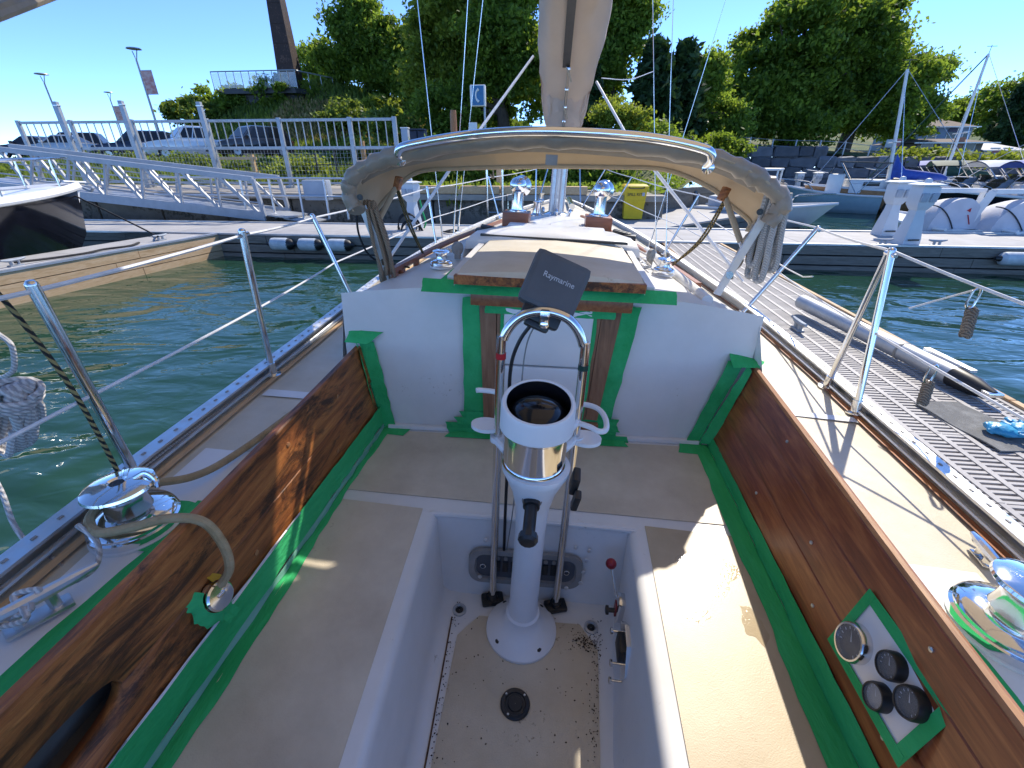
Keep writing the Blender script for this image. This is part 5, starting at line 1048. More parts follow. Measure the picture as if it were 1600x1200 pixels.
# ---------------------------------------------------------------- cleats
def cleat(x,y,z,ang,s=1.0,m=None):
    T_=Matrix.Translation((x,y,z))@Matrix.Rotation(ang,4,'Z')@Matrix.Scale(s,4)
    c_=part('cleat',MB().tube([T_@V((-.09,0,.045)),T_@V((-.05,0,.043)),T_@V((0,0,.042)),T_@V((.05,0,.043)),T_@V((.09,0,.045))],[.006,.012,.014,.012,.006],10,3).box((0,0,.004),(.085,.035,.008),bev=.003,M=T_).tube([T_@V((-.022,0,.005)),T_@V((-.022,0,.04))],.010,10).tube([T_@V((.022,0,.005)),T_@V((.022,0,.04))],.010,10),m or M['steel'],SB); return c_
cleat(-1.01,.455,SZ(0)+.022,R(62),1.15,M['alu']); cleat(1.06,.93,SZ(0)+.012,R(80),.7,M['steel'])
# ---------------------------------------------------------------- stanchions and lifelines
def stanchion(b,t,r=.0125,base=True):
    b=V(b); t=V(t); s=part('stanchion',MB().tube([b,t],r,12).ball(t,r*1.05,10),M['steel'],SB)
    part('socket',MB().lathe([(.034,0),(.034,.006),(.018,.010),(.017,.055)],frame(b-V((0,0,.004)),t-b),16),M['steel'],s); return t
def st_at(px,py,b,y): return By(px,py,y)
Lb=[(SLf(y)+.03,y,SZ(y)+.012) for y in (-.55,.846,1.525,2.45,4.3,6.5,8.1)]
Lt=[V((-1.17,-.6,1.80)),By(50,446,.83),By(378,362,1.53),By(488,337,2.45),By(667,292,4.35),By(763,276,6.5),By(838,263,8.2)]
for b,t in zip(Lb,Lt): stanchion(b,t,.0125 if b[1]<3 else .011)
Rb=[(SR(y)-.035,y,SZ(y)+.012) for y in(.80,1.677,1.911,2.95,4.75,7.1,8.4)]
Rt=[By(1660,770,.9),By(1394,392,1.80),By(1390,392,1.84),By(1278,356,2.95),By(1092,305,4.75),By(987,277,7.1),By(946,264,8.4)]
stanchion(Rb[0],V((1.18,.70,1.80)),.014)
for b,t in list(zip(Rb,Rt))[1:]: stanchion(b,t,.0125 if b[1]<3 else .011)
def wire(name,pts,r,m,parent=SB,sag=0.0,n=6,label=None):
    P=[V(p) for p in pts]; out=[]
    for a,b in zip(P,P[1:]):
        for k in range(n): t=k/n; q=a.lerp(b,t); q.z-=sag*(b-a).length*4*t*(1-t); out.append(q)
    out.append(P[-1]); return part(name,MB().tube(out,r,6),m,parent,label)
drop=V((0,0,.30))
wire('lifeline',[Lt[0]]+[t-V((0,0,.012)) for t in Lt[1:]],.0052,M['wirecoat'],SB,.006); wire('lifeline',[V(b).lerp(V(t),.5) for b,t in zip(Lb,Lt)],.0045,M['wirecoat'],SB,.004)
wire('lifeline',[V((1.2,.2,1.80)),By(1600,475,1.45)]+[Rt[1]]+Rt[3:],.0052,M['wirecoat'],SB,.006); wire('lifeline',[V((1.2,.2,1.5)),V(Rb[1]).lerp(Rt[1],.52)]+[V(b).lerp(V(t),.5) for b,t in list(zip(Rb,Rt))[3:]],.0045,M['wirecoat'],SB,.006)
for p in(Lt[2],Lt[3],Rt[1],Rt[3]): part('lifeline_turnbuckle',MB().tube([p+V((0,-.03,-.014)),p+V((0,.03,-.010))],.008,8),M['steel'],SB)
# bow pulpit
pu=part('bow_pulpit',MB().tube([Lt[6],V((-.42,9.0,1.98)),V((-.10,9.55,2.0)),V((.14,9.05,1.98)),Rt[6]],.013,8,6).tube([V((-.55,8.6,1.35)),V((-.42,9.0,1.98))],.012,8).tube([V((.22,8.7,1.35)),V((.14,9.05,1.98))],.012,8),M['steel'],SB)
# ---------------------------------------------------------------- mast, boom, standing rigging
MX,MY=-.147,4.746
ms=part('mast',MB().lathe([(.075,1.49),(.075,9.5)],Matrix.Translation((MX,MY,0))@Matrix.Scale(1.25,4,(0,1,0)),16),M['alu'],SB)
part('mast_step',MB().lathe([(.17,1.535),(.17,1.55),(.11,1.575),(.09,1.585)],Matrix.Translation((MX,MY,0)),20),M['steel'],ms)
for k in range(4): part('halyard',MB().tube([(MX-.07+.045*k,MY-.12,1.60),(MX-.05+.035*k,MY-.11,3.4)],.006,6),M['ropewhite'],ms)
for dx,dy in((-.13,-.1),(.13,-.1),(.0,-.17)): part('turning_block',MB().lathe([(.03,-.012),(.035,0),(.03,.012)],frame((MX+dx,MY+dy,1.60),(1,.2,0)),14),M['steel'],ms)
part('boom',MB().tube([(MX,MY-.08,2.95),(MX+.03,3.6,3.24),(MX+.04,2.6,4.15),(MX+.08,.5,6.1)],.06,12),M['alu'],SB)
def shroud(bx,by_,bz,px,py,yt,r=.0032,boot=None):
    b=V((bx,by_,bz)); t=By(px,py,yt); d=(t-b); e_=b+d*2.2 if boot is None else b+d*2.0
    s=part('shroud',MB().tube([b,e_],r,6),M['wire'],SB); part('turnbuckle',MB().tube([b,b+d.normalized()*.26],.0085,8),M['steel'],s); part('toggle',MB().tube([b+d.normalized()*.26,b+d.normalized()*.33],.006,8),M['steel'],s)
    part('chainplate',MB().box(b,(.03,.05,.05),bev=.006),M['steel'],s)
    if boot: part('shroud_roller',MB().tube([b+d*boot[0],b+d*boot[1]],[.030,.024],10),M['teakedge'],s)
    return s
shroud(-1.24,4.9,1.22,731,0,4.8,boot=None); shroud(-1.26,4.55,1.22,652,0,4.6); shroud(-1.25,5.15,1.23,748,60,5.0)
shroud(.93,4.9,1.22,1020,0,4.9); shroud(.96,4.55,1.22,1052,0,4.6); shroud(.90,5.2,1.23,1134,0,5.1)
q=By(708,215,4.7); part('shroud_roller',MB().tube([By(710,222,4.7),By(708,178,4.7),By(708,172,4.7)],[.033,.030,.026],12),M['teakedge'],SB)
# white coated backstay-style lines crossing under the dodger and to the sail cover
for (pa,ya),(pb,yb) in ((((742,213),3.6),((833,88),4.5)),(((985,222),3.6),((932,128),4.5)),(((600,415),3.0),((705,262),3.3)),(((1160,440),3.0),((1020,262),3.3))):
    A_=By(*pa,ya); B_=By(*pb,yb); part('topping_lift',MB().tube([A_,B_],.011 if ya==3.0 else .010,8),M['wirecoat'],SB)
A_=By(940,122,4.6); B_=By(1020,112,6.0); part('flag_halyard',MB().tube([A_,(A_+B_)/2-V((0,0,.04)),B_],.004,6,4),M['wirecoat'],SB)
# ---------------------------------------------------------------- cabin-top hardware
def handrail(pxs,zz):
    P=[Bz(px,py,zz) for px,py in pxs]; C_=crom(P,10); h_=MB(); rows=[]
    for i,p in enumerate(C_):
        d=(C_[min(i+1,len(C_)-1)]-C_[max(i-1,0)]).normalized(); nrm=V((d.y,-d.x,0)); lift=.012+.0*abs(math.sin(i*.6))
        rows.append([p+nrm*.016+V((0,0,.030)),p+nrm*.014+V((0,0,.052)),p-nrm*.014+V((0,0,.052)),p-nrm*.016+V((0,0,.030))])
    h_.rows(rows,True); h_.add(rows[0],[(0,1,2,3)]); h_.add(rows[-1],[(0,1,2,3)]); o=part('grab_rail',h_,M['teakrail'],SB)
    for i in range(2,len(C_)-1,5): part('rail_foot',MB().box(C_[i]+V((0,0,.004)),(.028,.07,.052),(0,0,.15),.008),M['teakrail'],o)
handrail([(612,436),(640,420),(700,388),(760,362),(800,346)],1.47); handrail([(1088,458),(1040,424),(960,374),(908,344)],1.49)
def dorade(px,py,lab):
    a=Bz(px,py,1.54); t_=part('vent_box',MB().box((a.x,a.y,1.585),(.22,.24,.115),bev=.008),M['teakbox'],SB,lab)
    part('cowl_neck',MB().lathe([(.085,1.643),(.085,1.652),(.052,1.66),(.050,1.68),(.048,1.78),(.052,1.80)],Matrix.Translation((a.x,a.y,0)),28),M['chrome'],t_)
    c_=MB(); rows=[]; F_=Matrix.Translation((a.x,a.y,1.845))
    for i in range(13):
        t=PI*i/12; rows.append([F_@V((.072*math.sin(t)*math.cos(2*PI*k/28),.072*math.sin(t)*math.sin(2*PI*k/28)*1.05,.066*math.cos(t))) for k in range(28)])
    c_.rows(rows,True); part('cowl',c_,M['chrome'],t_)
    part('cowl_mouth',MB().lathe([(.045,0),(.078,.035),(.084,.05),(.078,.054),(.066,.04)],frame((a.x+.01,a.y+.03,1.838),(.25,1,-.05)),28,False),M['chrome'],t_)
dorade(807,350,'teak vent box with polished cowl left of the mast'); dorade(933,357,'teak vent box with polished cowl right of the mast')
def clutch(px,py,rot):
    a=Bz(px,py,1.56); F_=Matrix.Translation((a.x,a.y,1.585))@Matrix.Rotation(rot,4,'Z'); c_=part('rope_clutch',MB().box((0,0,0),(.20,.10,.045),bev=.008,M=F_),M['black'],SB)
    for i in range(3):
        for s_ in(-1,1): part('clutch_bolt',MB().lathe([(.009,-.001),(.009,.004),(.005,.006)],frame(F_@V((-.07+.065*i,s_*.053,.0)),F_.to_3x3()@V((0,s_,0))),10),M['alu'],c_)
    for i in range(2): part('clutch_lever',MB().box((0,-.025+.05*i,.03),(.13,.02,.018),(0,.15,0),.005,M=F_),M['black'],c_)
clutch(766,369,R(4)); clutch(970,376,R(-10))
for i in range(3):
    P=[Bz(955+8*i,378,1.585),Bz(985+14*i,400,1.575),Bz(1005+12*i,416,1.57)]; part('halyard_tail',MB().tube(P,.006,6,4),M['ropewhite'],SB)
for pa,pb in(((905,352),(955,372)),((850,352),(790,366)),((860,350),(775,368))): part('halyard_tail',MB().tube([Bz(*pa,1.585),Bz(*pb,1.59)],.005,6),M['ropewhite'],SB)
part('spinnaker_pole',MB().tube([Bz(1010,392,1.53),Bz(1105,470,1.52)],.026,14),M['paint'],SB)
for pxy in((745,405),(1000,410),(765,422)): a=Bz(*pxy,1.56); part('eye_bolt',MB().lathe([(.016,0),(.014,.006),(.006,.010),(.006,.02)],Matrix.Translation((a.x,a.y,1.56)),10),M['steel'],SB)
a=Bz(845,318,1.40); part('windlass',MB().lathe([(.05,0),(.05,.05),(.035,.07),(.035,.13),(.05,.16)],Matrix.Translation((a.x,a.y,a.z)),16),M['steel'],SB)
a=Bz(808+25,352,1.53); part('mast_winch',MB().lathe([(.06,0),(.06,.01),(.042,.03),(.036,.11),(.045,.13),(.03,.135)],Matrix.Translation((-.33,4.55,1.555)),20),M['steel'],SB)
fh=part('fore_hatch',MB().box((-.20,6.3,1.36),(.5,.5,.07),bev=.02),M['gelplain'],SB); part('lens',MB().box((-.20,6.3,1.398),(.38,.38,.01),bev=.004),M['glass'],fh)
part('anchor_roller',MB().tube([(.05,7.6,1.40),(.0,8.8,1.42)],.05,10),M['steel'],SB)
# ---------------------------------------------------------------- dodger
AF=[(558,326),(547,300),(553,274),(580,254),(630,237),(740,219),(850,213),(1000,223),(1110,241),(1165,263),(1200,286),(1222,312),(1200,345)]
aft=[By(px,py,2.10) for px,py in AF]; c_aft=crom(aft,6)
FW=[(575,345),(590,325),(612,300),(652,268),(720,262),(800,260),(865,259),(950,260),(1040,264),(1110,292),(1140,318),(1172,345),(1168,362)]
fwd=[By(px,py,2.42) for px,py in FW]
fwd=[V((p.x,2.42,p.z)) for i,p in enumerate(fwd)]; c_fwd=crom(fwd,6)
dg_=part('dodger_canopy',MB(),M['canvas'],SB) if False else None
rows=[]
for k in range(7):
    f=k/6; rows.append([a.lerp(b,f)+V((0,0,.035*math.sin(PI*f))) for a,b in zip(c_aft,c_fwd)])
mb=MB(); mb.rows(rows); top=[[p+V((0,0,.008)) for p in r_] for r_ in rows]; mb.rows(top)
for ed in(0,-1): mb.rows([rows[ed],top[ed]])
DG=part('dodger_canopy',mb,M['canvasin'],SB)
part('aft_roll',MB().tube([p+V((.003*math.sin(i*1.9),-.012+.004*math.sin(i*1.3),-.010+.004*math.cos(i*2.3))) for i,p in enumerate(c_aft)],[.035+.003*math.sin(i*1.7)+.003*math.sin(i*.57+1)+RNG.normal(0,.0012) for i in range(len(c_aft))],14),M['canvasdark'],DG)
part('piping',MB().tube([p+V((0,-.040,-.008)) for p in c_aft],.005,6),M['canvas'],DG)
part('front_hem',MB().tube([p+V((0,.0,.0)) for p in c_fwd],.014,8),M['canvas'],DG)
# facing band hanging below the aft edge
rr_=[[p+V((0,-.006,-.026)),p+V(((-.012 if p.x<-.1 else .012)*0,.03,-.058))] for p in c_aft[14:-14]]
mb=MB(); mb.rows(rr_); part('valance',mb,M['canvasdark'],DG)
g0=[By(626,246,2.07),By(622,238,2.04),By(640,231,2.02),By(740,214.5,2.02),By(850,209.5,2.02),By(1000,218,2.02),By(1095,236,2.02),By(1112,246,2.03),By(1104,258,2.07)]
part('grab_rail_tube',MB().tube([p+V((0,0,.010 if 1<i<7 else 0)) for i,p in enumerate(g0)],.0175,14,8),M['chrome'],DG)
for px,py in((626,250),(1106,262)): a=By(px,py,2.07); part('rail_flange',MB().lathe([(.024,0),(.024,.006),(.014,.012)],frame(a,(0,-1,0)),14),M['chrome'],DG)
for px,py in((563,308),(1187,331)): a=By(px,py,2.085); part('grommet',MB().lathe([(.013,0),(.013,.006),(.001,.006)],frame(a,(0,-1,0)),14,False),M['black'],DG)
a=By(862,250,2.10); part('patch',MB().box(a+V((0,-.02,0)),(.05,.012,.04),bev=.002),M['greyplastic'],DG)
for pa,pb,r_ in(((574,322),(614,428),.026),((1181,350),(1139,436),.020)):
    A_=By(*pa,2.17); B_=By(*pb,2.2); n_=14; part('rolled_side_cloth',MB().tube([A_.lerp(B_,k/n_)+V((.006*math.sin(k*1.4),.008*math.cos(k*1.1),0)) for k in range(n_+1)],[r_*(.7+.3*math.sin(PI*k/n_))*(1+.14*math.sin(k*2.2)) for k in range(n_+1)],12),M['canvasdark'],DG)
    for k in(4,9): c_=A_.lerp(B_,k/n_); part('cloth_tie',MB().lathe([(r_*1.12,-.008),(r_*1.12,.008)],frame(c_,B_-A_),14),M['canvas'],DG)
for pa,pb in(((566,322),(612,440)),((1192,342),(1120,460))):
    A_=By(*pa,2.12); B_=By(*pb,2.16); part('bow_leg',MB().bar(A_,B_,.034,.012,up=(0,1,0)),M['alu'],DG); part('leg_hinge',MB().lathe([(.016,-.012),(.016,.012)],frame(A_.lerp(B_,.72),(0,1,0)),12),M['steel'],DG)
for pa,pb in(((622,286),(588,352)),((1131,303),(1157,378))):
    A_=By(*pa,2.32); B_=By(*pb,2.2); part('strut',MB().tube([A_,B_],.0135,10),M['canvas'],DG); part('strut_end',MB().tube([B_,B_+(B_-A_)*.16],.010,8),M['steel'],DG); part('strut_bracket',MB().box(A_,(.03,.05,.06),(0,.3,0),.006),M['teakold'],DG)
for pa,pb,pc_ in(((618,292),(640,350),(664,402)),((1133,310),(1095,368),(1050,415))):
    for k in range(2): part('lashing',MB().tube([By(*pa,2.34)+V((.01*k,0,0)),By(*pb,2.45)+V((0.014*k,0,-.02)),By(*pc_,2.6)],.0055,6,5),M['ropeyellow'],DG)
for px in(770,1128): a=By(px,262,2.44); part('tie_strap',MB().tube([a,a+V((.005,0,-.05)),a+V((-.012,0,-.03))],.004,6,3),M['canvas'],DG)
# ---------------------------------------------------------------- bimini over the helm
bm_=[]
for f in np.linspace(-1,1,25):
    x=-.13+1.21*f; k=.90-(.54 if f<0 else .06)*abs(f)**4; yf=ip(x,[-1.34,-1.2,-.9,-.45,0,.4,1.1],[1.42,1.62,1.95,2.30,2.65,2.95,2.97]); bm_.append([V((x,yf+(-.75-yf)*t,2.043+k+.04*math.sin(PI*t)-.0)) for t in np.linspace(0,1,9)])  # uneven front edge, out of view, shaped to place its shade in the cockpit
mb=MB(); mb.rows(bm_); mb.rows([[p+V((0,0,.006)) for p in r_] for r_ in bm_])
BI=part('bimini_canopy',mb,M['biminicloth'],SB)
part('bimini_bow',MB().tube([r_[0]-V((0,0,.012)) for r_ in bm_],.0125,10),M['steel'],BI); part('bimini_bow',MB().tube([r_[5]-V((0,0,.014)) for r_ in bm_],.0125,10),M['steel'],BI)
for s_ in(0,-1): part('bimini_leg',MB().tube([bm_[s_][5],V((1.12 if s_ else -1.10,-.4,1.2))],.0125,8),M['steel'],BI)
part('bimini_sleeve',MB().tube([bm_[0][0],By(85,-14,1.32),By(-60,40,1.0),V((-1.17,.1,1.22))],.016,10),M['canvasdark'],BI)
# ---------------------------------------------------------------- sail cover on the boom (its own thing)
st=[(4.60,2.20,.30,.25),(4.60,2.25,.36,.42),(4.62,2.46,.46,.55),(4.38,2.70,.53,.62),(4.0,2.90,.52,.55),(3.6,3.04,.46,.46),(3.2,3.42,.40,.40),(2.3,4.3,.36,.36),(.6,5.9,.28,.3)]
cx_=lambda y: -.150+.02*(4.7-y)
rows=[]
for y,zb,w_,h_ in st:
    row=[]
    for k in range(30):
        a=2*PI*k/30-PI/2; x=math.cos(a)*w_/2*(1+.06*math.sin(3*a+y*5)); z=zb+h_/2+math.sin(a)*h_/2
        if math.sin(a)<-.80: z+=.045*(1-abs(math.cos(a))/.6) if abs(math.cos(a))<.6 else 0
        row.append((cx_(y)+x+.006*math.sin(k*1.7+y*9),y+.012*math.sin(k*2.1),z+.008*math.sin(k*2.7+y*13)))
    rows.append(row)
fine=[]
for i in range(len(rows)-1):
    for t in np.linspace(0,1,6,False): fine.append([V(a).lerp(V(b),t)+V((.006*math.sin(k*.9+i*2+t*5),0,.007*math.sin(k*1.3+t*7+i))) for k,(a,b) in enumerate(zip(rows[i],rows[i+1]))])
fine.append([V(a) for a in rows[-1]])
mb=MB(); mb.rows(fine,True); mb.add(fine[0],[tuple(range(30))]); mb.add(fine[-1],[tuple(range(30))])
SC=thing('sail_cover','beige sail cover laced around the boom and mast above the dodger','sail cover',(MX,4.7,2.28)); part('cover',mb,M['sailcloth'],SC,sharp=70)
P=[V((cx_(y)-.02,y-.03,zb-.01+.03)) for y,zb,_,_ in st]
part('black_strap',MB().rows([[p+V((-.03,-.02,-.012)),p+V((.03,-.02,-.012))] for p in crom(P[3:7],6)]),M['black'],SC)
part('zip',MB().tube([p+V((.02,-.03,-.015)) for p in crom(P[0:4],6)],.012,6),M['canvasdark'],SC)
for p in crom(P[1:4],2): part('lacing_hook',MB().box(p+V((.02,-.035,-.02)),(.03,.012,.02),bev=.003),M['steel'],SC)
for k in range(2): part('tie',MB().tube([P[2+k]+V((.0,-.04,-.01)),P[2+k]+V((.03,-.05,-.06)),P[2+k]+V((.05,-.05,-.11))],.005,6,3),M['canvas'],SC)
# ---------------------------------------------------------------- ropes lying on the boat (things of their own)
def rope(name,label,pts,r,m,res=8,group=None,cat='rope'): return solo(name,MB().tube(pts,r,9,res),m,label,cat,group)
zD=SZ(.7)+.03
rope('jib_sheet','thick tan line from the port winch over the coaming to the taped winch',[(-.91,1.62,1.215),(-.945,1.30,1.21),(-.975,1.0,1.215),(-1.0,.85,1.235),(-1.085,.755,1.263),(-1.09,.66,1.262),(-1.03,.615,1.262),(-.95,.625,1.28),(-.87,.645,1.300),(-.81,.66,1.285),(-.782,.662,1.22),(-.778,.655,1.15),(-.80,.64,1.105)],.0105,M['ropetan'])
rope('winch_tail','thin white rope from the port winch to the aft cleat',[(-1.08,.62,1.27),(-1.02,.60,1.25),(-.995,.56,1.222),(-1.0,.50,1.235),(-1.03,.47,1.25),(-.99,.44,1.25),(-1.03,.43,1.24),(-1.00,.47,1.262),(-1.04,.455,1.258),(-.985,.425,1.245),(-1.07,.40,1.225),(-1.12,.37,1.22)],.0055,M['ropewhite'])
def coil(name,label,c,axis_u,axis_v,a,b,n,r,m,twist=.02,parent_knot=True):
    pts=[]; N=n*14
    for i in range(N+1):
        t=2*PI*i/14; k=i/N; o_=RNG.normal(0,.10) if False else .12*math.sin(i*1.37); pts.append(V(c)+V(axis_u)*a*math.cos(t)*(1+.10*o_)+V(axis_v)*b*math.sin(t)*(1+.10*math.cos(i*.9))+V(axis_u).cross(V(axis_v)).normalized()*twist*(k-.5)*2+V((.006*math.sin(i*2.1),.006*math.cos(i*1.7),0)))
    t_=thing(name,label,'rope',V(c)-V((0,0,b))); part('loops',MB().tube(pts,r,7,2),m,t_)
    top=V(c)+V(axis_v)*b*.55; part('wrap',MB().tube([top+V(axis_u)*(a*.9+.01)*math.cos(q_)+V(axis_u).cross(V(axis_v)).normalized()*(twist+.02)*math.sin(q_)+V(axis_v)*.006*q_/3 for q_ in np.linspace(0,6*PI,40)],r,7),m,t_); return t_
# hanging coil at the left edge
c=By(22,655,.78); coil('rope_coil','white rope coil with grey flecks hanging at the left edge',c,(.75,.0,-.45),(.45,0,.85),.035,.115,10,.0075,M['ropewhite'],.03)
rope('coil_tail','white rope hanging down from the coil to the port deck',[By(-10,745,.70),By(5,775,.69),By(22,820,.66),By(50,855,.62),By(95,880,.585),By(97,905,.56),By(88,925,.54)],.0055,M['ropewhite'])
rope('loose_loop','short loop of white rope at the left edge above the coil',[By(-5,520,.9),By(18,540,.9),By(22,575,.9),By(8,588,.9),By(-8,590,.9)],.006,M['ropewhite'])
rope('flecked_line','black and gold flecked line running up to the left edge',[(-1.08,.74,1.25),By(188,745,.80),By(120,620,.80),By(40,510,.80),By(-20,440,.80)],.0055,M['ropegold'],4)
rope('spring_line','thin grey line with a small black block along the port toe rail',[(-1.17,.80,1.22),(-1.19,1.02,1.215),(-1.20,1.3,1.21),(-1.215,1.9,1.21),(-1.25,2.5,1.215)],.004,M['ropegrey'])
bk=solo('toe_rail_block',MB().box(By(292,722,.98),(.03,.09,.035),(0,0,.1),.012).ball(By(262,738,.93),.018,10),M['black'],'small black block on the port toe rail beside the stanchion foot','block')
# coils lashed to the dodger ends
def hank(name,label,px0,py0,px1,py1,y,w_,n,r,m,cat='rope'):
    t_=thing(name,label,cat,By(px1,py1,y)); A_=By(px0,py0,y); B_=By(px1,py1,y)
    for k in range(n):
        f=(k+.5)/n-.5; o1=V((f*w_,.03*math.sin(k*2.3),0)); ln=RNG.uniform(.82,1.05)
        p0=A_+o1*.7; p1=A_.lerp(B_,ln)+o1*1.1; mid=p0.lerp(p1,.5)+V((.012*math.sin(k*1.9),.02*math.cos(k),0))
        part('strand',MB().tube([p0+V((0,0,-.02)),p0+V((0,.02,.02)),mid+V((.01,.03,0)),p1+V((.0,.02,.02)),p1+V((.012,0,-.005)),p1+V((.02,-.01,.03)),mid+V((.02,-.01,0)),p0+V((.015,-.015,.0))],r,7,5),m,t_)
    return t_
hank('brown_rope_hank','old brown rope hank hanging under the left end of the dodger',577,325,604,440,2.16,.075,9,.0085,M['ropebrown'])
hank('grey_rope_hank','thick grey rope hank looped over the right end of the dodger',1213,300,1180,432,2.12,.08,6,.0135,M['ropegrey'])
hank('black_cord_hank','thin black and white cord hanging beside the grey rope hank',1186,352,1168,425,2.16,.03,3,.005,M['ropegold'])
rope('black_cable','thin black cable drooping from the left dodger end to the cabin top',[By(556,325,2.15),By(562,370,2.15),By(585,405,2.2),By(640,418,2.3)],.005,M['ropedark'])
# rope pendants on the starboard lifelines
def pendant(label,px,py,px2,py2,y):
    a=By(px,py,y); b=By(px2,py2,y); t_=thing('rope_pendant',label,'rope',b,'rope pendants on the lifelines'); d=(b-a)
    part('shackle',MB().tube([a+V((-.012,0,0)),a+V((-.012,0,-.045)),a+V((0,0,-.06)),a+V((.012,0,-.045)),a+V((.012,0,0)),a+V((0,0,.012)),a+V((-.012,0,0))],.004,8,3),M['steel'],t_)
    c0=a.lerp(b,.38)
    for k in range(3):
        hp=[c0.lerp(b,s)+V((.011*math.cos(s*22+k*2.09),.011*math.sin(s*22+k*2.09),0)) for s in np.linspace(0,1,26)]; part('strand',MB().tube(hp,.0085,7),M['ropebrown2'],t_)
M['ropebrown2']=stripes('grey_brown_cord',(.26,.21,.16),(.13,.10,.075),70)
pendant('rope pendant hanging from the upper starboard lifeline over the water',1527,455,1508,525,1.62); pendant('rope pendant hanging from the lower starboard lifeline before the carpet',1459,575,1441,630,1.60)
rope('lifeline_lashing','thin white lashing line tied to the upper starboard lifeline',[By(1527,452,1.62),By(1480,465,1.75),By(1420,482,1.82)],.0035,M['wirecoat'],3)
rope('gate_lashing','thin white cord from the gate stanchion to the next stanchion',[By(1270,432,2.0),By(1230,420,2.4),By(1090,330,3.4)],.003,M['wirecoat'],3)
XF[0]=None
# ---------------------------------------------------------------- dock furniture
def pedestal(label,x,y,s=1.0,ang=0.0,hose=False):
    t=thing('power_pedestal',label,'power pedestal',(x,y,.5),'dock power pedestals'); old=XF[0]; XF[0]=Matrix.Translation((x,y,.5))@Matrix.Rotation(ang,4,'Z')@Matrix.Scale(s,4)
    def fr(rows,nm,m): 
        mb=MB(); rr=[[(-a,-b,z),(a,-b,z),(a,b,z),(-a,b,z)] for a,b,z in rows]; mb.rows(rr,True); mb.add(rr[0],[(0,1,2,3)]); mb.add(rr[-1],[(0,1,2,3)]); return part(nm,mb,m,t)
    fr([(.175,.15,0),(.165,.145,.12),(.095,.095,.55),(.09,.09,.66)],'column',M['pedpaint']); h=fr([(.10,.10,.64),(.16,.14,.74),(.17,.15,1.02),(.14,.12,1.07)],'head',M['pedpaint'])
    fr([(.215,.19,1.065),(.215,.19,1.085),(.12,.1,1.11)],'cap',M['paint']); part('lamp',MB().lathe([(.06,1.105),(.06,1.15),(.04,1.18),(.001,1.19)],None,14,False),M['fender'],t)
    for s_ in(-1,1): part('socket_cover',MB().box((s_*.095,-.165,.86),(.13,.03,.16),(.15,0,0),.012),M['bluepanel'],h)
    part('kick_plate',MB().box((0,-.172,.10),(.22,.012,.03)),M['black'],t)
    XF[0]=old; return t
M['pedpaint']=pm('pedestal_white',(.66,.68,.70),(.60,.62,.64),3,.4)
pedestal('white power pedestal at the front dock edge, nearer of the right pair',7.06,10.42,1.05,.15); pedestal('white power pedestal at the back of the main dock, behind its nearer twin',7.42,11.75,1.05,.15)
pl_=pedestal('white power pedestal with black hoses on the dock beyond the port shrouds',-3.85,11.6,1.0,-.3)
pedestal('tiny far power pedestal beside the pale blue runabout bow',11.55,25.9,.95); pedestal('tiny far power pedestal, right of its far twin',12.45,26.0,.95)
hs=thing('hose_coil','coiled black hoses hanging on the left power pedestal','hose',(-3.9,11.3,.35))
for k in range(6):
    r_=.24+.03*(k%3); part('loop',MB().tube([(-3.85+r_*math.cos(a)+.03*k-.08,11.34-.03*k,.62-.05*k+r_*1.15*math.sin(a)) for a in np.linspace(0,2*PI,22)],.016,6),M['rubber'],hs)
rope('green_hose','green garden hose hanging on the left power pedestal',[(-3.55,11.3,1.2),(-3.5,11.28,.95),(-3.45,11.3,.7),(-3.5,11.3,.55)],.02,M['tape'],cat='hose')
def dockcleat(label,x,y,ang=0,z=.5,s=1.0):
    T_=Matrix.Translation((x,y,z))@Matrix.Rotation(ang,4,'Z')@Matrix.Scale(s,4); t=thing('dock_cleat',label,'cleat',(x,y,z),'cleats on the docks')
    part('horn',MB().tube([T_@V((-.17,0,.115)),T_@V((-.08,0,.10)),T_@V((.08,0,.10)),T_@V((.17,0,.115))],[.015,.026,.026,.015],8,3),M['galv'],t); part('base',MB().box((0,0,.012),(.2,.09,.024),bev=.006,M=T_).tube([T_@V((-.05,0,.02)),T_@V((-.05,0,.1))],.025,8).tube([T_@V((.05,0,.02)),T_@V((.05,0,.1))],.025,8),M['galv'],t)
a=W(1380,383,.5); dockcleat('dock cleat left of the nearer right power pedestal',a.x,10.25); a=W(1466,385,.5); dockcleat('dock cleat right of the nearer right power pedestal',a.x,10.25); a=W(622,363,.5); dockcleat('dock cleat on the main dock left of the hose coil',a.x,10.3)
dockcleat('dock cleat on the left finger dock with black rope',-8.75,9.1,1.5); dockcleat('second dock cleat on the left finger dock nearer the camera',-8.95,6.4,1.5); dockcleat('dark cleat on the grated finger dock near the starboard toe rail',2.42,4.6,1.57,s=.8)
def fender(label,x,y,z,L,r):
    t=thing('fender',label,'fender',(x,y,z-r),'white fenders along the dock edge'); part('body',MB().lathe([(r*.5,-L/2),(r*.93,-L/2+.05),(r,-L/2+.12),(r,L/2-.12),(r*.93,L/2-.05),(r*.5,L/2)],frame((x,y,z),(1,.02,0)),20),M['fender'],t)
    part('end_cap',MB().lathe([(r*.95,L/2-.06),(r*.8,L/2+.02),(r*.3,L/2+.09),(.02,L/2+.13)],frame((x,y,z),(1,.02,0)),16),M['black'],t); part('eye',MB().lathe([(.03,-L/2-.09),(.05,-L/2-.03),(r*.5,-L/2+.01)],frame((x,y,z),(1,.02,0)),10),M['black'],t)
for k,px in enumerate((437,481,527)):
    a=WY(px,374,9.93); fender(['leftmost white fender with black end on the dock side','middle white fender with black end on the dock side','rightmost of the three white fenders on the dock side'][k],a.x,9.93,.33,.50,.14)
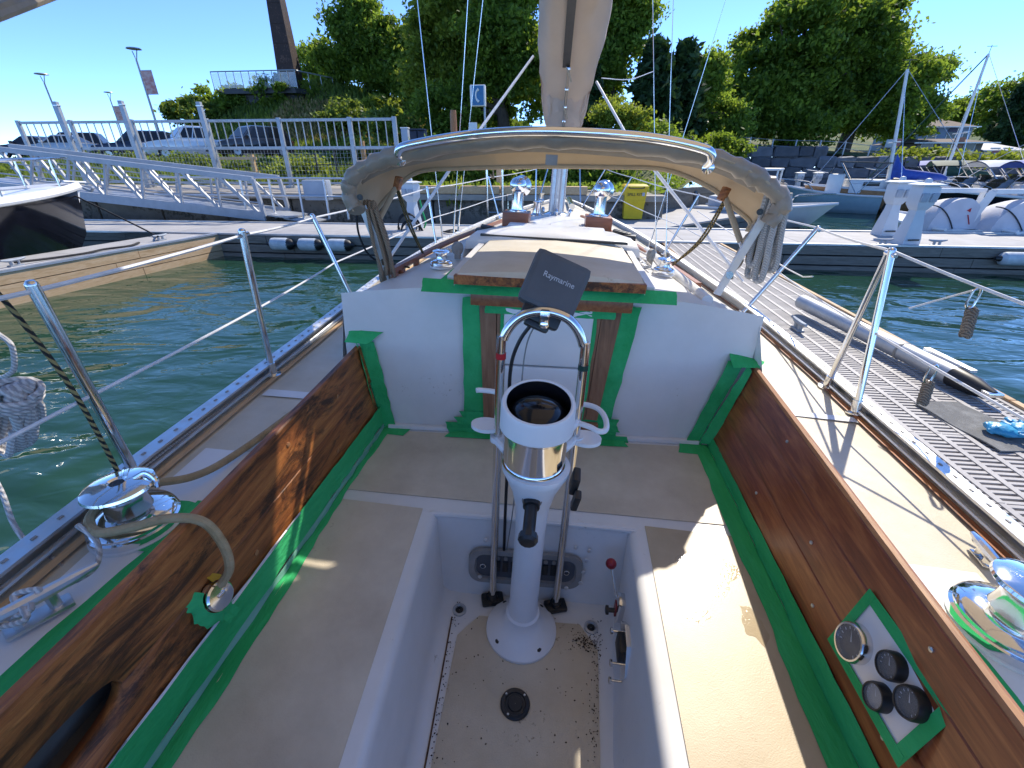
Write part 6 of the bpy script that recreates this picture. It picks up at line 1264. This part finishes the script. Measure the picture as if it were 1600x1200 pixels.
a=WY(1600,398,9.93); fender('white fender on the dock side at the right edge of the picture',a.x,9.93,.33,.8,.13)
# yellow spill kit bin
bp=V((1.96,14.35,.5)); BN=thing('yellow_spill_bin','yellow wheeled spill kit bin standing on the angled pier','bin',bp)
def fru(rows,m,nm,par,bev=None):
    mb=MB(); rr=[[(bp.x-a,bp.y-b,z),(bp.x+a,bp.y-b,z),(bp.x+a,bp.y+b,z),(bp.x-a,bp.y+b,z)] for a,b,z in rows]; mb.rows(rr,True); mb.add(rr[0],[(0,1,2,3)]); mb.add(rr[-1],[(0,1,2,3)]); return part(nm,mb,m,par)
body=fru([(.26,.27,.53),(.285,.30,.95),(.30,.315,1.0),(.30,.315,1.03),(.29,.31,1.035),(.32,.34,1.36)],M['yellow'],'body',BN); lid=fru([(.345,.37,1.36),(.35,.375,1.40),(.30,.32,1.445),(.25,.27,1.45)],M['yellow'],'lid',BN); part('lid_handle',MB().tube([(bp.x-.2,bp.y-.385,1.40),(bp.x-.18,bp.y-.41,1.36),(bp.x+.18,bp.y-.41,1.36),(bp.x+.2,bp.y-.385,1.40)],.012,8,4),M['black'],lid)
for s_ in(-1,1): w_=part('wheel',MB().lathe([(.05,-.03),(.10,-.03),(.11,0),(.10,.03),(.05,.03)],frame((bp.x+s_*.29,bp.y+.22,.615),(1,0,0)),18),M['rubber'],BN); part('hub',MB().lathe([(.05,-.02),(.05,.034),(.02,.036)],frame((bp.x+s_*.29,bp.y+.22,.615),(s_,0,0)),12),M['greyplastic'],w_)
part('lettering',text_mb('SPILL KIT',.105,Matrix.Translation((bp.x-.02,bp.y-.3365,1.19))@Matrix.Rotation(R(93.5),4,'X'),.002),M['black'],BN); part('sticker',MB().box((bp.x+.22,bp.y-.337,1.2),(.07,.006,.09),(.06,0,0)),M['bluepanel'],BN)
# dock ladder
ld=thing('quay_ladder','stainless ladder with tall rails fixed to the quay wall behind the bow','ladder',(-2.8,14.3,.4)); xa,xb=WY(761,300,14.2).x,WY(785,300,14.2).x
for x in(xa,xb): part('rail',MB().tube([(x,14.25,.1),(x,14.25,2.05)],.035,8),M['steel'],ld)
for z in(.3,.65,1.0): part('rung',MB().tube([(xa,14.25,z),(xb,14.25,z)],.02,8),M['steel'],ld)
wp=WY(779,240,15.5); tp=thing('timber_post','plain pale timber post behind the quay ladder','post',(wp.x,15.5,1.1)); part('post',MB().box((wp.x,15.5,1.85),(.14,.14,1.5),bev=.01),M['plankpale'],tp); part('cap',MB().box((wp.x,15.5,2.62),(.16,.16,.04),bev=.01),M['plankpale'],tp)
# things on the grated finger dock
mt=[W(1427,630,.505),W(1497,628,.505),W(1640,690,.505),W(1563,706,.505)]
d0=(mt[3]-mt[0]); cm=MB(); nn=14; rows=[]
mt[3]=mt[0]+(mt[3]-mt[0]); e2_=mt[1]-mt[0]
for i in range(nn+1):
    f=i/nn; rows.append([mt[0]+d0*1.0*f+e2_*g_+V((0,0,.006+.005*math.sin(f*9+g_*4))) for g_ in np.linspace(0,1,7)])
cm.rows(rows); cm.rows([[p-V((0,0,.008)) for p in r_] for r_ in rows]); cm.rows([rows[0],[p-V((0,0,.008)) for p in rows[0]]]); cm.rows([rows[-1],[p-V((0,0,.008)) for p in rows[-1]]]); cm.rows([[r_[0] for r_ in rows],[r_[0]-V((0,0,.008)) for r_ in rows]])
solo('carpet_strip',cm,M['carpet'],'grey speckled carpet strip lying on the grated finger dock','carpet')
gl=W(1566,676,.53)
def glove(label,c,ang,s):
    t=thing('nitrile_glove',label,'glove',c,'blue gloves on the carpet'); T_=Matrix.Translation(c)@Matrix.Rotation(ang,4,'Z')@Matrix.Scale(s,4)
    b_=MB(); rows=[]
    for i in range(9):
        f=i/8; w_=.055*(1-.25*abs(f-.45)*2); h_=.030*(.5+math.sin(PI*min(1,f+.1))*.6); rows.append([T_@V((-.07+.14*f+.004*math.sin(k*2+i),w_*math.cos(2*PI*k/14)*(1+.16*math.sin(k*2.3+i*1.7)),.012+h_*max(-.35,math.sin(2*PI*k/14))*(1+.3*math.sin(k*3.1+i*2.2)))) for k in range(14)])
    b_.rows(rows,True); b_.add(rows[0],[tuple(range(14))]); b_.add(rows[-1],[tuple(range(14))]); part('palm',b_,M['glove'],t,sharp=80)
    for k in range(4): a=-.5+.33*k; part('finger',MB().tube([T_@V((.05,.035*(k-1.5)/1.5,.022)),T_@V((.085,.05*(k-1.5)/1.5,.026+.01*math.sin(k*2))),T_@V((.11,.045*(k-1.5)/1.5+.012*math.sin(k*3),.012))],[.013,.012,.008],8,4),M['glove'],t)
    part('thumb',MB().tube([T_@V((-.01,.045,.02)),T_@V((.02,.075,.02)),T_@V((.05,.07,.01))],[.014,.012,.008],8,4),M['glove'],t); part('cuff',MB().tube([T_@V((-.068,-.04,.012)),T_@V((-.075,0,.035)),T_@V((-.068,.04,.012))],.008,8,4),M['glove'],t)
glove('crumpled blue glove lying nearer the left on the carpet strip',gl,R(-25),1.15); glove('crumpled blue glove at the right of the other glove',W(1592,672,.53),R(60),1.0)
a=W(1372,530,.60); b=W(1490,588,.58); dpz=thing('dock_pipe','silver pipe roller with black end lying along the outer edge of the grated dock','pipe',b-V((0,0,.08)))
part('pipe',MB().tube([a+(a-b)*1.5,b],.075,20),M['aludull'],dpz); part('end',MB().tube([b,b+(b-a).normalized()*.16,b+(b-a).normalized()*.30],[.078,.07,.035],18),M['black'],dpz); part('ring',MB().tube([a.lerp(b,.35),a.lerp(b,.38)],.079,20),M['greyplastic'],dpz); part('bracket',MB().box(a.lerp(b,.8)+V((.06,0,.075)),(.05,.45,.02),(0,0,.05)),M['alu'],dpz)
part('lug',MB().box(b+(b-a).normalized()*.28+V((0,0,.01)),(.10,.09,.03),bev=.008),M['steel'],dpz)
rope('dock_black_line','black mooring line lying across the left finger dock',[(-11.0,9.6,1.35),(-10.2,9.7,.9),(-9.4,9.6,.56),(-8.9,9.15,.56),(-8.7,9.0,.6)],.018,M['ropedark'],5); rope('dock_dark_rope','dark rope lying loose on the left finger dock near its cleat',[(-8.8,8.6,.53),(-8.65,8.2,.53),(-8.8,7.8,.53),(-8.75,7.4,.53),(-8.9,6.9,.53),(-8.95,6.4,.56)],.02,M['ropedark'],5)
rope('bow_line','black bow line coiled on the main dock behind the port shrouds',[(-2.9,10.9,.53),(-2.7,10.7,.55),(-2.5,10.9,.53),(-2.7,11.0,.56),(-2.8,10.75,.55),(-2.3,10.75,.54),(-1.6,10.6,.53),(-.8,10.2,.55)],.02,M['ropedark'],5)
rope('white_dock_line','thin white line lying on the sunlit finger dock edge',[(-8.3,9.6,.54),(-8.5,7.8,.5),(-8.65,6.6,.53),(-8.75,5.4,.52)],.012,M['ropewhite'],5)
# far docks for the boats at the right
fdk=thing('far_dock','low grey dock among the boats below the stone seawall','dock',(18,26.5,0))
for s,e in runs(8.5,34,3.2): part('deck_panel',MB().box(((s+e)/2,26.4,.47),(e-s-.02,1.6,.06)),M['boardgrey'],fdk); part('plank',MB().box(((s+e)/2,25.58,.3),(e-s-.02,.05,.26)),M['plankgrey'],fdk)
part('float',MB().box((21,26.4,.15),(25,1.4,.5)),M['black'],fdk)
# ---------------------------------------------------------------- other boats
def hullrows(L,B,fb,rise,tw=.85,n=15,flare=.86,draft=.25):
    rows=[]
    for i in range(n):
        f=i/(n-1); x=-L/2+L*f; b=B/2*(tw+(1-tw)*math.sin(min(1,f/.45)*PI/2)) if f<.45 else B/2*max(.0,1-((f-.45)/.55)**2.4); z=fb+rise*f*f; cz=.18+.35*f**3; k=flare-.25*max(0,f-.6)
        rows.append([(x+.0,-b,z),(x-.25*f**4,-b*k*.98,cz),(x-.6*f**4,-b*.5*k,-draft*.3+.2*f**4),(x-.7*f**4,0,-draft+.5*f**5),(x-.6*f**4,b*.5*k,-draft*.3+.2*f**4),(x-.25*f**4,b*k*.98,cz),(x,b,z)])
    return rows
def boat(name,label,x,y,ang,L,B,fb,rise,hm,dm,cat='motorboat',group=None,rub=None,tw=.85):
    t=thing(name,label,cat,(x,y,0),group); T_=Matrix.Translation((x,y,0))@Matrix.Rotation(ang,4,'Z'); XF[0]=T_
    rows=hullrows(L,B,fb,rise,tw); mb=MB(); mb.rows(rows); mb.add(rows[0],[tuple(range(7))]); h=part('hull',mb,hm,t,sharp=45)
    gun=[V(r_[0]) for r_ in rows]+[V(r_[-1]) for r_ in rows[::-1]]; part('gunwale',MB().tube(gun,.045,6),rub or M['gelplain'],t)
    dk=MB(); dk.rows([[V(r_[0])+V((0,.04,-.03)),V((r_[0][0],0,r_[0][2]+.02)),V(r_[-1])+V((0,-.04,-.03))] for r_ in rows[(0 if cat!='skiff' else 8):]]); part('deck',dk,dm,t)
    return t
def endboat(): XF[0]=None
# black hulled cruiser at the far left
bb=boat('black_hulled_boat','black hulled motorboat with white deck moored left of the finger dock',-11.15,5.6,R(90),8.6,2.9,1.30,.28,M['navy'],M['gelplain'],tw=.95)
part('stem',MB().tube([(4.25,0,1.55),(4.0,0,1.0),(3.72,0,.45),(3.6,0,.1)],[.06,.07,.09,.08],8,3),M['gelplain'],bb)
part('deck_trim',MB().tube([V(r_[0])+V((0,-.01,-.06)) for r_ in hullrows(8.6,2.9,1.30,.28,.95)],.06,8),M['gelplain'],bb)
rl=[V((x,-1.30*(1-max(0,(x-.4)/3.8)**2.4)+.06,2.0+.1*max(0,x)/4)) for x in np.linspace(-2,4.1,12)]
part('bow_rail',MB().tube(rl+[V((4.3,0,2.12))]+[V((p.x,-p.y,p.z)) for p in rl[::-1]],.02,8),M['steel'],bb)
for p in rl[1::3]: part('rail_post',MB().tube([p,V((p.x,p.y,1.42))],.018,6),M['steel'],bb); part('rail_post',MB().tube([V((p.x,-p.y,p.z)),V((p.x,-p.y,1.42))],.018,6),M['steel'],bb)
part('cabin',MB().box((-1.6,0,1.75),(3.2,1.9,.8),bev=.12),M['gelplain'],bb); part('windscreen',MB().box((.05,0,1.95),(.06,1.6,.45),(0,-.5,0),.02),M['glass'],bb); part('anchor',MB().tube([(4.0,0,1.64),(4.5,0,1.6)],.03,6).tube([(4.5,-.15,1.5),(4.55,0,1.42),(4.5,.15,1.5)],.03,6,3),M['bluepanel'],bb); part('hatch',MB().lathe([(.3,1.46),(.3,1.5),(.25,1.52)],Matrix.Translation((2.4,0,0)),20),M['gelplain'],bb); endboat()
def outboard(t,x,y,m,s=1.0):
    e_=part('outboard',MB().box((x-.28*s,y,1.02*s+.05),(.5*s,.36*s,.42*s),(0,-.15,0),.09*s),m,t); part('leg',MB().box((x-.18*s,y,.45*s),(.2*s,.14*s,.9*s),(0,-.1,0),.03*s),m,e_); part('plate',MB().box((x-.25*s,y,.15*s),(.4*s,.2*s,.03*s)),m,e_); part('bracket',MB().box((x-.02*s,y,.8*s),(.16*s,.26*s,.3*s),bev=.02*s),M['greyplastic'],e_)
# pale blue centre console
c1=boat('centre_console_boat','pale blue centre console boat with black outboard below the seawall',11.8,23.2,R(150),3.9,1.7,.72,.32,M['palehull'],M['gelplain'])
part('console',MB().box((-.1,0,1.15),(.6,.7,.8),bev=.06),M['gelplain'],c1); part('windshield',MB().box((.15,0,1.68),(.04,.66,.34),(0,-.3,0),.01),M['glass'],c1); part('seat',MB().box((-.9,0,1.0),(.45,.9,.4),bev=.06),M['gelplain'],c1); outboard(c1,-2.0,.0,M['black'],1.1)
cp_=part('bimini',MB().slab([(-1.9,-.8,1.95),(-.1,-.85,2.0),(-.1,.85,2.0),(-1.9,.8,1.95)],.05),M['black'],c1)
for s_ in(-1,1): part('bimini_pole',MB().tube([(-1.0,s_*.85,.8),(-1.8,s_*.8,1.95)],.02,6),M['steel'],c1); part('bimini_pole',MB().tube([(-1.0,s_*.85,.8),(-.15,s_*.82,1.98)],.02,6),M['steel'],c1); part('bow_rail',MB().tube([(.6,s_*.86,.9),(1.0,s_*.78,1.2),(2.0,s_*.3,1.3),(2.2,0,1.3)],.018,6,3),M['steel'],c1)
endboat()
c2=boat('pilothouse_boat','small white boat with a hardtop behind the right end of the dodger',6.9,17.7,R(-28),4.4,1.8,.55,.25,M['gelplain'],M['gelplain'])
part('hardtop',MB().box((-.5,0,1.80),(1.7,1.4,.07),bev=.03),M['paint'],c2); part('cabin_front',MB().box((.25,0,1.05),(.08,1.2,.7),bev=.02),M['gelplain'],c2)
for s_ in(-1,1):
    part('side_wall',MB().box((-.3,s_*.62,.95),(1.0,.06,.5),bev=.015),M['gelplain'],c2); part('window',MB().box((-.3,s_*.63,1.42),(.8,.03,.32),bev=.01),M['glass'],c2)
    for x in(-1.25,.3): part('post',MB().tube([(x,s_*.63,.6),(x,s_*.63,1.77)],.03,6),M['paint'],c2)
part('windscreen',MB().box((.3,0,1.55),(.03,1.0,.34),bev=.01),M['glass'],c2); part('bow_rail',MB().tube([(.8,-.75,.75),(1.0,-.7,1.0),(1.95,-.15,1.1),(2.05,0,1.1),(1.95,.15,1.1),(1.0,.7,1.0),(.8,.75,.75)],.02,6,4),M['steel'],c2); outboard(c2,-2.25,0,M['black'],.8); part('cooler',MB().box((-1.5,0,.75),(.5,.9,.35),bev=.04),M['bluepanel'],c2); endboat()
def sailing(label,px,pyb,pyt,Y,px2,cover,ang,hm,L=7.0,extra=None):
    b=WY(px,pyb,Y); t_=WY(px2,pyt,Y); t=boat('moored_sailboat',label,b.x-.3*math.cos(ang),Y-.3*math.sin(ang),ang,L,2.3,.85,.25,hm,M['gelplain'],'sailboat','sailboats moored below the seawall'); XF[0]=None
    Ti=Matrix.Translation((b.x,Y,0))@Matrix.Rotation(ang,4,'Z'); mst=part('mast',MB().tube([(b.x,Y,.9),(t_.x,Y,t_.z)],[.075,.055],10),M['paint'],t)
    d=V((t_.x-b.x,0,t_.z-.9)); part('spreader',MB().tube([V((b.x,Y,.9))+d*.42+Ti.to_3x3()@V((0,-.7,0)),V((b.x,Y,.9))+d*.42+Ti.to_3x3()@V((0,.7,0))],.025,6),M['paint'],mst); part('wind_vane',MB().tube([V((t_.x,Y,t_.z)),V((t_.x,Y,t_.z+.35))],.012,5).tube([V((t_.x-.2,Y,t_.z+.3)),V((t_.x+.25,Y,t_.z+.3))],.012,5),M['greycase'],mst)
    tp_=V((t_.x,Y,t_.z)); bow=Ti@V((L/2-.5,0,1.15)); st_=Ti@V((-L/2+.2,0,1.0)); part('forestay',MB().tube([tp_,bow],.03 if extra else .012,6),extra or M['wire'],mst); part('backstay',MB().tube([tp_,st_],.012,5),M['wire'],mst)
    for s_ in(-1,1): part('shroud',MB().tube([tp_.lerp(V((b.x,Y,.9)),.1),Ti@V((-.2,s_*1.05,.95))],.011,5),M['wire'],mst)
    XF[0]=Ti; rows=[]
    for x,zb,w_,h_ in((.05,1.35,.16,1.0),(-.12,1.3,.26,.75),(-.4,1.3,.36,.45),(-1.0,1.32,.42,.36),(-1.7,1.32,.3,.26),(-1.95,1.32,.14,.14)):
        rows.append([(x,w_/2*math.cos(2*PI*k/14),zb+h_/2+h_/2*math.sin(2*PI*k/14)) for k in range(14)])
    mb=MB(); mb.rows(rows,True); mb.add(rows[0],[tuple(range(14))]); mb.add(rows[-1],[tuple(range(14))]); part('boom_cover',mb,cover,t)
    part('cabin',MB().box((.3,0,1.12),(2.6,1.3,.42),bev=.08),M['gelplain'],t)
    for s_ in(-1,1):
        for x in(-.3,.8): part('portlight',MB().box((x,s_*.655,1.16),(.6,.03,.15),bev=.01),M['glass'],t)
    part('pulpit',MB().tube([(L/2-1.0,-.6,1.6),(L/2-.3,-.2,1.7),(L/2-.2,0,1.7),(L/2-.3,.2,1.7),(L/2-1.0,.6,1.6)],.018,6,3),M['steel'],t); XF[0]=None; return t
sailing('moored sailboat with blue boom cover and tan hull band',1384,300,108,23.0,1418,M['bluecloth'],R(165),M['tanhull']); sailing('moored sailboat with dark green boom cover and green furled headsail',1470,290,84,29.0,1545,M['greencloth'],R(168),M['gelplain'],8.0,M['greencloth'])
sailing('moored sailboat at the right edge with only its leaning mast showing',1598,300,215,30.0,1622,M['bluecloth'],R(160),M['gelplain'],7.0)
def runabout(label,x,y,ang,hm,top,L=5.0,arch=None):
    t=boat('moored_runabout',label,x,y,ang,L,2.0,.8,.3,hm,M['gelplain'],'motorboat','motorboats moored below the seawall')
    part('windscreen',MB().box((.5,0,1.25),(.05,1.5,.42),(0,-.5,0),.01),M['glass'],t); part('seat',MB().box((-.5,.4,1.0),(.5,.5,.5),bev=.06),M['gelplain'],t); part('seat',MB().box((-.5,-.4,1.0),(.5,.5,.5),bev=.06),M['gelplain'],t)
    rows=[[(x_,y_,2.0-.25*abs(y_)**2+.05*math.sin((x_+1.5)*1.5)) for y_ in np.linspace(-.95,.95,7)] for x_ in np.linspace(-1.6,.3,5)]; mb=MB(); mb.rows(rows); mb.rows([[(a,b,c+.04) for a,b,c in r_] for r_ in rows]); part('bimini',mb,top,t)
    for s_ in(-1,1): part('bimini_pole',MB().tube([(-.6,s_*.95,.9),(-1.55,s_*.93,1.78)],.02,6),M['steel'],t); part('bimini_pole',MB().tube([(-.6,s_*.95,.9),(.25,s_*.93,1.78)],.02,6),M['steel'],t); part('bow_rail',MB().tube([(.8,s_*.9,1.0),(1.2,s_*.75,1.25),(2.2,s_*.15,1.35)],.016,6,3),M['steel'],t)
    part('hull_stripe',MB().tube([V(r_[0])+V((0,-.012,-.22)) for r_ in hullrows(L,2.0,.8,.3)],.035,6),top,t)
    if arch: part('radar_arch',MB().bar((-1.8,-.95,.9),(-1.4,-.85,2.0),.1,.25).bar((-1.8,.95,.9),(-1.4,.85,2.0),.1,.25).bar((-1.4,-.85,2.0),(-1.4,.85,2.0),.25,.1),M['paint'],t)
    outboard(t,-L/2-.05,0,M['black'] if not arch else M['paint'],1.0); endboat(); return t
def at0(px,py): a=W(px,py,0); return a.x,a.y
for lab,px,py,ang,hm,top,ar in (('runabout with blue bimini moored between the green covered sailboat and the right edge',1535,322,R(160),M['gelplain'],M['bluecloth'],None),('runabout with black bimini behind the green covered sailboat boom',1505,306,R(150),M['gelplain'],M['black'],None),('white runabout with orange canopy near the right edge',1590,330,R(170),M['gelplain'],M['orange'],None),('dark hulled runabout with a white arch behind the white covered boats',1560,345,R(165),M['navy'],M['bluecloth'],True),('black topped runabout farthest right under the seawall shrubs',1590,310,R(150),M['gelplain'],M['black'],None),('white runabout with grey bimini left of the orange canopy boat',1548,333,R(175),M['gelplain'],M['bluepanel'],None),
 ('small white runabout with green bimini just right of the blue covered sailboat',1440,321,R(155),M['gelplain'],M['greencloth'],None),('white runabout with tan bimini left of the green furled headsail',1462,312,R(165),M['gelplain'],M['canvas'],None),('pale blue runabout with blue top between the two moored sailboats',1425,312,R(150),M['palehull'],M['bluecloth'],None),('white runabout with white arch and navy top near the right edge',1580,318,R(158),M['gelplain'],M['navy'],True),('orange hulled runabout with grey top in front of the green covered sailboat',1505,335,R(170),M['orange'],M['bluepanel'],None)):
    x,y=at0(px,py); runabout(lab,x,y,ang,hm,top,5.0,ar)
# white covered sterns right behind the main dock
def covered(label,px,Y,logo,w_=1.35):
    a=WY(px,352,Y); t=boat('covered_boat',label,a.x,Y+.75,R(100),2.4,1.5,.55,.2,M['gelplain'],M['gelplain'],'motorboat','covered boats at the main dock'); XF[0]=Matrix.Translation((a.x,Y,.35))@Matrix.Rotation(R(8),4,'Z')
    rows=[]
    for i in range(9):
        f=i/8; rows.append([(w_/2*math.cos(th)*(1-.55*f**3)*(1.05 if th>PI/2 else .9),-.2+1.3*f,-.05+.95*math.sin(th)**.8*(1-.5*f**2.5)) for th in np.linspace(0.02,PI-.02,17)])
    mb=MB(); mb.rows(rows); mb.add(rows[0],[tuple(range(17))]); cv=part('fitted_cover',mb,M['covercloth'],t,sharp=60)
    part('cover_piping',MB().tube([(-w_*.62+w_*.62*k,-.23,.72-.62*k*k*1.1+.02) for k in np.linspace(0.02,.98,10)],.014,6),M['black'],cv)
    if logo: part('cover_mark',MB().prism([(-.05,0),(.04,.06),(.05,-.04)],Matrix.Translation((.15,-.206,.62))@Matrix.Rotation(PI/2,4,'X'),.006).bar((.17,-.212,.52),(.3,-.212,.3),.03,.008),M['redtape'],cv)
    for s_ in(-1,1): part('arch_leg',MB().bar((s_*w_*.62,.35,.0),(s_*w_*.5,.15,1.05),.09,.16),M['paint'],t)
    part('arch_top',MB().bar((-w_*.5,.15,1.05),(w_*.5,.15,1.05),.16,.1),M['paint'],t); part('stern_cleat',MB().tube([(w_*.75,-.05,.12),(w_*.95,-.05,.16)],.05,8).box((w_*.8,0,.05),(.35,.3,.12),bev=.03),M['greyplastic'],t); XF[0]=None
M['covercloth']=pm('white_cover_cloth',(.62,.62,.66),(.54,.54,.58),3,.75,0,.4,8)
covered('boat stern under a rounded white cover with dark piping behind the right dock',1482,12.9,True); covered('boat under a pale cover at the right edge behind the main dock',1592,12.7,False,1.7)
